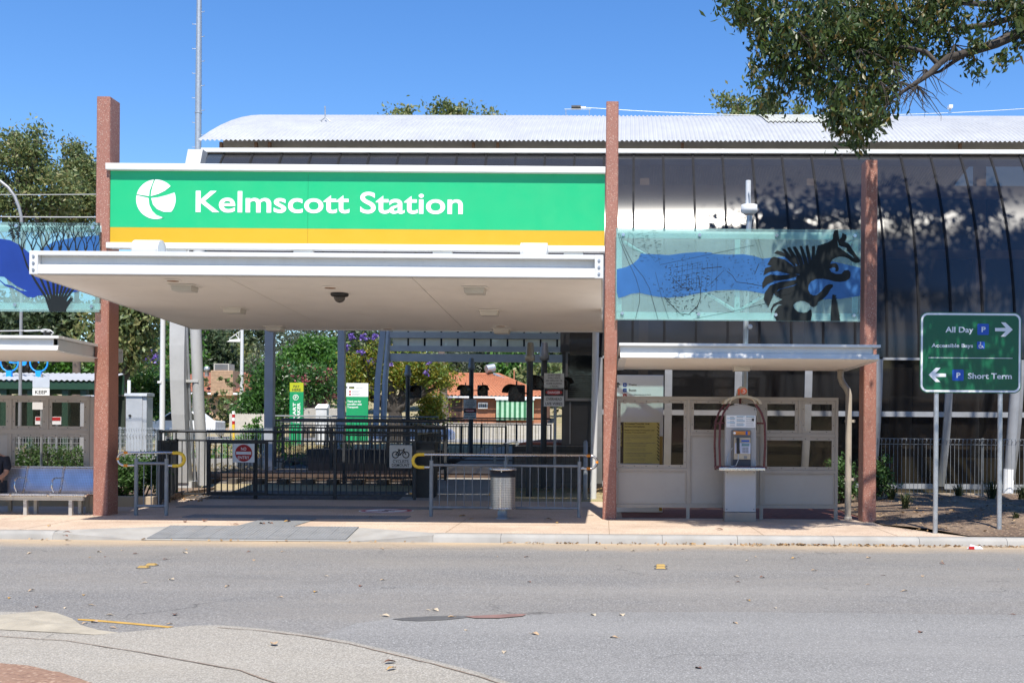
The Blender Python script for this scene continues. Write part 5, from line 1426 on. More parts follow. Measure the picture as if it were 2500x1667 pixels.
# lower framed wall on the right part
FR = mat('pale_grey_frame', (0.26, 0.27, 0.29), 0.5, 0.1, var=0.1, dirt=0.2)
bays = [-0.12 + 1.62*k for k in range(9)]
for x in bays:
    b = MB(); vv = []; n = 8; w = 0.085
    for k in range(n + 1):
        z = 0.30 + (3.26 - 0.30)*k/n; y = by(z)
        vv += [(x - w, y + 0.05, z), (x - w, y - 0.03, z), (x + w, y - 0.03, z), (x + w, y + 0.05, z)]
    b.add(vv, [(4*k + j, 4*k + (j+1) % 4, 4*k + (j+1) % 4 + 4, 4*k + j + 4) for k in range(n) for j in range(4)])
    b.build('lower_strut', FR, bld, local=True)
for a, b_ in zip(bays, bays[1:]):
    glass_arc(a + 0.09, b_ - 0.09, 2.06, 3.24, 6, -0.02).build('lower_pane', LOWGL, bld, local=True)
    glass_arc(a + 0.09, b_ - 0.09, 0.36, 1.93, 6, -0.02).build('lower_pane', LOWGL, bld, local=True)
    for z, h in ((1.935, 0.12), (0.24, 0.12), (3.24, 0.055)):
        y = by(z + h/2)
        B(a + 0.086, b_ - 0.086, y - 0.03, y + 0.04, z, z + h).build('lower_rail', FR, bld, local=True)
# rounded light columns inside the lower wall and a tiled hall floor
for x in (3.0, 5.55, 7.5, 9.2):
    MB().cyl((x, 2.6, 0.1), (x, 2.6, 3.2), 0.28, None, 20).build('hall_column', INT, bld, local=True)
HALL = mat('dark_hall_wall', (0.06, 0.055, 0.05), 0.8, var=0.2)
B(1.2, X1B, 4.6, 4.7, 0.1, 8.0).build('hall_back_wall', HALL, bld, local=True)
lb = thing('white_prop', 'white round prop leaning at the curved wall behind the green road sign', 'prop', at(2462, 1200, 24.7))
p0, p1 = at(2460, 1205, 24.75), at(2480, 930, 24.75)
MB().tube([p0, ((p0[0]+p1[0])/2, 24.75, (p0[2]+p1[2])/2), p1], 0.115, 16).build('tube', FR, lb)
q0, q1 = at(2460, 1206, 24.75), at(2463, 1145, 24.75)
MB().cyl(q0, q1, 0.12, None, 16).build('white_foot', SIGNWHITE, lb)

# end frame at the crossing: leaning front leg, tube, posts, rear leg
XE = -9.95
def lean(z, back=False):
    return by(max(0.2, z))
ef = thing('end_frame', 'white leaning end frame of the vault standing behind the dark fence', 'frame', (XE, 26.3, 0))
WF = mat('white_grey_frame', (0.42, 0.42, 0.41), 0.5, var=0.06, dirt=0.15)
b = MB(); vv = []; n = 10
for k in range(n + 1):
    z = 0.25 + (8.3 - 0.25)*k/n; y = 25.75 + by(z)*0.6; wv = 0.13 + 0.05*min(1, z/4)
    vv += [(XE - wv, y, z), (XE + wv, y, z), (XE + wv, y + 0.30, z), (XE - wv, y + 0.30, z)]
b.add(vv, [(4*k + j, 4*k + (j+1) % 4, 4*k + (j+1) % 4 + 4, 4*k + j + 4) for k in range(n) for j in range(4)])
b.build('front_leg', WF, ef)
B(XE - 0.28, XE + 0.2, 26.2, 26.8, 0.05, 0.28).build('foot_plate', WF, ef)
MB().tube([(XE + 0.43, 26.35, 0.2), (XE + 0.40, 26.1, 2.0), (XE + 0.37, 25.9, 4.1), (XE + 0.37, 26.2, 6.5)], 0.13, 16).build('round_leg', WF, ef)
MB().tube([(XE + 0.25, 26.3, 0.3), (XE + 0.21, 26.05, 2.0), (XE + 0.18, 25.85, 4.1)], 0.03, 8).build('conduit', GALV, ef)
B(XE + 0.1, XE + 0.45, 25.9, 25.95, 2.62, 2.68).build('clamp', WF, ef)
for (yy, xx, lab) in ((32.4, at(659, 900, 32.4)[0], 'blue grey square post nearest the white leaning frame'), (41.3, at(834, 900, 41.3)[0], 'blue grey square post beside the jacaranda blossoms')):
    tag(B(xx - 0.125, xx + 0.125, yy - 0.125, yy + 0.125, gz(yy) - 0.1, 9.2).build('vault_post', STEELBLUE, bevel=0.006), lab, 'post', 'posts carrying the vault')
rl = thing('rear_frame', 'blue grey leaning frame and drainpipe at the far side of the vault', 'frame', (at(920, 1020, 48)[0], 48, 0.8))
YR = 49.0
def rx(px, py, Y): return at(px, py, Y)
MB().tube([rx(917, 1050, 47.5), rx(922, 930, 48.6), rx(936, 800, 49.2), rx(940, 700, 49.2)], 0.17, 4).build('rear_leg', STEELBLUE, rl)
MB().tube([rx(935, 1050, 47.8), rx(940, 930, 48.6), rx(950, 800, 49.2), rx(950, 700, 49.2)], 0.13, 12).build('drainpipe', STEELBLUE, rl)
# far wall of the vault hanging over the line
fw = thing('far_vault_wall', 'hanging glazed wall band on the far side of the vault', 'wall band', (-4.5, YR, 4.6))
fx0, fx1 = at(952, 850, YR)[0], 16.0
def fz(y): return at(1100, y, YR)[2]
for (ya, yb_) in ((812, 826), (845, 858), (864, 883)):
    B(fx0, fx1, YR - 0.1, YR + 0.1, fz(yb_), fz(ya)).build('beam', STEELBLUE, fw)
TRANS = glassy('milky_sheet', (0.72, 0.70, 0.62), 0.2, 0.4)
k = 0; x = fx0 + 0.05
while x < fx1 - 0.3:
    x2 = min(fx1, x + 0.735)
    B(x + 0.04, x2 - 0.04, YR + 0.11, YR + 0.13, fz(845), 8.5).build('sheet_pane', TRANS, fw)
    B(x2 - 0.04, x2 + 0.04, YR + 0.105, YR + 0.16, fz(845), 8.5).build('mullion', MULL, fw)
    x = x2
B(fx0, fx1, YR - 0.1, YR + 0.1, 8.3, 8.6).build('beam', STEELBLUE, fw)
# sloping ceiling sheet inside the vault near the far wall
# ------------------------------------------------------------------ platform and kiosk under the vault
PLX = -2.25
plf = thing('platform', 'raised concrete station platform with brick coping inside the shade', 'platform', (5, 33, 0))
PLC = mat('platform_concrete', (0.30, 0.28, 0.26), 0.85, var=0.15, scale=1.5, dirt=0.3)
B(PLX, 14, 30.4, 41, 0.0, 1.10).build('deck', PLC, plf)
B(PLX - 0.06, 14, 30.3, 41.05, 1.10, 1.20).build('coping', BRICKPAVE, plf)
PW = mat('ribbed_panel_grey', (0.15, 0.14, 0.13), 0.7, var=0.1, dirt=0.3)
lw = thing('plinth_wall', 'ribbed grey wall of the ramp behind the long hoop barrier', 'wall', (0, 27, 0))
for k in range(15):
    xx = at(1253, 1140, 27.2)[0] + 0.20*k
    if xx + 0.19 < 0.6:
        B(xx, xx + 0.192, 27.2, 27.26 + 0.01*(k % 2), 0.0, 1.02).build('wall_panel', PW, lw)
B(at(1253, 1140, 27.2)[0] - 0.03, 0.62, 27.18, 29.9, 1.02, 1.16).build('wall_cap', mat('dark_cap', (0.08, 0.075, 0.07), 0.7), lw)
B(at(1253, 1140, 27.2)[0] - 0.02, 0.62, 27.17, 27.20, 0.90, 0.94).build('trim_line', BRICKPAVE, lw)
ko = thing('station_kiosk', 'dark grey kiosk with blinds in its window behind the tall column', 'kiosk', (0, 30, 1.16))
kx0 = at(1372, 950, 29.2)[0]
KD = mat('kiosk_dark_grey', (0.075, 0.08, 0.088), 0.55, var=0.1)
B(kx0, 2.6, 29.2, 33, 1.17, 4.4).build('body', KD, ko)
B(kx0 - 0.05, 2.6, 29.1, 33, 3.62, 4.5).build('header', mat('kiosk_header', (0.10, 0.105, 0.115), 0.5), ko)
wx0, wx1, wz0, wz1 = rect(1386, 862, 1475, 972, 29.1)
wp = B(wx0, wx1, 29.16, 29.19, wz0, wz1).build('window', mat('kiosk_glass', (0.02, 0.025, 0.03), 0.08), ko)
for a, b_, c, d in ((wx0 - 0.06, wx0, wz0, wz1), (wx0 - 0.06, wx1, wz0 - 0.07, wz0), (wx0 - 0.06, wx1, wz1, wz1 + 0.05)):
    B(a, b_, 29.13, 29.2, c, d).build('window_frame', FR, wp)
k = 0
z = wz0 + 0.03
while z < wz1 - 0.6:
    B(wx0 + 0.02, wx1, 29.145, 29.158, z, z + 0.022).build('blind_slat', mat('blind_grey', (0.06, 0.07, 0.07), 0.5), wp); z += 0.05
B(kx0 + 0.2, kx0 + 0.24, 29.17, 29.2, 1.2, wz0 - 0.1).build('panel_joint', FR, ko)

# thin white pole behind the canopy corner
p = at(1450, 1211, 25.2)
wpole = thing('white_pole', 'thin white pole at the back corner of the canopy beside the column', 'pole', (p[0], 25.2, 0))
MB().tube([(p[0] - 0.02, 25.2, -0.02), (p[0], 25.0, 2), (p[0] + 0.02, 24.8, 4.0)], 0.075, 14).build('shaft', WHITE, wpole)
p = at(1478, 1188, 25.3)
B(p[0] - 0.06, p[0] + 0.05, 25.2, 25.4, -0.05, 0.24).build('base_block', WHITE, wpole)

# ------------------------------------------------------------------ fences of the crossing maze
def maze_fence(label, pts, zb, hpick, hrail, m, spacing=0.125, post_every=None, gate=None, group='dark maze fences at the crossing'):
    t = thing('maze_fence', label, 'fence', (pts[0][0], pts[0][1], zb), group)
    bm = rod([(0, 0, 0.10), (0, 0, hpick - 0.02)], 0.011, 6).mesh('baluster', m)
    for (x0, y0), (x1, y1) in zip(pts, pts[1:]):
        L = math.hypot(x1-x0, y1-y0)
        for z, r in ((hpick, 0.030), (0.10, 0.028), ):
            MB().tube([(x0, y0, zb+z), (x1, y1, zb+z)], r, 4).build('rail', m, t)
        rod([(x0, y0, zb+hrail), (x1, y1, zb+hrail)], 0.032, 10).build('handrail', m, t)
        n = max(1, int(L/1.35))
        for k in range(n + 1):
            if k == n and (x1, y1) != pts[-1]: continue
            f = k/n
            x, y = x0+(x1-x0)*f, y0+(y1-y0)*f
            B(x-0.032, x+0.032, y-0.032, y+0.032, zb-0.05, zb+hpick+0.03).build('post', m, t)
            rod([(x, y, zb+hpick), (x, y, zb+hrail)], 0.011, 6).build('handrail_stub', m, t)
        nb = int(L/spacing)
        for k in range(1, nb):
            f = k/nb
            link('baluster', bm, t, (x0+(x1-x0)*f - pts[0][0], y0+(y1-y0)*f - pts[0][1], 0))
        for k in range(int(L/0.45)):
            f = (k + 0.5)/max(1, int(L/0.45))
            x, y = x0+(x1-x0)*f, y0+(y1-y0)*f
            rod([(x, y, zb+hpick), (x, y, zb+hrail)], 0.008, 6).build('handrail_stub', m, t)
    return t
FY = 24.4
xg0, xg1 = at(508, 1150, FY)[0], at(656, 1150, FY)[0]
xfe = at(1012, 1150, FY)[0]
maze_fence('dark fence with no entry gate along the crossing, nearest of the maze fences', [(-8.72, 21.75), (-9.42, FY), (xfe, FY)], 0.0, 1.28, 1.48, DARKFENCE)
gt = thing('fence_gate', 'dark barred gate frame behind the red no entry sign', 'gate', (xg0, FY - 0.07, 0.1))
for a, b_, c, d in ((xg0, xg0+0.06, 0.08, 1.30), (xg1-0.06, xg1, 0.08, 1.30), (xg0+0.06, xg1-0.06, 1.22, 1.30), (xg0+0.06, xg1-0.06, 0.08, 0.16)):
    B(a, b_, FY-0.10, FY-0.05, c, d).build('gate_frame', DARKFENCE, gt)
gb = rod([(0, 0, 0.06), (0, 0, 1.13)], 0.010, 6).mesh('gate_bar', DARKFENCE)
for k in range(1, 9):
    link('gate_bar', gb, gt, (0.03 + (xg1-xg0-0.06)*k/9, 0, 0))
maze_fence('second dark maze fence across the crossing, just behind the nearest', [(at(672, 1050, 31.0)[0], 31.0), (at(1085, 1050, 31.0)[0], 31.0)], 0.52, 1.05, 1.25, DARKFENCE)
maze_fence('grey maze fence at the far side of the line before the green totem', [(at(655, 1025, 44.0)[0], 44.0), (at(1070, 1025, 44.0)[0], 44.0)], 0.80, 1.0, 1.22, RAILGREY)
maze_fence('far dark fence before the orange roofed house', [(at(1092, 1025, 45.5)[0], 45.5), (at(1345, 1025, 45.5)[0], 45.5)], 0.80, 0.95, 1.2, DARKFENCE)
maze_fence('dark return fence of the crossing beside the dark control box', [(at(1016, 1120, 25.6)[0], 25.6), (at(1075, 1070, 36)[0], 36.0)], 0.3, 1.15, 1.35, DARKFENCE, 0.16)
maze_fence('short dark maze fence just behind the cyclists sign', [(at(840, 1050, 27.6)[0], 27.6), (at(1088, 1050, 27.6)[0], 27.6)], 0.25, 1.15, 1.36, DARKFENCE)
maze_fence('dark fence across the middle of the line before the far signal', [(at(690, 1040, 37)[0], 37.0), (at(1235, 1040, 37)[0], 37.0)], 0.55, 1.1, 1.3, DARKFENCE, 0.14)
bxx = at(1040, 1150, 24.9)[0]
t = thing('control_box', 'dark cabinet standing at the open end of the nearest maze fence', 'cabinet', (bxx, 24.9, 0))
B(bxx-0.28, bxx+0.22, 24.7, 25.2, -0.02, 1.25).build('body', mat('near_black_box', (0.02, 0.021, 0.022), 0.5), t, bevel=0.01)
B(bxx-0.30, bxx+0.24, 24.68, 25.22, 1.25, 1.29).build('lid', DARKFENCE, t)
t = thing('ramp_handrail', 'pale grey stepped handrail panel beside the foot crossing', 'handrail', at(1200, 1180, 27.0))
hx = at(1205, 1100, 27.0)[0]
for dx_ in (0, 0.28, 0.5):
    B(hx + dx_, hx + dx_ + 0.06, 27.0 + dx_, 27.06 + dx_, 0.05, 1.15 + 0.25*dx_).build('post', RAILGREY, t)
rod([(hx, 27.03, 1.12), (hx + 0.28, 27.3, 1.22), (hx + 0.53, 27.53, 1.28), (hx + 0.53, 27.53, 0.6)], 0.025).build('rail', RAILGREY, t)

# signs hung on the nearest fence
x0, x1, z0, z1 = rect(571, 1086, 620, 1125, FY - 0.12)
cx, cz = (x0+x1)/2, (z0+z1)/2
t = thing('no_entry_sign', 'square white plate with red no entry disc on the gate', 'sign', (cx, FY-0.12, z0))
B(x0 - 0.015, x1 + 0.015, FY-0.135, FY-0.13, z0 - 0.03, z1 + 0.03).build('plate', SIGNWHITE, t)
dsc = MB().cyl((cx, FY-0.139, cz), (cx, FY-0.1355, cz), 0.187, None, 32).build('red_disc', SIGNRED, t)
B(cx-0.165, cx+0.165, FY-0.144, FY-0.140, cz-0.032, cz+0.032).build('white_bar', SIGNWHITE, dsc)
text('NO', 'lettering', t, SIGNWHITE, cx, cz+0.06, FY-0.1405, 0.068, 0.115, 0.02, 'C')
text('ENTRY', 'lettering', t, SIGNWHITE, cx, cz-0.13, FY-0.1405, 0.068, 0.255, 0.02, 'C')
x0, x1, z0, z1 = rect(951, 1086, 1006, 1142, FY - 0.12)
cx = (x0+x1)/2; w = x1-x0; h = z1-z0
t = thing('cyclists_sign', 'white sign with black bicycle at the open end of the fence', 'sign', (cx, FY-0.12, z0))
GREYW = mat('aged_white_plate', (0.56, 0.55, 0.53), 0.5)
pl_ = MB().prism(rrect(x0, x1, z0, z1, 0.03), FY-0.135, FY-0.13).build('plate', GREYW, t)
def bike(cx, cz, s_, Y, r, name, m, parent):
    """bicycle pictogram; s_ = wheelbase"""
    b = MB()
    R_ = s_*0.30
    A, C = (cx - s_/2, cz), (cx + s_/2, cz)
    for c in (A, C):
        b.tube([(c[0] + R_*math.cos(2*math.pi*k/20), Y, c[1] + R_*math.sin(2*math.pi*k/20)) for k in range(20)], r, 6, closed=True)
    bb = (cx - s_*0.05, cz - s_*0.02); seat = (cx - s_*0.17, cz + s_*0.40); head = (cx + s_*0.30, cz + s_*0.42)
    for p, q in ((A, bb), (A, seat), (seat, bb), (seat, head), (bb, head), (head, C), (head, (head[0] - s_*0.03, head[1] + s_*0.13)), ((head[0] - s_*0.03, head[1] + s_*0.13), (head[0] + s_*0.10, head[1] + s_*0.13)), (seat, (seat[0] - s_*0.02, seat[1] + s_*0.09)), ((seat[0] - s_*0.12, seat[1] + s_*0.1), (seat[0] + s_*0.08, seat[1] + s_*0.1))):
        b.tube([(p[0], Y, p[1]), (q[0], Y, q[1])], r, 6)
    return b.build(name, m, parent)
bike(cx, z0 + h*0.58, w*0.46, FY-0.138, 0.011, 'bicycle_figure', INK, t)
text('CYCLISTS', 'lettering', t, INK, cx, z0 + h*0.225, FY-0.136, h*0.135, w*0.70, 0.02, 'C')
text('DISMOUNT', 'lettering', t, INK, cx, z0 + h*0.06, FY-0.136, h*0.135, w*0.78, 0.02, 'C')

# ------------------------------------------------------------------ level crossing signals
def signal(label, px, ptop, Y, zb, lamps, r=0.075, capm=None, group='crossing signal posts'):
    p = at(px, ptop, Y); X, zt_ = p[0], p[2]
    t = thing('crossing_signal', label, 'signal', (X, Y, zb), group)
    MB().cyl((X, Y, zb - 0.05), (X, Y, zt_ - 0.42), r, None, 14).build('post', DARKFENCE, t)
    MB().lathe([(r*1.02, -0.44), (r*1.55, -0.42), (r*1.55, -0.30), (r*1.35, -0.27), (r*1.05, -0.02), (r*0.9, 0)], (X, Y, zt_), 18).build('bell_cap', capm or RAILGREY, t)
    for (lx, ly, s_, sd) in lamps:
        q = at(lx, ly, Y)
        rod([(X, Y, q[2]), (q[0], Y - 0.1, q[2])], 0.02, 6).build('lamp_bracket', BLACK, t)
        hb = MB().box(q[0]-s_*0.42, q[0]+s_*0.42, Y-0.16, Y-0.04, q[2]-s_*0.42, q[2]+s_*0.42)
        n = 14
        prof = [(q[0] + s_*0.42*math.cos(math.pi*k/n), q[2] + s_*0.42*math.sin(math.pi*k/n)) for k in range(n+1)]
        lm = hb.build('lamp_head', BLACK, t, bevel=0.03)
        vv = [(x, Y-0.16, z) for x, z in prof] + [(x + sd*0.12, Y-0.16-s_*0.9, z) for x, z in prof]
        MB().add(vv, [(k, k+1, k+n+2, k+n+1) for k in range(n)], True).build('visor', BLACK, lm)
        MB().cyl((q[0], Y-0.17, q[2]), (q[0], Y-0.158, q[2]), s_*0.32, None, 16).build('lens', mat('dark_red_lens', (0.02, 0.004, 0.004), 0.2), lm)
        MB().cyl((q[0], Y-0.1, q[2]+s_*0.4), (q[0], Y-0.1, q[2]+s_*0.62), 0.02, None, 6).build('finial', BLACK, lm)
    return t, X, Y
def stack_sign(label, x0, y0, x1, y1, Y, post, zb=0.3):
    a0, a1, c0, c1 = rect(x0, y0, x1, y1, Y)
    t = thing('warning_sign', label, 'sign', ((a0+a1)/2, Y, c0))
    H = c1 - c0; W = a1 - a0; cx = (a0+a1)/2
    PW_ = GREYW
    B(a0, a1, Y-0.012, Y, c0 + H*0.56, c1).build('upper_plate', PW_, t, bevel=0.003)
    B(a0, a1, Y-0.012, Y, c0, c0 + H*0.545).build('lower_plate', PW_, t, bevel=0.003)
    bk = B(a0 + W*0.02, a1 - W*0.02, Y-0.0145, Y-0.0125, c0 + H*0.315, c0 + H*0.535).build('danger_band', INK, t)
    MB().prism([(cx + W*0.42*math.cos(2*math.pi*k/24), c0 + H*0.425 + H*0.075*math.sin(2*math.pi*k/24)) for k in range(24)], Y-0.0165, Y-0.0148).build('danger_oval', SIGNRED, bk)
    text('DANGER', 'danger_text', bk, SIGNWHITE, cx, c0 + H*0.388, Y-0.017, H*0.072, W*0.62, 0.02, 'C')
    for i, s_ in enumerate(('DO NOT CROSS', 'WHILE LIGHTS', 'ARE DISPLAYED OR', 'ALARM SOUNDING', '2 TRACKS')):
        text(s_, 'lettering', t, INK, cx, c1 - H*(0.083 + 0.083*i), Y-0.0125, H*0.052, W*(0.62, 0.62, 0.82, 0.78, 0.42)[i], 0.02, 'C')
    text('OVERHEAD', 'lettering', t, INK, cx, c0 + H*0.185, Y-0.0125, H*0.082, W*0.80, 0.02, 'C')
    text('LIVE WIRES', 'lettering', t, INK, cx, c0 + H*0.045, Y-0.0125, H*0.082, W*0.84, 0.02, 'C')
    if post:
        px = at(post, y1, Y)[0]
        MB().cyl((px, Y+0.05, zb-0.05), (px, Y+0.05, c1 - 0.05), 0.035, None, 12).build('post', RAILGREY, t)
    return t
BRONZE = mat('pale_bronze_cap', (0.36, 0.33, 0.27), 0.4, 0.3)
signal('crossing signal post with pale cap nearest the shaded foot crossing', 1294, 836, 25.6, 0.0, ((1262, 960, 0.46, -0.9),), 0.075, BRONZE)
signal('crossing signal post beside the near danger sign', 1329, 836, 26.8, 0.2, ((1316, 935, 0.42, -0.6), (1376, 937, 0.36, 0.9)), 0.075)
signal('crossing signal post before the jacaranda trunk', 996, 891, 42.0, 0.6, ((1016, 956, 0.55, 0.8),), 0.085)
signal('far crossing signal post before the orange tiled roof', 1151, 874, 40.5, 0.6, ((1137, 953, 0.46, -0.6), (1179, 953, 0.46, 0.8)), 0.085)
stack_sign('stacked danger and overhead live wires signs on the near grey post', 1328, 911, 1377, 992, 25.3, 1355, 0.0)
stack_sign('small stacked danger and live wires signs on the far signal post', 1132, 974, 1163, 1023, 40.38, None)
t = thing('fence_post', 'round topped grey fence post in the shade beside the tall column', 'post', at(1429, 1190, 25.0))
p = at(1429, 1190, 25.0)
MB().tube([(p[0], 25.0, 0), (p[0], 25.0, 1.30), (p[0], 25.0, 1.34)], [0.05, 0.05, 0.02], 12).build('shaft', RAILGREY, t)
# ------------------------------------------------------------------ foliage tools
def leaf_mesh(name, pts, size, aspect, m, seed, hang=0.0, fold=0.25, flat=1.0):
    """one diamond leaf (two triangles) for every point"""
    rng = np.random.default_rng(seed)
    n = len(pts)
    d = rng.normal(size=(n, 3)); d[:, 2] -= hang * 2.0
    d /= np.linalg.norm(d, axis=1)[:, None]
    if flat < 1:
        d[:, 2] *= flat
    a = rng.normal(size=(n, 3))
    if flat < 1: a[:, :2] *= flat
    w = np.cross(d, a); w /= np.linalg.norm(w, axis=1)[:, None] + 1e-9
    nn = np.cross(d, w)
    L = size * rng.uniform(0.6, 1.25, n)[:, None]
    base = pts - d*L*0.5; tip = pts + d*L*0.5
    l = pts + w*L*aspect*0.5 + nn*L*fold*0.2; r = pts - w*L*aspect*0.5 + nn*L*fold*0.2
    v = np.stack([base, r, tip, l], 1).reshape(-1, 3)
    me = bpy.data.meshes.new(name)
    me.vertices.add(4*n); me.vertices.foreach_set('co', v.ravel())
    idx = np.arange(4*n).reshape(-1, 4)
    f = np.concatenate([idx[:, [0, 1, 2]], idx[:, [0, 2, 3]]], 1).reshape(-1)
    me.loops.add(6*n); me.loops.foreach_set('vertex_index', f.astype(np.int32))
    me.polygons.add(2*n)
    me.polygons.foreach_set('loop_start', np.arange(0, 6*n, 3, dtype=np.int32))
    me.materials.append(m)
    me.update(calc_edges=True); me.validate()
    return me

def crown_points(blobs, n, clump, seed, shell=0.55):
    """leaf positions in clumps spread through ellipsoid blobs (cx,cy,cz,rx,ry,rz)"""
    rng = np.random.default_rng(seed)
    vol = np.array([b[3]*b[4]*b[5] for b in blobs])**0.67
    out = []
    for b, w in zip(blobs, vol/vol.sum()):
        k = max(20, int(n*w)); nc = max(4, int(k/45))
        u = rng.normal(size=(nc, 3)); u /= np.linalg.norm(u, axis=1)[:, None]
        rad = (shell + (1 - shell)*rng.random(nc))[:, None] * np.where(rng.random(nc) < 0.2, rng.random(nc), 1.0)[:, None]
        c = u*rad*np.array(b[3:6])
        ci = rng.integers(0, nc, k)
        cs = clump*rng.uniform(0.5, 1.4, nc)
        p = c[ci] + rng.normal(size=(k, 3))*cs[ci][:, None]*np.array([1, 1, 0.75])
        out.append(p + np.array(b[:3]))
    return np.concatenate(out)

BARK = mat('grey_brown_bark', (0.13, 0.10, 0.08), 0.9, var=0.3, scale=4, bmp=0.6, bscale=25)
BARKD = mat('dark_bark', (0.05, 0.042, 0.036), 0.9, var=0.3, scale=4, bmp=0.6, bscale=25)
PALEB = mat('pale_gum_bark', (0.40, 0.36, 0.31), 0.8, var=0.2, scale=3)
EUC = foliage('gum_leaves', [(0.090, 0.134, 0.048), (0.165, 0.224, 0.078), (0.224, 0.255, 0.090), (0.299, 0.255, 0.105)])
EUCD = foliage('dark_gum_leaves', [(0.036, 0.058, 0.025), (0.063, 0.099, 0.040), (0.090, 0.126, 0.054)])
GREY = foliage('grey_green_needles', [(0.068, 0.090, 0.053), (0.112, 0.135, 0.083), (0.150, 0.165, 0.098)])
LUSH = foliage('lush_green_leaves', [(0.033, 0.105, 0.015), (0.068, 0.180, 0.021), (0.112, 0.255, 0.033)])
PEAR = foliage('glossy_green_leaves', [(0.030, 0.083, 0.018), (0.060, 0.150, 0.027), (0.105, 0.225, 0.045)], 0.35)
YELG = foliage('yellow_green_leaves', [(0.084, 0.156, 0.014), (0.156, 0.228, 0.022), (0.264, 0.240, 0.024), (0.360, 0.240, 0.024)])
PURP = foliage('purple_blossom', [(0.17, 0.10, 0.42), (0.26, 0.16, 0.55), (0.36, 0.26, 0.66)])
PINK = foliage('pink_blossom', [(0.45, 0.10, 0.14), (0.55, 0.18, 0.2)])
SHRUB = foliage('fern_shrub_leaves', [(0.036, 0.085, 0.021), (0.065, 0.143, 0.031), (0.104, 0.195, 0.052)])
DRYG = foliage('dry_straw', [(0.28, 0.21, 0.10), (0.4, 0.31, 0.16), (0.14, 0.15, 0.05)])

def tree(name, label, cat, base, blobs, n, leafsz, m, seed, bark=BARK, tr=0.25, clump=None, group=None, extra=None, aspect=0.5, hang=0.0):
    t = thing(name, label, cat, base, group)
    rng = random.Random(seed)
    zc_ = sum(b[2] for b in blobs)/len(blobs)
    tops = Vector((sum(b[0] for b in blobs)/len(blobs), sum(b[1] for b in blobs)/len(blobs), zc_))
    bs = Vector(base)
    fork = bs + (tops - bs)*0.45 + Vector((rng.uniform(-0.3, 0.3), 0, 0))
    tb_ = MB().tube([bs - Vector((0, 0, 0.3)), bs + (fork - bs)*0.5 + Vector((rng.uniform(-.2, .2), 0, 0)), fork], [tr*1.25, tr, tr*0.8], 10)
    tb_.build('trunk', bark, t)
    lb_ = MB()
    for b in blobs:
        c = Vector(b[:3])
        mid = fork + (c - fork)*0.5 + Vector((rng.uniform(-.4, .4), rng.uniform(-.4, .4), rng.uniform(0, .5)))
        lb_.tube([fork, mid, c], [tr*0.55, tr*0.35, tr*0.12], 7)
        for k in range(4):
            e = c + Vector((rng.uniform(-1, 1)*b[3], rng.uniform(-1, 1)*b[4], rng.uniform(-.5, 1)*b[5]))*0.8
            lb_.tube([mid, (mid + e)*0.5 + Vector((0, 0, .2)), e], [tr*0.28, tr*0.16, tr*0.05], 5)
    lb_.build('limbs', bark, t)
    pts = crown_points(blobs, n, clump or leafsz*2.0, seed)
    pts = pts - np.array(base)
    link('crown', leaf_mesh('crown', pts, leafsz, aspect, m, seed, hang), t)
    if extra:
        em, frac, esz, ename = extra
        ex = crown_points(blobs, int(n*frac), esz*1.2, seed + 99, 0.85) - np.array(base)
        link(ename, leaf_mesh(ename, ex, esz, 0.8, em, seed + 5), t)
    return t
def blob(px, py, Y, rx, rz, ry=None):
    p = at(px, py, Y); k = Y/FPX
    return (p[0], p[1], p[2], rx*k, (ry or rx)*k, rz*k)
def base_at(px, Y, z=None):
    return (at(px, 1000, Y)[0], Y, gz(Y) if z is None else z)

# big gums beyond the bench
tree('gum_tree', 'tall olive gum tree beyond the bench, nearest the frame edge', 'tree', base_at(60, 66), [blob(40, 400, 66, 85, 75), blob(130, 470, 66, 70, 60), blob(20, 500, 66, 100, 60), blob(60, 360, 66, 40, 45), blob(-90, 460, 66, 90, 90), blob(85, 330, 66, 20, 22)], 17000, 0.26, EUC, 11, clump=0.38, group='gum trees behind the bench shelter')
tree('gum_tree', 'olive gum tree rising beside the tall column behind the bench', 'tree', base_at(185, 70), [blob(190, 450, 70, 50, 60), blob(180, 385, 70, 26, 42), blob(215, 500, 70, 40, 50), blob(150, 520, 70, 60, 40), blob(205, 420, 70, 40, 35)], 12000, 0.26, EUC, 12, clump=0.36, group='gum trees behind the bench shelter')
tree('gum_tree', 'dark gum tree low behind the bench canopy', 'tree', base_at(60, 58), [blob(40, 800, 58, 95, 70), blob(130, 790, 58, 60, 60), blob(-60, 800, 58, 90, 70), blob(170, 770, 58, 30, 25)], 10000, 0.33, EUCD, 13, BARKD, 0.3, clump=0.5, group='gum trees behind the bench shelter')
tree('gum_tree', 'dark drooping gum tree seen beside the tall column under the canopy', 'tree', base_at(310, 56), [blob(330, 790, 56, 55, 60), blob(320, 850, 56, 40, 50), blob(235, 800, 56, 22, 50), blob(290, 760, 56, 40, 40), blob(345, 730, 56, 50, 45)], 8000, 0.30, EUC, 14, BARKD, 0.3, clump=0.42, hang=0.5, group='gum trees behind the bench shelter')
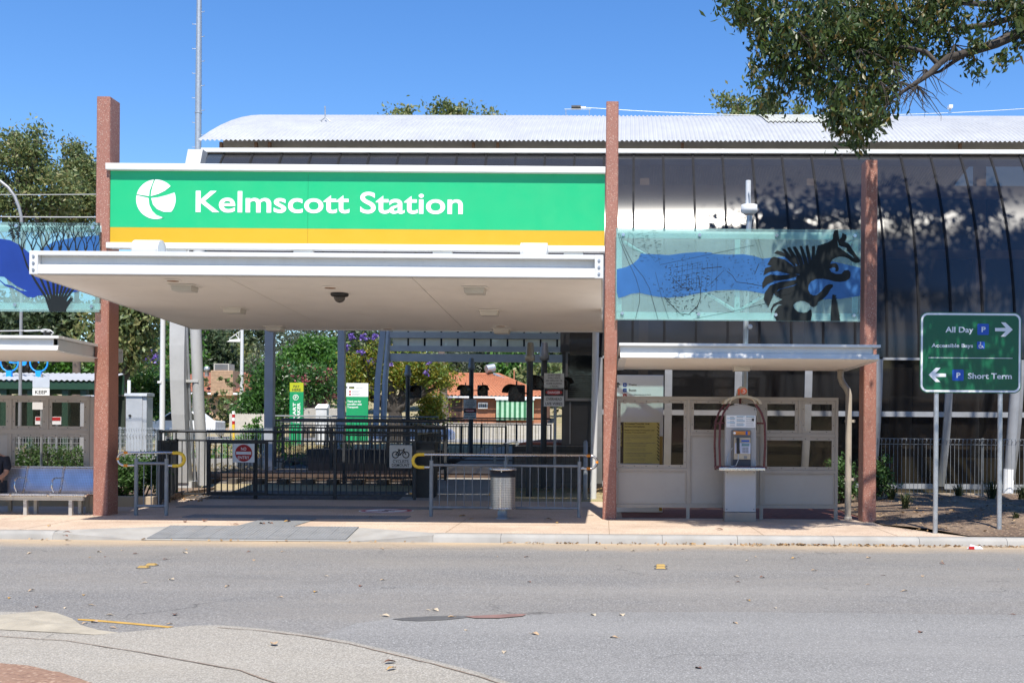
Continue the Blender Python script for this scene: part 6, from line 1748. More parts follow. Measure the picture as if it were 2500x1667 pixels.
# hillside wood behind the houses
wood = [(420, 850, 105, 60, 90, LUSH), (470, 800, 135, 80, 60, EUCD), (560, 870, 130, 80, 75, EUC), (600, 800, 150, 90, 60, EUCD), (690, 850, 125, 75, 85, GREY), (760, 810, 140, 80, 60, GREY), (640, 920, 115, 60, 50, GREY), (880, 850, 130, 70, 80, EUCD), (350, 880, 100, 60, 70, LUSH), (1000, 870, 130, 80, 60, EUCD), (1090, 885, 115, 60, 40, GREY), (1180, 880, 120, 70, 45, EUCD), (1260, 885, 112, 60, 50, LUSH), (1340, 880, 120, 60, 50, EUCD), (1330, 920, 105, 60, 45, EUC), (520, 850, 118, 50, 90, EUCD), (270, 880, 110, 60, 60, EUC), (130, 880, 105, 80, 40, LUSH), (20, 880, 110, 80, 40, EUC), (900, 790, 150, 90, 60, EUCD), (430, 920, 90, 40, 40, LUSH)]
kinds = {id(LUSH): 'bright green', id(EUCD): 'dark green', id(EUC): 'olive', id(GREY): 'grey green'}
where = ['behind the white leaning frame', 'high on the hill behind the leaning frame', 'above the brick chimney', 'high on the hill above the chimney', 'behind the nearest square post', 'high behind the round bright tree', 'beside the far lamp post', 'behind the jacaranda', 'left of the white leaning frame', 'above the orange roof ridge, far side', 'just above the orange roof ridge', 'beside the roof water heater', 'behind the crossing signal lamps', 'at the kiosk edge, highest', 'at the kiosk edge, lowest', 'between leaning frame and chimney', 'beside the tall column under the canopy', 'above the green bicycle shelter', 'above the bicycle sculpture', 'highest behind the jacaranda', 'over the left tiled roof']
for i, (px, py, Y, rx_, rz_, m_) in enumerate(wood):
    bl_ = [blob(px, py, Y, rx_*0.8, rz_*0.8), blob(px - rx_*0.5, py + rz_*0.4, Y, rx_*0.55, rz_*0.55), blob(px + rx_*0.5, py + rz_*0.35, Y, rx_*0.55, rz_*0.55), blob(px, py + rz_*0.9, Y, rx_*0.8, rz_*0.5)]
    tree('hillside_tree', kinds[id(m_)] + ' hillside tree ' + where[i], 'tree', base_at(px, Y), bl_, 4200, 0.58 if m_ is not GREY else 0.5, m_, 100 + i, BARKD, 0.3, clump=0.75, group='trees on the hillside beyond the line', aspect=0.5 if m_ is not GREY else 0.3)
tag(link('hill_wood', leaf_mesh('hill_wood', crown_points([(-40 + 8*k, 175 + 6*math.sin(k), gz(175) + 6 + 2.5*math.sin(k*1.7), 7, 6, 7) for k in range(12)], 22000, 1.2, 77), 0.85, 0.55, EUCD, 77)), 'far wooded hill reading as one dark green mass', 'wood', kind='stuff')
# trees rising over the roof
tree('roof_line_tree', 'gum tree top showing over the white roof beside the tall column', 'tree', base_at(1090, 78), [blob(985, 280, 78, 28, 13), blob(1075, 272, 78, 26, 14), blob(1125, 276, 78, 28, 16), blob(1198, 280, 78, 20, 10), blob(1040, 350, 78, 110, 46)], 7000, 0.34, EUC, 31, clump=0.4)
tree('roof_line_tree', 'gum tree top showing over the white roof below the near tree', 'tree', base_at(1850, 78), [blob(1785, 255, 78, 36, 22), blob(1870, 258, 78, 40, 30), blob(1945, 268, 78, 18, 12), blob(1850, 330, 78, 120, 50)], 7000, 0.34, EUC, 32, clump=0.4)
# street trees beyond the line
tree('street_tree', 'dense glossy green tree beside the brick chimney house', 'tree', base_at(640, 62), [blob(640, 960, 62, 45, 60), blob(620, 990, 62, 45, 40), blob(670, 930, 62, 40, 40), blob(690, 985, 62, 35, 50), blob(655, 905, 62, 28, 30)], 9000, 0.22, PEAR, 41, clump=0.3)
tree('street_tree', 'dense glossy green tree behind the white electrical cabinet', 'tree', base_at(345, 60), [blob(340, 940, 60, 50, 55), blob(380, 980, 60, 40, 40), blob(320, 985, 60, 40, 40), blob(400, 950, 60, 28, 30)], 8000, 0.22, PEAR, 42, clump=0.3)
tree('street_tree', 'round bright green tree above the pink oleander', 'tree', base_at(770, 86), [blob(760, 880, 86, 70, 50), blob(800, 900, 86, 60, 55), blob(720, 890, 86, 40, 40), blob(780, 850, 86, 50, 30), blob(835, 940, 86, 40, 50)], 9000, 0.34, LUSH, 43, clump=0.45)
tree('oleander', 'green oleander with pink flowers behind the yellow pay sign', 'shrub', base_at(745, 66), [blob(740, 930, 66, 50, 32), blob(780, 955, 66, 36, 30), blob(700, 920, 66, 28, 24), blob(790, 930, 66, 28, 24)], 5000, 0.22, PEAR, 44, extra=(PINK, 0.22, 0.16, 'blossom'))
jac = tree('jacaranda', 'jacaranda with yellow green leaves and purple blossom before the house', 'tree', base_at(968, 58), [blob(880, 900, 58, 36, 70), blob(930, 870, 58, 30, 40), blob(1000, 900, 58, 55, 32), blob(1060, 910, 58, 42, 28), blob(960, 920, 58, 40, 36), blob(1080, 935, 58, 22, 26), blob(1020, 930, 58, 30, 24), blob(870, 960, 58, 24, 40)], 9500, 0.24, YELG, 45, BARKD, 0.42, clump=0.34, aspect=0.35)
bl_ = [blob(857, 818, 57.4, 8, 20), blob(888, 818, 57.4, 8, 12), blob(845, 850, 57.4, 8, 12), blob(884, 860, 57.4, 8, 11), blob(907, 880, 57.4, 12, 8), blob(915, 820, 57.4, 8, 10), blob(1039, 910, 57, 5, 5), blob(955, 890, 57, 4, 5), blob(1047, 885, 57, 5, 4)]
link('blossom', leaf_mesh('blossom', crown_points(bl_, 800, 0.06, 46, 0.3) - np.array(jac.location), 0.12, 0.8, PURP, 46), jac)
tree('street_tree', 'yellow leafed shrub tree beside the house window', 'shrub', base_at(1060, 60), [blob(1065, 1000, 60, 24, 34), blob(1045, 980, 60, 24, 30), blob(1040, 1020, 60, 22, 18)], 3500, 0.18, YELG, 47, BARKD, 0.1, clump=0.25)
tree('street_tree', 'far jacaranda with a small purple crown behind the lamp post', 'tree', base_at(363, 88), [blob(366, 872, 88, 10, 6)], 400, 0.25, PURP, 48, BARKD, 0.14, clump=0.3)

# shrubs in the beds
def shrub(name, label, px, Y, w, h, m, seed, n=2600, zb=None, sz=0.09, cat='shrub', group=None):
    x = at(px, 1100, Y)[0]; z = gz(Y) if zb is None else zb
    t = thing(name, label, cat, (x, Y, z), group)
    rng = random.Random(seed)
    st = MB()
    for k in range(10):
        a = rng.uniform(0, 6.28); e = (x + math.cos(a)*w*0.5, Y + math.sin(a)*w*0.4, z + h*rng.uniform(0.5, 0.95))
        st.tube([(x + rng.uniform(-.1, .1), Y, z), ((x*0.5 + e[0]*0.5), (Y + e[1])/2, z + h*0.35), e], [0.018, 0.013, 0.005], 5)
    st.build('stems', BARKD, t)
    pts = crown_points([(x, Y, z + h*0.55, w*0.5, w*0.4, h*0.45), (x - w*0.2, Y, z + h*0.4, w*0.3, w*0.3, h*0.35), (x + w*0.22, Y, z + h*0.42, w*0.3, w*0.3, h*0.38)], n, 0.09, seed) - np.array((x, Y, z))
    link('foliage', leaf_mesh('foliage', pts, sz, 0.45, m, seed), t)
    return t
shrub('leafy_shrub', 'green feathery shrub behind the short hoop barrier', 345, 23.0, 1.0, 0.95, SHRUB, 61, 3200, 0.13)
shrub('leafy_shrub', 'green feathery shrub between the column and the short barrier', 300, 22.8, 0.9, 0.75, SHRUB, 62, 2600, 0.13)
for i, px in enumerate((-20, 60, 120, 175, 225)):
    shrub('hedge_shrub', ('hedge shrub behind the bench screen, at the frame edge', 'hedge shrub behind the wide bench window, second from the edge', 'hedge shrub behind the middle of the wide bench window', 'hedge shrub behind the column side of the bench window', 'hedge shrub showing between bench screen and column')[i], px, 23.4 + 0.1*(i % 2), 0.95, 0.98 + 0.05*(i % 3), SHRUB, 63 + i, 2600, 0.13, 0.08, group='hedge behind the bench screen')
shrub('leafy_shrub', 'dark green shrub between downpipe and short column', 2050, 23.6, 0.8, 1.0, SHRUB, 70, 2200, 0.0)
shrub('leafy_shrub', 'small green shrub beside the short red column foot', 2150, 23.8, 0.5, 0.9, SHRUB, 71, 1400, 0.2)
shrub('leafy_shrub', 'pale green bush in the dry field beyond the near fence', 640, 38, 1.8, 1.5, LUSH, 72, 2200, None, 0.14)
shrub('leafy_shrub', 'olive bush in front of the brick chimney house', 540, 64, 4.2, 3.6, EUC, 73, 3600, None, 0.22)
shrub('leafy_shrub', 'low hedge before the left tiled house', 440, 66, 4.0, 2.6, LUSH, 74, 3600, None, 0.2)
# straw and weeds in the dry field
rng = np.random.default_rng(9)
n = 9000
wx = rng.uniform(-24, -9.8, n); wy = rng.uniform(29.5, 44, n)
wz = np.array([gz(y) for y in wy]) + rng.uniform(0, 0.16, n)
tag(link('dry_weeds', leaf_mesh('dry_weeds', np.stack([wx, wy, wz], 1), 0.26, 0.12, DRYG, 9)), 'dry straw and weeds in the field beside the line', 'weeds', kind='stuff')
n = 5000
wx = rng.uniform(-22, -9.5, n); wy = rng.uniform(34, 44, n); keep = (np.sin(wx*1.3) + np.sin(wy*0.9 + wx*0.4)) > 0.5
wx, wy = wx[keep], wy[keep]
tag(link('green_weeds', leaf_mesh('green_weeds', np.stack([wx, wy, np.array([gz(y) for y in wy]) + rng.uniform(0.05, 0.4, len(wy))], 1), 0.2, 0.4, LUSH, 10)), 'low green weeds in the field beside the line', 'weeds', kind='stuff')
# strappy tufts in the right bed
def tuft(label, px, py, h, n, seed, zb=None):
    Y = 22.2 if zb is None else zb
    x = at(px, py, Y)[0]; z = bedh(x, Y) if x > 4.8 else 0.0
    rg = random.Random(seed); b = MB()
    for k in range(n):
        a = rg.uniform(0, 6.28); l = rg.uniform(0.5, 1.0)*h; o = rg.uniform(0.15, 0.75)*h
        w = 0.008
        p0 = Vector((x + rg.uniform(-.05, .05), Y + rg.uniform(-.05, .05), z - 0.02)); p1 = p0 + Vector((math.cos(a)*o*0.4, math.sin(a)*o*0.4, l*0.7)); p2 = p0 + Vector((math.cos(a)*o, math.sin(a)*o, l*rg.uniform(0.75, 1.0)))
        s_ = Vector((-math.sin(a), math.cos(a), 0))*w
        b.add([p0 - s_, p0 + s_, p1 + s_, p1 - s_, p2], [(0, 1, 2, 3), (3, 2, 4)])
    return tag(b.build('grass_tuft', MATS.get('strappy_leaves') or foliage('strappy_leaves', [(0.02, 0.035, 0.012), (0.045, 0.07, 0.02), (0.09, 0.09, 0.03)])), label, 'grass tuft', 'strappy tufts in the mulch bed')
tuft('dark strappy grass tuft low at the foot of the wire fence', 2210, 1260, 0.42, 60, 1, 21.5)
tuft('strappy grass tuft between the two road sign posts', 2420, 1210, 0.5, 70, 2, 22.6)
tuft('strappy grass tuft behind the first road sign post', 2340, 1195, 0.35, 50, 3, 23.4)
tuft('thin grass tuft right behind the short red column', 2175, 1205, 0.35, 60, 4, 23.6)
tuft('strappy grass tuft at the frame edge behind the sign', 2495, 1215, 0.4, 60, 5, 22.8)
tuft('small weed beside the far road sign post', 2480, 1283, 0.14, 24, 6, 18.2)

# ------------------------------------------------------------------ the large near tree: trunk outside the frame, crown over the picture's corner
NT = (9.3, 15.6, 0.1)
nt_t = thing('near_tree', 'large gum tree reaching into the sky over the roof with dangling leaves', 'tree', NT)
NEARLEAF = foliage('near_gum_leaves', [(0.030, 0.053, 0.012), (0.047, 0.080, 0.018), (0.074, 0.122, 0.025), (0.100, 0.145, 0.037), (0.060, 0.094, 0.023), (0.267, 0.160, 0.037)], 0.42, 0.3)
NBARK = mat('near_gum_bark', (0.055, 0.045, 0.037), 0.9, var=0.3, scale=6, bmp=0.7, bscale=40)
Yt = 15.2
MB().tube([NT, (9.2, 15.6, 2.5), (8.9, 15.5, 5.0), (8.5, 15.4, 6.2)], [0.42, 0.36, 0.30, 0.24], 14).build('trunk', NBARK, nt_t)
def P(px, py, dy=0.0): return at(px, py, Yt + dy)
lb_ = MB()
lb_.tube([(8.5, 15.4, 6.2), P(2640, 40), P(2500, 75), P(2433, 106, -0.1), P(2366, 128, -0.15), P(2313, 141, -0.2), P(2291, 159, -0.2)], [0.2, 0.12, 0.075, 0.066, 0.055, 0.046, 0.038], 10)
lb_.tube([P(2291, 159, -0.2), P(2262, 128, -0.2), P(2212, 115, -0.1), P(2150, 112), P(2090, 90)], [0.034, 0.03, 0.024, 0.018, 0.01], 8)
lb_.tube([P(2291, 159, -0.2), P(2269, 181, -0.3), P(2229, 208, -0.3), P(2180, 240, -0.2), P(2130, 300, -0.2)], [0.045, 0.04, 0.03, 0.02, 0.01], 8)
lb_.tube([P(2366, 128, -0.15), P(2330, 150, 0.2), P(2295, 175, 0.3), P(2250, 190, 0.4)], [0.035, 0.03, 0.022, 0.01], 7)
lb_.tube([P(2500, 35, 0.6), P(2420, 60, 0.5), P(2340, 70, 0.4), P(2280, 75, 0.3), P(2200, 40, 0.2), P(2050, 10, 0.2), P(1900, 20)], [0.045, 0.042, 0.038, 0.03, 0.026, 0.018, 0.01], 8)
lb_.tube([P(2700, -250, 1), P(2450, -300, 1.5), P(2200, -250, 2), P(1950, -150, 2)], [0.14, 0.1, 0.07, 0.03], 8)
lb_.tube([(8.5, 15.4, 6.2), P(2650, -250, 1), P(2600, -600, 2), P(2500, -1000, 3)], [0.2, 0.16, 0.12, 0.05], 10)
rg = random.Random(4)
for k in range(130):       # bare hanging twigs
    x, y = rg.choice(((2240, 210), (2200, 200), (2260, 170), (2150, 200), (2180, 150), (2100, 120), (2000, 120), (1950, 80), (2050, 200), (2330, 110)))
    dx_, dy_ = rg.uniform(-40, 70), rg.uniform(10, 75)
    d_ = rg.uniform(-0.5, 0.3)
    lb_.tube([P(x, y, d_), P(x + dx_*0.5 + rg.uniform(-10, 10), y + dy_*0.4, d_), P(x + dx_, y + dy_, d_), P(x + dx_*1.2 + rg.uniform(-14, 14), y + dy_*1.2, d_)], [0.010, 0.006, 0.004, 0.002], 5)
lb_.build('limbs', NBARK, nt_t)
cl = [(1800, 0, 45), (1840, 30, 40), (1800, 48, 18), (1850, 55, 28), (1900, 40, 75), (1980, 40, 95), (2070, 40, 100), (2170, 40, 100), (2250, 20, 75), (2330, -10, 50), (1915, 105, 48), (1970, 130, 80), (2060, 140, 95), (2150, 140, 85), (2220, 110, 55), (2275, 80, 40), (1862, 95, 22), (1880, 150, 30), (1850, 175, 22), (1905, 190, 30), (1845, 205, 16), (1880, 232, 30), (1858, 250, 14), (1960, 205, 45), (2020, 210, 60), (2090, 220, 65), (2160, 210, 50), (2050, 262, 42), (2110, 272, 48), (2150, 255, 34), (2075, 318, 38), (2115, 325, 36), (2060, 300, 22), (2040, 285, 18), (2150, 300, 18), (2100, 355, 16), (2420, 10, 50), (2470, 5, 40), (2400, 95, 22), (2372, 150, 16), (2385, 175, 12), (2440, 140, 20), (2480, 65, 25), (2350, 60, 28), (2310, 120, 22), (2490, 110, 18), (2020, 100, 60), (2120, 90, 60)]
pts = []
rng = np.random.default_rng(3)
for (x, y, r) in cl:
    k = r/FPX*Yt
    nn = int(320*(r/50.0)**1.75) + 16
    nsub = max(2, int(r/8)); cs = rng.normal(size=(nsub, 3)); cs /= np.linalg.norm(cs, axis=1)[:, None]; cs *= (0.35 + 0.6*rng.random(nsub))[:, None]
    ci = rng.integers(0, nsub, nn)
    q = cs[ci]*k + rng.normal(size=(nn, 3))*np.array([0.16, 0.2, 0.16])*min(1, k*1.6 + 0.25)
    q[:, 1] *= 1.25
    pts.append(q + np.array(P(x, y, rng.uniform(-0.35, 0.35))))
pts = np.concatenate(pts)
link('crown', leaf_mesh('crown', pts - np.array(NT), 0.118, 0.36, NEARLEAF, 5, hang=0.6), nt_t)
# the rest of the crown, above and beside the frame: it throws the dappled shade on wall, column and sign
up = [(X_ + 0.70, 26 - 5.81, z_ + 10.0, r_) for X_, z_, r_ in ((2.7, 6.6, .35), (3.3, 6.9, .55), (4.1, 7.1, .8), (5.0, 7.5, .85), (6.0, 7.65, .8), (7.0, 7.75, .8), (8.0, 7.75, .8), (9.2, 7.75, .9), (4.6, 6.1, .55), (5.7, 5.7, .6), (6.9, 5.6, .65), (8.2, 5.6, .7), (9.4, 5.6, .8), (5.2, 4.9, .7), (6.6, 4.8, .8), (8.0, 4.7, .8), (9.5, 4.7, .9))] + [(4.98, 17.1, 9.6, 0.65), (5.1, 17.0, 8.2, 0.4), (4.3, 16.9, 8.8, 0.5), (3.6, 17.1, 8.9, 0.35), (6.0, 14.8, 7.4, 0.5), (6.7, 14.9, 7.6, 0.5), (7.0, 15.4, 7.2, 0.9), (8.2, 15.6, 7.4, 1.2), (6.05, 14.6, 6.6, 0.4), (10.5, 16.2, 9.0, 1.6), (8.6, 16.4, 9.6, 1.4), (9.8, 15.2, 6.6, 1.2)]
pts = crown_points([(x, y, z, r, r*0.9, r*0.75) for x, y, z, r in up], 20000, 0.24, 8, 0.25)
link('crown', leaf_mesh('crown', pts - np.array(NT), 0.23, 0.42, NEARLEAF, 6, hang=0.5), nt_t)
lb_ = MB()
for x, y, z, r in up:
    lb_.tube([(8.5, 15.4, 6.2), ((8.5 + x)/2, (15.4 + y)/2, (6.2 + z)/2 + 0.6), (x, y, z)], [0.13, 0.08, 0.03], 7)
lb_.build('limbs', NBARK, nt_t)

# trees on the photographer's side of the street, seen only as reflections in the curved glazing
bk = [(-34 + 9*k, -19 - 3*math.sin(k*2.1), 4.6 + 1.2*math.sin(k*1.3), 5.5, 4.0, 4.2 + 0.8*math.sin(k)) for k in range(9)]
tag(link('street_treeline', leaf_mesh('street_treeline', crown_points(bk, 15000, 0.9, 55, 0.3), 0.75, 0.5, EUCD, 55)), 'dark trees across the street reflected in the curved glazing', 'trees', kind='stuff')
# ------------------------------------------------------------------ background: houses, street furniture, cars
BRICKO = mat('orange_brick', (0.36, 0.15, 0.08), 0.8, var=0.2, scale=6, bmp=0.2)
BRICKT = mat('tan_brick', (0.42, 0.28, 0.18), 0.8, var=0.2, scale=6, dirt=0.3)
TILEO = mat('orange_roof_tile', (0.37, 0.135, 0.065), 0.7, var=0.2, scale=3, dirt=0.2, dirtcol=(0.2, 0.09, 0.06))
TILER = mat('brown_red_roof_tile', (0.25, 0.09, 0.055), 0.75, var=0.2, scale=3, dirt=0.2, dirtcol=(0.12, 0.06, 0.05))
def tiled(a, b_, c, d, tile=0.33):
    """roof plane a-b (eave) d-c (ridge) as overlapping tile rows with rolls"""
    a, b_, c, d = map(Vector, (a, b_, c, d))
    nrm = (b_ - a).cross(d - a).normalized()
    W = max((b_ - a).length, (c - d).length); H = (d - a).length
    nu = max(4, int(W/tile*4)); nv = max(2, int(H/tile))
    vv = []; ff = []
    for j in range(nv):
        for e in (0, 1):
            t = (j + e)/nv
            for i in range(nu + 1):
                u = i/nu
                p = (a + (b_ - a)*u)*(1 - t) + (d + (c - d)*u)*t
                vv.append(p + nrm*(0.05*math.sin(2*math.pi*i/4) + (0.05 if e == 0 else 0.0)))
    for j in range(nv):
        for i in range(nu):
            k = j*2*(nu + 1) + i
            ff.append((k, k+1, k+nu+2, k+nu+1))
            if j + 1 < nv:
                m_ = (j*2 + 1)*(nu + 1) + i; ff.append((m_, m_+1, m_+nu+2, m_+nu+1))
    return MB().add(vv, ff, True)
def house(name, label, x0, x1, y0, y1, zb, ze, zr, rx0, rx1, tile, brick, over=0.6):
    t = thing(name, label, 'house', ((x0+x1)/2, (y0+y1)/2, zb))
    B(x0, x1, y0, y1, zb - 0.3, ze - 0.02).build('wall', brick, t)
    ym = (y0 + y1)/2
    e = [(x0-over, y0-over, ze), (x1+over, y0-over, ze), (x1+over, y1+over, ze), (x0-over, y1+over, ze)]
    r0, r1 = (rx0, ym, zr), (rx1, ym, zr)
    tiled(e[0], e[1], r1, r0).build('roof_plane', tile, t)
    tiled(e[2], e[3], r0, r1).build('roof_plane', tile, t)
    tiled(e[1], e[2], r1, r1).build('roof_plane', tile, t)
    tiled(e[3], e[0], r0, r0).build('roof_plane', tile, t)
    MB().tube([r0, r1], 0.10, 8).build('ridge_tiles', tile, t)
    for a, b_ in ((e[0], r0), (e[1], r1)):
        MB().tube([a, b_], 0.09, 8).build('hip_tiles', tile, t)
    B(x0-over-0.05, x1+over+0.05, y0-over-0.12, y0-over, ze-0.16, ze-0.02).build('gutter', SIGNWHITE, t)
    return t
HY = 92.0
def hx(px): return at(px, 980, HY)[0]
def hz(py): return at(1150, py, HY)[2]
zb = 1.75
h1 = house('tiled_house', 'orange brick house with orange tiled hip roof beyond the crossing', hx(1042), hx(1330), HY, HY + 9, zb, hz(967), hz(906), hx(1075), hx(1205), TILEO, BRICKO)
def hpart(name, x0, y0, x1, y1, m, d0=0.06, parent=h1, Y=HY):
    return B(at(x0, y0, Y)[0], at(x1, y0, Y)[0], Y - d0, Y + 0.02, at(1150, y1, Y)[2], at(1150, y0, Y)[2]).build(name, m, parent)
dr = hpart('door', 1103, 972, 1128, 1026, mat('brown_screen_door', (0.10, 0.05, 0.03), 0.7))
hpart('door_frame', 1099, 970, 1102.5, 1026, mat('timber_frame', (0.30, 0.17, 0.09), 0.7), 0.1, dr)
hpart('door_frame', 1128.5, 970, 1132, 1026, MATS['timber_frame'], 0.1, dr)
w1 = hpart('window', 1168, 982, 1191, 997, mat('white_unit', (0.7, 0.7, 0.68), 0.5), 0.25)
for k in range(4):
    hpart('vent_slot', 1171 + 4.7*k, 985, 1174 + 4.7*k, 994, INK, 0.27, w1)
w2 = hpart('window', 1048, 978, 1086, 1018, mat('dark_house_glass', (0.02, 0.03, 0.03), 0.1), 0.08)
hpart('window_frame', 1046, 975, 1048, 1019, SIGNWHITE, 0.12, w2); hpart('window_frame', 1086, 975, 1088, 1019, SIGNWHITE, 0.12, w2)
AW1 = mat('awning_green', (0.03, 0.16, 0.07), 0.6, var=0.15); AW2 = mat('awning_pale', (0.35, 0.55, 0.40), 0.6)
for k in range(15):
    a = 1214 + 6*k
    aw = B(hx(a), hx(a + 6.0), HY - 0.8, HY - 0.76, hz(1024), hz(976)).build('awning_slat', AW1 if k % 2 else AW2, h1)
hpart('awning_head', 1212, 972, 1306, 976, SIGNWHITE, 0.9)
# solar water heater
p0 = at(1200, 895, HY + 4)
sw = thing('roof_water_heater', 'grey cylindrical water heater on the orange roof ridge', 'water heater', p0)
MB().cyl(at(1187, 901, HY + 4.2), at(1206, 897, HY + 4.6), 0.36, None, 16).build('tank', GALV, sw)
MB().add([at(1200, 912, HY+3.5), at(1236, 925, HY+3.0), at(1236, 928, HY+3.0), at(1200, 915, HY+3.5)], [(0, 1, 2, 3)])
q = [at(1204, 914, HY+4.0), at(1262, 936, HY+3.0), at(1262, 934, HY+3.6), at(1204, 912, HY+4.6)]
MB().hexa([Vector(v) for v in q] + [Vector(v) + Vector((0, 0, 0.12)) for v in q]).build('collector', GALV, sw)
tag(MB().cyl(at(1255, 935, HY+5), at(1255, 903, HY+5), 0.06, None, 8).build('flue_pipe', mat('terracotta_pipe', (0.4, 0.16, 0.08), 0.7)), 'thin terracotta flue pipe behind the orange roof', 'pipe')
# left house with chimney
H2 = 80.0
h2 = house('tiled_house', 'low house with brown red tiled roof and big brick chimney', at(390, 950, H2)[0], at(615, 950, H2)[0], H2, H2 + 8, 1.3, at(500, 958, H2)[2], at(500, 905, H2)[2], at(430, 900, H2)[0], at(560, 900, H2)[0], TILER, BRICKT)
cx0, cx1, cz0, cz1 = rect(521, 905, 574, 952, H2 - 0.3)
ch = B(cx0, cx1, H2 - 0.8, H2 + 0.9, cz0 - 0.4, cz1).build('chimney', BRICKT, h2)
cb = MB()
rows = 14
for j in range(rows):
    z = cz0 + (cz1 - cz0)*j/rows
    cb.box(cx0 - 0.015, cx1 + 0.015, H2 - 0.815, H2 - 0.79, z, z + (cz1 - cz0)/rows*0.78)
tag(cb.build('brick_courses', BRICKT, ch), kind='stuff')
ac = B(cx0 + 0.12, cx1 - 0.35, H2 - 0.6, H2 + 0.6, cz1, cz1 + 0.5).build('air_cooler', mat('cooler_beige', (0.42, 0.40, 0.36), 0.6), h2)
for k in range(7):
    B(cx0 + 0.2, cx1 - 0.42, H2 - 0.63, H2 - 0.605, cz1 + 0.06 + 0.06*k, cz1 + 0.085 + 0.06*k).build('louvre', INKGREY, ac)
MB().lathe([(0.14, 0), (0.14, 0.35), (0.22, 0.4), (0.20, 0.62), (0.05, 0.72)], at(505, 918, H2 - 0.5), 14).build('roof_vent', GALV, h2)
# flat carport and picket fences
t = thing('carport', 'dark open carport with brown flat roof beside the pay sign', 'carport', at(785, 1010, 70))
x0, x1, z0, z1 = rect(738, 965, 832, 969, 70)
B(x0, x1, 70, 74, z0, z1).build('roof', mat('brown_fascia', (0.13, 0.05, 0.04), 0.7), t)
for px in (742, 765, 803, 829):
    X = at(px, 990, 70)[0]; B(X - 0.06, X + 0.06, 70.1, 70.2, 0.9, z0).build('post', INK, t)
B(x0, x0 + 0.6, 73.5, 73.6, 0.9, z0).build('back_wall', INK, t)
def pickets(name, label, px0, px1, py, Y, h, n, m):
    a, b_ = at(px0, py, Y)[0], at(px1, py, Y)[0]; z = at((px0+px1)/2, py, Y)[2]
    t = thing(name, label, 'fence', ((a+b_)/2, Y, z - h))
    me = MB().prism([(-0.045, -h), (0.045, -h), (0.045, -0.04), (0, 0.03), (-0.045, -0.04)], -0.015, 0.015).mesh('picket', m)
    for k in range(n):
        link('picket', me, t, (a + (b_-a)*(k+0.5)/n - (a+b_)/2, 0, h))
    for zz in (0.3*h, 0.8*h):
        B(a, b_, Y + 0.016, Y + 0.05, z - h + zz, z - h + zz + 0.07).build('rail', m, t)
    return t
WEATH = mat('weathered_timber', (0.46, 0.43, 0.38), 0.85, var=0.15, dirt=0.2)
pickets('picket_fence', 'pale corrugated paling fence behind the ticket machine', 738, 835, 997, 62, 1.0, 34, WEATH)
pickets('picket_fence', 'white paling fence before the orange brick house', 1057, 1350, 1032, 66, 1.0, 60, WEATH)
pickets('picket_fence', 'short white paling fence behind the weld mesh fence', 560, 645, 1010, 57, 0.9, 20, WEATH)

# pay pillar, ticket machine, green totem
SYp = 47.0
x0, x1, zz0, z1 = rect(707, 934, 740, 1045, SYp)
t = thing('pay_pillar', 'green parking pay pillar with fluorescent yellow top', 'pillar sign', ((x0+x1)/2, SYp, 0.8))
zy = at(723, 956, SYp)[2]
B(x0, x1, SYp, SYp + 0.12, 0.8, zy).build('body', TOTEMGREEN, t); B(x0, x1, SYp, SYp + 0.12, zy + 0.001, z1).build('yellow_top', FLUORO, t)
cx = (x0+x1)/2
text('PAY', 'lettering', t, INK, cx, at(723, 946, SYp)[2], SYp - 0.003, 0.11, 0.26, 0.02, 'C'); text('HERE', 'lettering', t, INK, cx, at(723, 953, SYp)[2] - 0.02, SYp - 0.003, 0.11, 0.37, 0.02, 'C')
ringc = at(722, 970, SYp)
MB().tube([(ringc[0] + 0.11*math.cos(2*math.pi*k/20), SYp - 0.005, ringc[2] + 0.11*math.sin(2*math.pi*k/20)) for k in range(20)], 0.014, 6, closed=True).build('ring', SIGNWHITE, t)
text('P', 'lettering', t, SIGNWHITE, ringc[0], ringc[2] - 0.06, SYp - 0.003, 0.13, None, 0.02, 'C')
text('SMART', 'lettering', t, SIGNWHITE, cx - 0.02, at(723, 1032, SYp)[2], SYp - 0.003, 0.13, 0.86, 0.03, vert=True)
text('PARKER', 'lettering', t, SIGNWHITE, cx + 0.16, at(723, 1032, SYp)[2], SYp - 0.003, 0.13, 0.86, 0.03, vert=True)
x0, x1, zz0, z1 = rect(769, 986, 799, 1045, 50.0)
t = thing('ticket_machine', 'grey parking ticket machine with sloped solar top', 'ticket machine', ((x0+x1)/2, 50, 0.82))
B(x0 + 0.03, x1 - 0.03, 50, 50.4, 0.8, z1 - 0.18).build('body', LG, t, bevel=0.02)
MB().hexa([(x0, 49.95, z1-0.18), (x1, 49.95, z1-0.18), (x1, 50.45, z1-0.18), (x0, 50.45, z1-0.18), (x0+0.08, 50.2, z1), (x1-0.04, 50.2, z1), (x1-0.02, 50.4, z1), (x0+0.1, 50.4, z1)]).build('hood', SIGNWHITE, t)
B(x0+0.13, x1-0.1, 50.19, 50.195, z1-0.08, z1-0.01).build('solar_panel', NAVY, t)
TY = 55.0
x0, x1, zz0, z1 = rect(845, 935, 898, 1100, TY)
zm = at(870, 968, TY)[2]
t = thing('green_totem', 'white and green thank you totem beside the square post', 'information sign', ((x0+x1)/2, TY, 0.8))
B(x0, x1, TY, TY + 0.1, zm + 0.001, z1).build('white_head', SIGNWHITE, t); B(x0, x1, TY, TY + 0.1, 0.8, zm).build('green_body', TOTEMGREEN, t)
def tp_(cx, cy):
    p = at(640 + 0.2169*cx, 780 + 0.2169*cy, TY); return p[0], p[2]
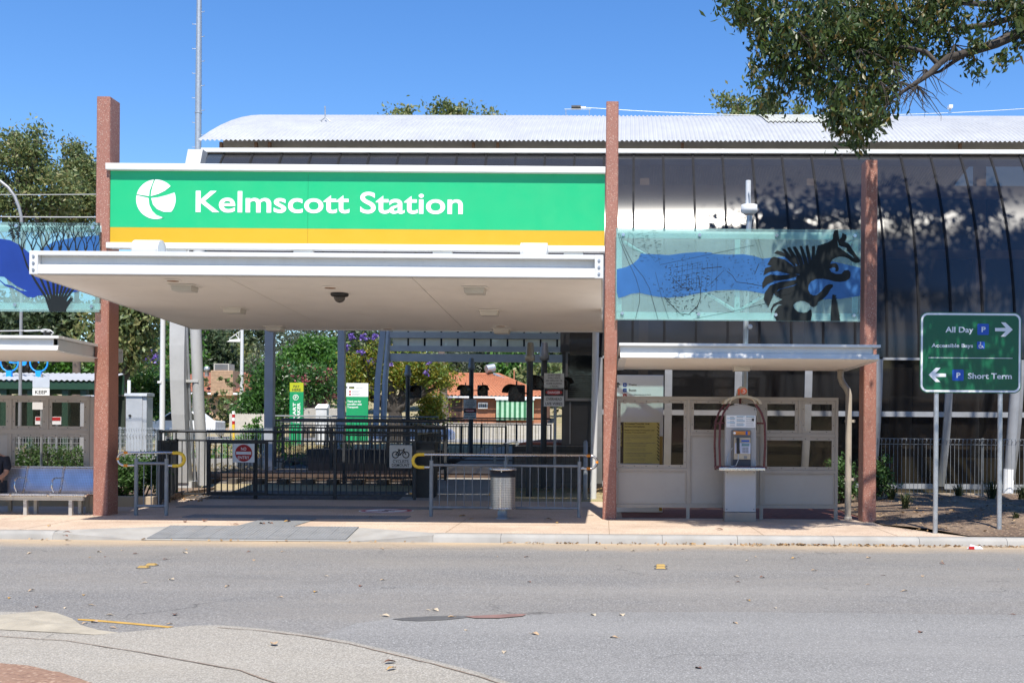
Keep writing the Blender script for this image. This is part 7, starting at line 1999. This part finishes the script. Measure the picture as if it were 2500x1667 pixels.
for s_, cy, w in (('Thank you for', 928, 155), ('travelling with', 960, 162), ('Transperth', 993, 122)):
    a = tp_(958, cy); text(s_, 'lettering', t, SIGNWHITE, a[0], a[1], TY - 0.003, 0.092, w*0.2169/FPX*TY, 0.03)
a = tp_(978, 777); c = tp_(1038, 753); wo = B(a[0], c[0], TY - 0.004, TY - 0.001, a[1], c[1]).build('way_out_plate', INK, t)
text('Way out', 'plate_text', wo, FLUORO, a[0] + 0.03, a[1] + 0.02, TY - 0.005, 0.055, c[0] - a[0] - 0.06, 0.02)
text('Railway Avenue', 'lettering', t, INK, tp_(1050, 770)[0], tp_(1050, 770)[1], TY - 0.003, 0.043, 0.37)
for cy in (810, 841):
    a = tp_(978, cy + 10); c = tp_(999, cy - 10); B(a[0], c[0], TY - 0.004, TY - 0.001, a[1], c[1]).build('symbol', SIGNRED, t)
    for k, w in ((-4, 125), (6, 100)):
        a = tp_(1008, cy + k); B(a[0], a[0] + w*0.0036, TY - 0.004, TY - 0.001, a[1], a[1] + 0.016).build('text_line', INKGREY, t)
a = tp_(942, 775); MB().prism([tp_(950, 778), tp_(956, 778), tp_(956, 762), tp_(964, 768), tp_(964, 762), tp_(953, 750), tp_(944, 760), tp_(944, 766), tp_(950, 762)], TY - 0.004, TY - 0.001).build('arrow', INK, t)

# lamp posts with truss arms
def truss_lamp(label, px, ytop, ybot, Y, tipx):
    X, zt_ = at(px, ytop, Y)[0], at(px, ytop, Y)[2]
    t = thing('truss_lamp', label, 'lamp post', (X, Y, gz(Y)), 'white lamp posts with truss arms')
    MB().tube([(X, Y, gz(Y)), (X, Y, zt_)], [0.12, 0.09], 12).build('pole', WHITE, t)
    tx = at(tipx, ytop, Y)[0]; L = tx - X
    for a, b_ in (((0, 0), (1, -0.55)), ((0, -0.55), (1, -0.62)), ((0.5, -0.28), (0.25, -0.57)), ((0.25, -0.14), (0.25, -0.57))):
        rod([(X + L*a[0], Y, zt_ + a[1]), (X + L*b_[0], Y, zt_ + b_[1])], 0.025, 6).build('truss_bar', WHITE, t)
    MB().hexa([(X + L*0.1, Y-0.15, zt_-0.72), (X + L*1.15, Y-0.15, zt_-0.72), (X + L*1.15, Y+0.15, zt_-0.72), (X + L*0.1, Y+0.15, zt_-0.72), (X + L*0.1, Y-0.1, zt_-0.60), (X + L*0.8, Y-0.1, zt_-0.60), (X + L*0.8, Y+0.1, zt_-0.60), (X + L*0.1, Y+0.1, zt_-0.60)]).build('lamp_head', WHITE, t)
truss_lamp('white lamp post with truss arm beside the brick chimney', 591, 805, 1000, 66, 560)
truss_lamp('white lamp post with truss arm peeping from behind the column', 272, 762, 1000, 60, 322)
X = at(397, 900, 34)[0]
t = thing('white_mast', 'plain white lamp mast before the left tiled roof', 'lamp post', (X, 34, gz(34)))
MB().tube([(X, 34, gz(34)), (X, 34, 6.5)], [0.085, 0.07], 12).build('pole', WHITE, t)
MB().cyl((X, 34, gz(34)), (X, 34, gz(34) + 0.9), 0.12, None, 12).build('sleeve', WHITE, t)
B(X - 0.12, X, 33.9, 34, 2.9, 2.97).build('bracket', WHITE, t)
tag(MB().tube([(at(392, 900, 70)[0], 70, 1), (at(392, 900, 70)[0], 70, 12)], [0.16, 0.12], 10).build('dark_pole', mat('dark_green_pole', (0.03, 0.06, 0.05), 0.6)), 'dark green pole behind the plain white lamp mast', 'pole')
# curved lamp post by the bench
X = at(49, 850, 30)[0]
t = thing('curved_lamp', 'grey lamp post with curved arm behind the tree glass panel', 'lamp post', (X, 30, gz(30)))
pts = [(X, 30, gz(30) - 0.3), (X + 0.02, 30, 4)] + [at(x, y, 30) for x, y in ((54, 560), (52, 530), (46, 505), (36, 480), (20, 458), (0, 442), (-30, 430))]
MB().tube(pts, [0.05] + [0.042]*8, 12).build('pole', mat('pale_grey_pole', (0.26, 0.265, 0.275), 0.45, 0.2), t)
MB().ball(at(-45, 430, 30), (0.3, 0.12, 0.08), 12, 6).build('lamp_head', GALV, t)
# tall mast left of the roof, with step pegs
MY = 60.0
X = at(484, 300, MY)[0]
t = thing('radio_mast', 'tall slender galvanised mast with step pegs rising past the roof', 'mast', (X, MY, gz(MY)))
ztop_ = at(484, -60, MY)[2]
MB().tube([(X, MY, gz(MY)), (X, MY, at(484, 215, MY)[2]), (X, MY, at(484, 60, MY)[2]), (X, MY, ztop_)], [0.20, 0.165, 0.145, 0.12], 14).build('shaft', GALV, t)
for k in range(12):
    y = 30 + 30*k; s_ = -1 if k % 2 else 1; p = at(484, y, MY)
    rod([(p[0], MY, p[2]), (p[0] + s_*0.32, MY, p[2]), (p[0] + s_*0.33, MY, p[2] + 0.07)], 0.015, 6).build('step_peg', GALV, t)
MB().lathe([(0.19, -0.03), (0.19, 0.03)], (X, MY, at(484, 276, MY)[2]), 14).build('joint_ring', GALV, t)
# overhead wires
def wire(label, a, b_, sag, r=0.012, Y0=None):
    A, Bv = Vector(a), Vector(b_); n = 14
    return tag(rod([A + (Bv - A)*k/n - Vector((0, 0, sag*4*(k/n)*(1 - k/n))) for k in range(n+1)], r, 5).build('overhead_wire', WIRE), label, 'wire', 'overhead wires')
WIRE = mat('wire_pale', (0.50, 0.50, 0.50), 0.5, 0.3)
wire('upper overhead wire crossing the gum trees behind the bench', at(-200, 474, 34), at(300, 474, 34), 0.02)
wire('lower overhead wire just above the tree glass panel', at(-200, 526, 30), at(300, 530, 30), 0.02, 0.015)
wire('thin overhead wire running along the white roof ridge', at(1430, 263, 36), at(2700, 250, 36), 0.35, 0.008)
wire('short overhead wire behind the bench canopy roof', at(-150, 808, 24), at(120, 806, 24), 0.01, 0.016)
t = thing('wire_insulator', 'dark insulator on the roof wire beside the tall column', 'insulator', at(1405, 263, 36))
MB().cyl(at(1395, 263, 36), at(1418, 263, 36), 0.07, None, 10).build('body', INK, t); rod([at(1418, 263, 36), at(1430, 263, 36)], 0.03).build('clamp', SIGNWHITE, t)
t = thing('wire_insulator', 'pale insulator on the roof wire over the near tree twigs', 'insulator', at(2320, 262, 36))
B(*[v for pr in zip((at(2315, 262, 36)[0], 35.9, at(2315, 265, 36)[2]), (at(2324, 262, 36)[0], 36.1, at(2315, 258, 36)[2])) for v in pr]).build('body', SIGNWHITE, t); rod([at(2319, 264, 36), at(2319, 272, 36)], 0.02).build('clamp', GALV, t)
t = thing('cable_anchor', 'knotted steel cable anchor on the bench canopy roof', 'cable anchor', at(125, 815, 19.4))
A = at(120, 808, 19.4); rod([at(60, 808, 19.4), at(95, 807, 19.4), at(110, 804, 19.4), at(122, 806, 19.4), at(131, 812, 19.4), at(125, 817, 19.4)], 0.012).build('cable', WIRE, t)
rod([at(100, 808, 19.4), at(112, 811, 19.4), at(122, 808, 19.4)], 0.014).build('cable', WIRE, t)
B(at(113, 812, 19.4)[0], at(117, 812, 19.4)[0], 19.3, 19.5, 3.0, at(113, 810, 19.4)[2]).build('lug', BLACK, t)
# white electrical cabinets
def cabinet(label, px0, py0, px1, py1, Y):
    x0, x1, z0, z1 = rect(px0, py0, px1, py1, Y)
    t = thing('electrical_cabinet', label, 'cabinet', ((x0+x1)/2, Y, gz(Y)), 'white electrical cabinets by the line')
    xm = x0 + (x1 - x0)*0.8
    CABM = mat('white_cabinet', (0.42, 0.435, 0.455), 0.45, 0.2, var=0.1, scale=2)
    B(x0, xm, Y, Y + 0.55, gz(Y) - 0.1, z1 - 0.12).build('body', CABM, t, bevel=0.01)
    B(xm, x1, Y + 0.03, Y + 0.55, gz(Y) - 0.1, z1 - 0.14).build('side_bay', CABM, t)
    MB().prism([(Y - 0.05, z1 - 0.12), (Y + 0.62, z1 - 0.12), (Y + 0.62, z1 - 0.02), (Y + 0.5, z1), (Y - 0.02, z1 - 0.03)], x0 - 0.04, x1 + 0.03, 'x').build('hood', CABM, t)
    MB().cyl((x0 + 0.15, Y - 0.04, z0 + 0.5), (x0 + 0.15, Y, z0 + 0.5), 0.045, None, 10).build('lock', INK, t)
cabinet('white electrical cabinet behind the mesh fence beside the tall column', 307, 958, 357, 1050, 38)
cabinet('white electrical cabinet behind the wide bench screen', 195, 963, 238, 1085, 26.0)
t = thing('marker_post', 'small white marker post above the electrical cabinet', 'post', at(314, 940, 39.5))
x0, x1, z0, z1 = rect(311, 928, 318, 960, 39.5)
B(x0, x1, 39.5, 39.55, gz(39.5), z1).build('plate', SIGNWHITE, t)
# bicycle shelter, bicycle sculpture, KEEP sign
SHY = 40.0
x0, x1 = at(-150, 920, SHY)[0], at(243, 920, SHY)[0]
ze, zt_ = at(120, 928, SHY)[2], at(120, 911, SHY + 2.2)[2]
t = thing('bicycle_shelter', 'dark green open shelter with white corrugated roof behind the bench', 'shelter', ((x0+x1)/2, SHY + 1, gz(SHY)))
pitch = 0.2; n = int((x1-x0)/pitch*6); vv = []
for i in range(n + 1):
    X = x0 + pitch/6*i; d = 0.025*math.sin(2*math.pi*i/6)
    vv += [(X, SHY, ze + d), (X, SHY + 2.2, zt_ + d)]
MB().add(vv, [(2*i, 2*i+2, 2*i+3, 2*i+1) for i in range(n)], True).build('roof_sheet', ROOFM, t)
GREENP = mat('dark_green_steel', (0.010, 0.045, 0.022), 0.5)
B(x0, x1, SHY + 0.05, SHY + 0.15, ze - 0.32, ze - 0.06).build('fascia', GREENP, t)
B(x0, x1, SHY + 2.0, SHY + 2.1, ze - 0.45, zt_ - 0.06).build('fascia', GREENP, t)
for px in (10, 75, 160, 205, 236):
    X = at(px, 950, SHY + 0.2)[0]; B(X - 0.11, X + 0.11, SHY + 0.16, SHY + 0.36, gz(SHY) - 0.1, ze - 0.1).build('post', GREENP, t)
B(x0, x1, SHY + 2.12, SHY + 2.16, gz(SHY), ze - 0.5).build('back_screen', mat('dark_mesh_green', (0.02, 0.03, 0.02), 0.8, var=0.3), t)
BIKEB = mat('bright_blue_paint', (0.01, 0.30, 0.85), 0.35)
pA, pB_ = at(23, 885, SHY + 1.0), at(94.7, 885, SHY + 1.0)
t = thing('bicycle_sculpture', 'bright blue bicycle outline sculpture on the white corrugated roof', 'sculpture', ((pA[0]+pB_[0])/2, SHY + 1, ze))
bike((pA[0]+pB_[0])/2, pA[2], pB_[0] - pA[0], SHY + 1.0, 0.028, 'frame_outline', BIKEB, t)
for p in (pA, pB_):
    B(p[0] - 0.1, p[0] + 0.1, SHY + 0.95, SHY + 1.05, ze, p[2] - 0.29).build('foot', BIKEB, t)
MB().cyl(((pA[0]+pB_[0])/2 - 0.02, SHY + 0.97, pA[2]), ((pA[0]+pB_[0])/2 - 0.02, SHY + 1.03, pA[2]), 0.11, None, 16).build('chain_disc', BIKEB, t)
KSY = 22.0
x0, x1, z0, z1 = rect(79.5, 921, 121, 975, KSY)
t = thing('keep_sign', 'small white sign reading keep above the bench screen', 'sign', ((x0+x1)/2, KSY, 0))
zm = at(100, 946.5, KSY)[2]
MB().prism(rrect(x0, x1, zm + 0.004, z1, 0.02), KSY - 0.004, KSY).build('upper_plate', mat('reflective_pale_blue', (0.50, 0.56, 0.66), 0.4), t)
B(x0, x1, KSY - 0.004, KSY, z0 - 0.2, zm - 0.004).build('lower_plate', SIGNWHITE, t)
text('KEEP', 'lettering', t, INK, (x0+x1)/2, at(100, 961, KSY)[2], KSY - 0.006, 0.072, 0.235, 0.02, 'C')
MB().cyl(((x0+x1)/2, KSY + 0.03, 0), ((x0+x1)/2, KSY + 0.03, at(100, 913, KSY)[2]), 0.025, None, 10).build('post', GALV, t)
t = thing('danger_sign', 'small red danger sign on the fence seen through the bench windows', 'sign', at(120, 1040, 24.5))
for px in (100, 137):
    x0, x1, z0, z1 = rect(px - 13, 1017, px + 13, 1036, 24.5)
    pl_ = B(x0, x1, 24.48, 24.5, z0, z1).build('plate', SIGNWHITE, t)
    B(x0 + 0.01, x1 - 0.01, 24.475, 24.479, (z0+z1)/2, z1 - 0.01).build('red_band', SIGNRED, pl_)
    B(x0 + 0.1, x0 + 0.14, 24.51, 24.54, 0.1, z1).build('stake', GALV, t)
# weld mesh fences
def mesh_fence(label, pts, zb, h, m, dx=0.1, dz=0.2, post=2.2, rw=0.0045, top=True, group='weld mesh fences'):
    t = thing('mesh_fence', label, 'fence', (pts[0][0], pts[0][1], zb), group)
    for (x0, y0), (x1, y1) in zip(pts, pts[1:]):
        L = math.hypot(x1-x0, y1-y0); npn = max(1, round(L/post))
        for k in range(npn + 1):
            f = k/npn; x, y = x0+(x1-x0)*f, y0+(y1-y0)*f
            MB().cyl((x, y + 0.04, zb - 0.1), (x, y + 0.04, zb + h + 0.02), 0.03, None, 10).build('post', m, t)
        for k in range(npn):
            f0, f1 = k/npn, (k+1)/npn
            a = (x0+(x1-x0)*f0, y0+(y1-y0)*f0); c = (x0+(x1-x0)*f1, y0+(y1-y0)*f1)
            b = MB(); l = math.dist(a, c); nv = int(l/dx)
            for i in range(nv + 1):
                x, y = a[0]+(c[0]-a[0])*i/nv, a[1]+(c[1]-a[1])*i/nv
                b.tube([(x, y, zb + 0.05), (x, y, zb + h)], rw, 4, cap=False)
                if top: b.tube([(x, y, zb + h), (x, y - 0.07, zb + h + 0.04 - 0.08), (x, y, zb + h - 0.12)], rw, 4, cap=False)
            z = 0.06
            while z < h:
                b.tube([(a[0], a[1], zb + z), (c[0], c[1], zb + z)], rw, 4, cap=False); z += dz
            for z in (h, h - 0.12):
                b.tube([(a[0], a[1], zb + z), (c[0], c[1], zb + z)], rw*1.3, 4, cap=False)
            tag(b.build('mesh_panel', m, t), kind='stuff')
    return t
xL = at(292, 1050, 30)[0]
MESHG = mat('zinc_mesh', (0.52, 0.54, 0.55), 0.45, 0.5, var=0.08)
mesh_fence('pale weld mesh fence in front of the white electrical cabinet', [(-24, 34.5), (at(640, 1030, 34.5)[0], 34.5)], gz(34.5), 1.15, MESHG, 0.075, 0.15, 2.4)
mesh_fence('pale weld mesh fence behind the bench and garden bed', [(-15, 26.8), (at(380, 1100, 26.8)[0], 26.8)], 0.05, 1.35, MESHG, 0.075, 0.15, 2.4)
mesh_fence('grey wire fence with looped top beside the short red column', [(at(2132, 1100, 24.0)[0], 24.0), (13, 24.0)], 0.16, 1.28, RAILGREY, 0.088, 5, 2.5, 0.0055)
mesh_fence('wire fence in the shade behind the long hoop barrier', [(at(1253, 1100, 26.6)[0], 26.6), (at(1445, 1100, 26.6)[0], 26.6)], 0.0, 1.2, DARKFENCE, 0.1, 0.25, 1.3)
p = at(389, 1200, 22.3)
tag(B(p[0] - 0.045, p[0] + 0.045, 22.25, 22.33, 0.1, 1.52).build('gate_post', mat('sage_post', (0.36, 0.39, 0.36), 0.5)), 'pale sage green square post at the corner of the dark fence', 'post')
# bollard and cars
X = at(570, 1030, 46)[0]
t = thing('bollard', 'yellow bollard with red and white bands beyond the line', 'bollard', (X, 46, 0.8))
zt_ = at(570, 1003, 46)[2]
MB().cyl((X, 46, 0.78), (X, 46, zt_ - 0.55), 0.06, None, 12).build('yellow_shaft', YELLOW, t)
for k, m_ in enumerate((SIGNRED, SIGNWHITE, SIGNRED, SIGNWHITE)):
    MB().cyl((X, 46, zt_ - 0.55 + 0.1375*k), (X, 46, zt_ - 0.55 + 0.1375*(k+1)), 0.062, None, 12).build('band', m_, t)
def car(label, X, Y, zb, m, flip=1):
    t = thing('parked_car', label, 'car', (X, Y, zb), 'cars parked in the far street')
    body = [(-2.1, 0.35), (2.1, 0.35), (2.15, 0.7), (1.95, 0.92), (1.0, 1.0), (0.35, 1.46), (-0.9, 1.5), (-1.5, 1.05), (-2.1, 1.0)]
    MB().prism([(X + flip*a, zb + b) for a, b in body], Y - 0.8, Y + 0.8).build('body', m, t, bevel=0.05)
    win = [(0.85, 1.02), (0.32, 1.40), (-0.2, 1.43), (-0.2, 1.02)]; win2 = [(-0.28, 1.02), (-0.28, 1.43), (-0.85, 1.44), (-1.2, 1.06)]
    for w_ in (win, win2):
        MB().prism([(X + flip*a, zb + b) for a, b in w_], Y - 0.812, Y - 0.802).build('window', mat('car_glass', (0.015, 0.018, 0.02), 0.08), t)
    for a in (-1.3, 1.3):
        wh = MB().cyl((X + flip*a, Y - 0.83, zb + 0.31), (X + flip*a, Y - 0.6, zb + 0.31), 0.31, None, 18).build('wheel', INK, t)
        MB().cyl((X + flip*a, Y - 0.84, zb + 0.31), (X + flip*a, Y - 0.83, zb + 0.31), 0.19, None, 14).build('rim', GALV, wh)
    B(X + flip*0.1 - 0.08, X + flip*0.1 + 0.08, Y - 0.825, Y - 0.803, zb + 0.88, zb + 0.91).build('handle', INK, t)
    return t
car('white car parked in the far street beside the leaning frame', at(440, 1020, 59.5)[0], 59.7, 0.86, mat('car_white', (0.68, 0.68, 0.68), 0.2), -1)
car('pale blue car parked before the white paling fence', at(1010, 1020, 60)[0], 60.2, 0.60, mat('car_blue', (0.30, 0.40, 0.60), 0.2), 1)
# ------------------------------------------------------------------ fallen leaves, litter, road studs
LEAFC = [mat('dry_leaf_tan', (0.36, 0.25, 0.15), 0.8, var=0.2, scale=30), mat('dry_leaf_gold', (0.38, 0.22, 0.06), 0.8, var=0.2, scale=30), mat('dry_leaf_brown', (0.14, 0.065, 0.04), 0.8, var=0.2, scale=30), mat('dry_leaf_pale', (0.42, 0.34, 0.24), 0.8, var=0.2, scale=30)]
def leafmesh(i):
    rg = random.Random(i); n = 6; b = MB(); vv = []; w = rg.uniform(0.22, 0.34)
    for k in range(n + 1):
        t_ = k/n; hw = w*math.sin(math.pi*min(1, t_*0.93 + 0.05))**0.8
        cz = 0.10*math.sin(math.pi*t_)*rg.uniform(0.4, 1.4) + 0.02
        vv += [(t_ - 0.5, hw, cz + hw*0.35), (t_ - 0.5, 0, cz), (t_ - 0.5, -hw, cz + hw*0.4)]
    b.add(vv, [(3*k, 3*k+3, 3*k+4, 3*k+1) for k in range(n)] + [(3*k+1, 3*k+4, 3*k+5, 3*k+2) for k in range(n)], True)
    b.tube([(0.5, 0, 0.02), (0.75, 0.04, 0.05)], 0.02, 4)
    return b
leafme = [[leafmesh(i).mesh('fallen_leaf', m_) for m_ in LEAFC] for i in range(4)]
def leaf(px, py, z, L, ci, label, group, i):
    p = atg(px, py, z)
    o = link('fallen_leaf', leafme[i % 4][ci], None, (p[0], p[1], z + 0.004))
    o.scale = (L, L, L); o.rotation_euler = (rg.uniform(-.15, .15), rg.uniform(-.15, .15), rg.uniform(0, 6.28))
    col_ = ('tan', 'golden', 'dark brown', 'pale')[ci]
    zx = ('before the bench' if px < 260 else 'before the kerb ramp' if px < 900 else 'before the bin barrier' if px < 1480 else 'before the payphone shelter' if px < 2100 else 'before the green road sign')
    zy = ('' if z > -0.05 or py > 1700 else 'close to the kerb' if py < 1362 else 'in mid road' if py < 1470 else 'near the camera')
    return tag(o, col_ + ' ' + label + ' ' + zy + (' ' if zy else '') + zx, 'leaf', group)
rg = random.Random(12)
spec = [(70, 1351), (72, 1351, 0), (242, 1348), (219, 1361), (257, 1359), (298, 1344), (452, 1350), (454, 1342), (419, 1415), (353, 1423), (77, 1442), (22, 1460), (204, 1453), (222, 1478), (89, 1482), (159, 1484), (267, 1502), (207, 1522), (231, 1519), (414, 1524), (427, 1501), (275, 1533), (555, 1432), (685, 1458), (770, 1445), (796, 1407), (880, 1431), (934, 1416), (941, 1504), (1045, 1490), (1063, 1490), (1137, 1539), (1100, 1507), (1214, 1359), (620, 1368), (404, 1366), (330, 1352), (689, 1347), (608, 1347), (932, 1339), (1292, 1421), (1844, 1359), (1824, 1369), (1937, 1363), (1987, 1393), (1797, 1408), (1861, 1410), (1802, 1421), (1827, 1466), (1893, 1485), (1518, 1502), (1795, 1522), (2247, 1544), (2472, 1501), (2120, 1362), (2299, 1370), (2299, 1376), (2156, 1405), (2252, 1407), (2208, 1443), (2486, 1390), (2119, 1427), (1448, 1502), (1499, 1557), (1705, 1632), (1230, 1593), (1306, 1549), (1285, 1360), (1433, 1344), (1478, 1338), (1545, 1345), (1608, 1342), (1667, 1341)]
for i, s_ in enumerate(spec):
    big = s_[1] > 1480
    leaf(s_[0], s_[1], RZ, rg.uniform(0.045, 0.08), rg.choice((0, 0, 1, 3, 3, 2, 2)), 'curled fallen leaf on the road', 'fallen leaves on the road', i)
for i, (x, y) in enumerate(((163, 1300), (160, 1309), (452, 1274), (1360, 1276), (1757, 1293), (905, 1263), (640, 1279), (660, 1278), (702, 1274), (575, 1281), (1340, 1268), (120, 1284), (1128, 1260), (1150, 1268), (500, 1272))):
    leaf(x, y, 0.004, rg.uniform(0.09, 0.13), rg.choice((0, 1, 1, 2)), 'fallen leaf on the peach footpath', 'fallen leaves on the footpath', i)
for i, (x, y) in enumerate(((952, 1617), (956, 1633), (668, 1573))):
    leaf(x, y, RZ + 0.06, 0.085, (2, 1, 0)[i], 'fallen leaf on the concrete traffic island', 'fallen leaves on the island', i)
b = MB(); rg2 = random.Random(8)
rng = np.random.default_rng(2)
n = 420
lx = np.concatenate([rng.uniform(-1.5, 8, 170), rng.uniform(-14, -2.4, 40), rng.uniform(2, 8, 210)]); ly = KY - np.abs(rng.normal(0, 0.06, n)) - 0.015
tag(link('leaf_litter', leaf_mesh('leaf_litter', np.stack([lx, ly, np.full(n, RZ + 0.012) + rng.uniform(0, 0.012, n)], 1), 0.085, 0.5, foliage('litter_leaves', [(0.16, 0.08, 0.04), (0.38, 0.24, 0.10), (0.42, 0.32, 0.20), (0.36, 0.18, 0.05)], 0.7, 0.1), 2, flat=0.35)), 'dry leaf litter gathered along the gutter', 'leaf litter', kind='stuff')
n = 700
lx = rng.uniform(4.9, 9, n); ly = rng.uniform(17.2, 24, n)
tag(link('bark_litter', leaf_mesh('bark_litter', np.stack([lx, ly, np.array([bedh(a, c) for a, c in zip(lx, ly)]) + 0.012], 1), 0.09, 0.3, MATS['litter_leaves'], 4, flat=0.3)), 'bark and leaf litter on the mulch bed', 'leaf litter', kind='stuff')
n = 260
lx = np.concatenate([rng.uniform(-2.5, 0.2, 160), rng.uniform(-9.3, -8.4, 100)]); ly = np.concatenate([rng.uniform(25.2, 26.6, 160), rng.uniform(23.2, 24.8, 100)])
tag(link('corner_litter', leaf_mesh('corner_litter', np.stack([lx, ly, np.full(n, 0.03) + np.clip((ly - 24.3)*0.09, 0, 1)], 1), 0.10, 0.35, MATS['litter_leaves'], 14, flat=0.3)), 'dry leaves blown together behind the barriers', 'leaf litter', kind='stuff')
# crushed packet in the gutter
p = atg(2378, 1340, RZ)
t = thing('crushed_packet', 'crushed red and white packet lying in the gutter', 'litter', (p[0], p[1], RZ))
b = MB(); rg = random.Random(2)
vv = [(p[0] + 0.12*math.cos(2*math.pi*k/8) + rg.uniform(-.02, .02), p[1] + 0.04*math.sin(2*math.pi*k/8), RZ + 0.005) for k in range(8)] + [(p[0] + 0.08*math.cos(2*math.pi*k/8) + rg.uniform(-.025, .025), p[1] + 0.03*math.sin(2*math.pi*k/8), RZ + 0.05 + rg.uniform(-.02, .02)) for k in range(8)]
b.add(vv, [(k, (k+1) % 8, (k+1) % 8 + 8, k + 8) for k in range(8)] + [tuple(range(8, 16))])
b.build('wrapper', mat('wrapper_white', (0.6, 0.58, 0.6), 0.35), t)
MB().box(p[0] - 0.09, p[0] - 0.01, p[1] - 0.05, p[1] - 0.03, RZ + 0.004, RZ + 0.045).build('red_flap', SIGNRED, t)
# raised yellow road studs
def stud(label, px, py):
    p = atg(px, py, RZ); X, Y = p[0], p[1]
    t = thing('road_stud', label, 'road stud', (X, Y, RZ), 'yellow raised road studs')
    MB().lathe([(0.085, 0), (0.08, 0.006)], (X, Y, RZ + 0.003), 16).build('pad', PATCHD, t)
    MB().hexa([(X-0.06, Y-0.05, RZ+0.008), (X+0.06, Y-0.05, RZ+0.008), (X+0.06, Y+0.05, RZ+0.008), (X-0.06, Y+0.05, RZ+0.008), (X-0.045, Y-0.02, RZ+0.028), (X+0.045, Y-0.02, RZ+0.028), (X+0.045, Y+0.02, RZ+0.028), (X-0.045, Y+0.02, RZ+0.028)]).build('body', mat('dull_yellow_stud', (0.34, 0.22, 0.06), 0.6, dirt=0.4), t)
stud('yellow road stud nearest the kerb in front of the shelter screen', 1613, 1382)
stud('yellow road stud closer to the camera in front of the shelter screen', 1613, 1388)
stud('yellow road stud, farther of the pair before the kerb ramp', 370, 1380)
stud('yellow road stud, nearer of the pair before the kerb ramp', 350, 1386)
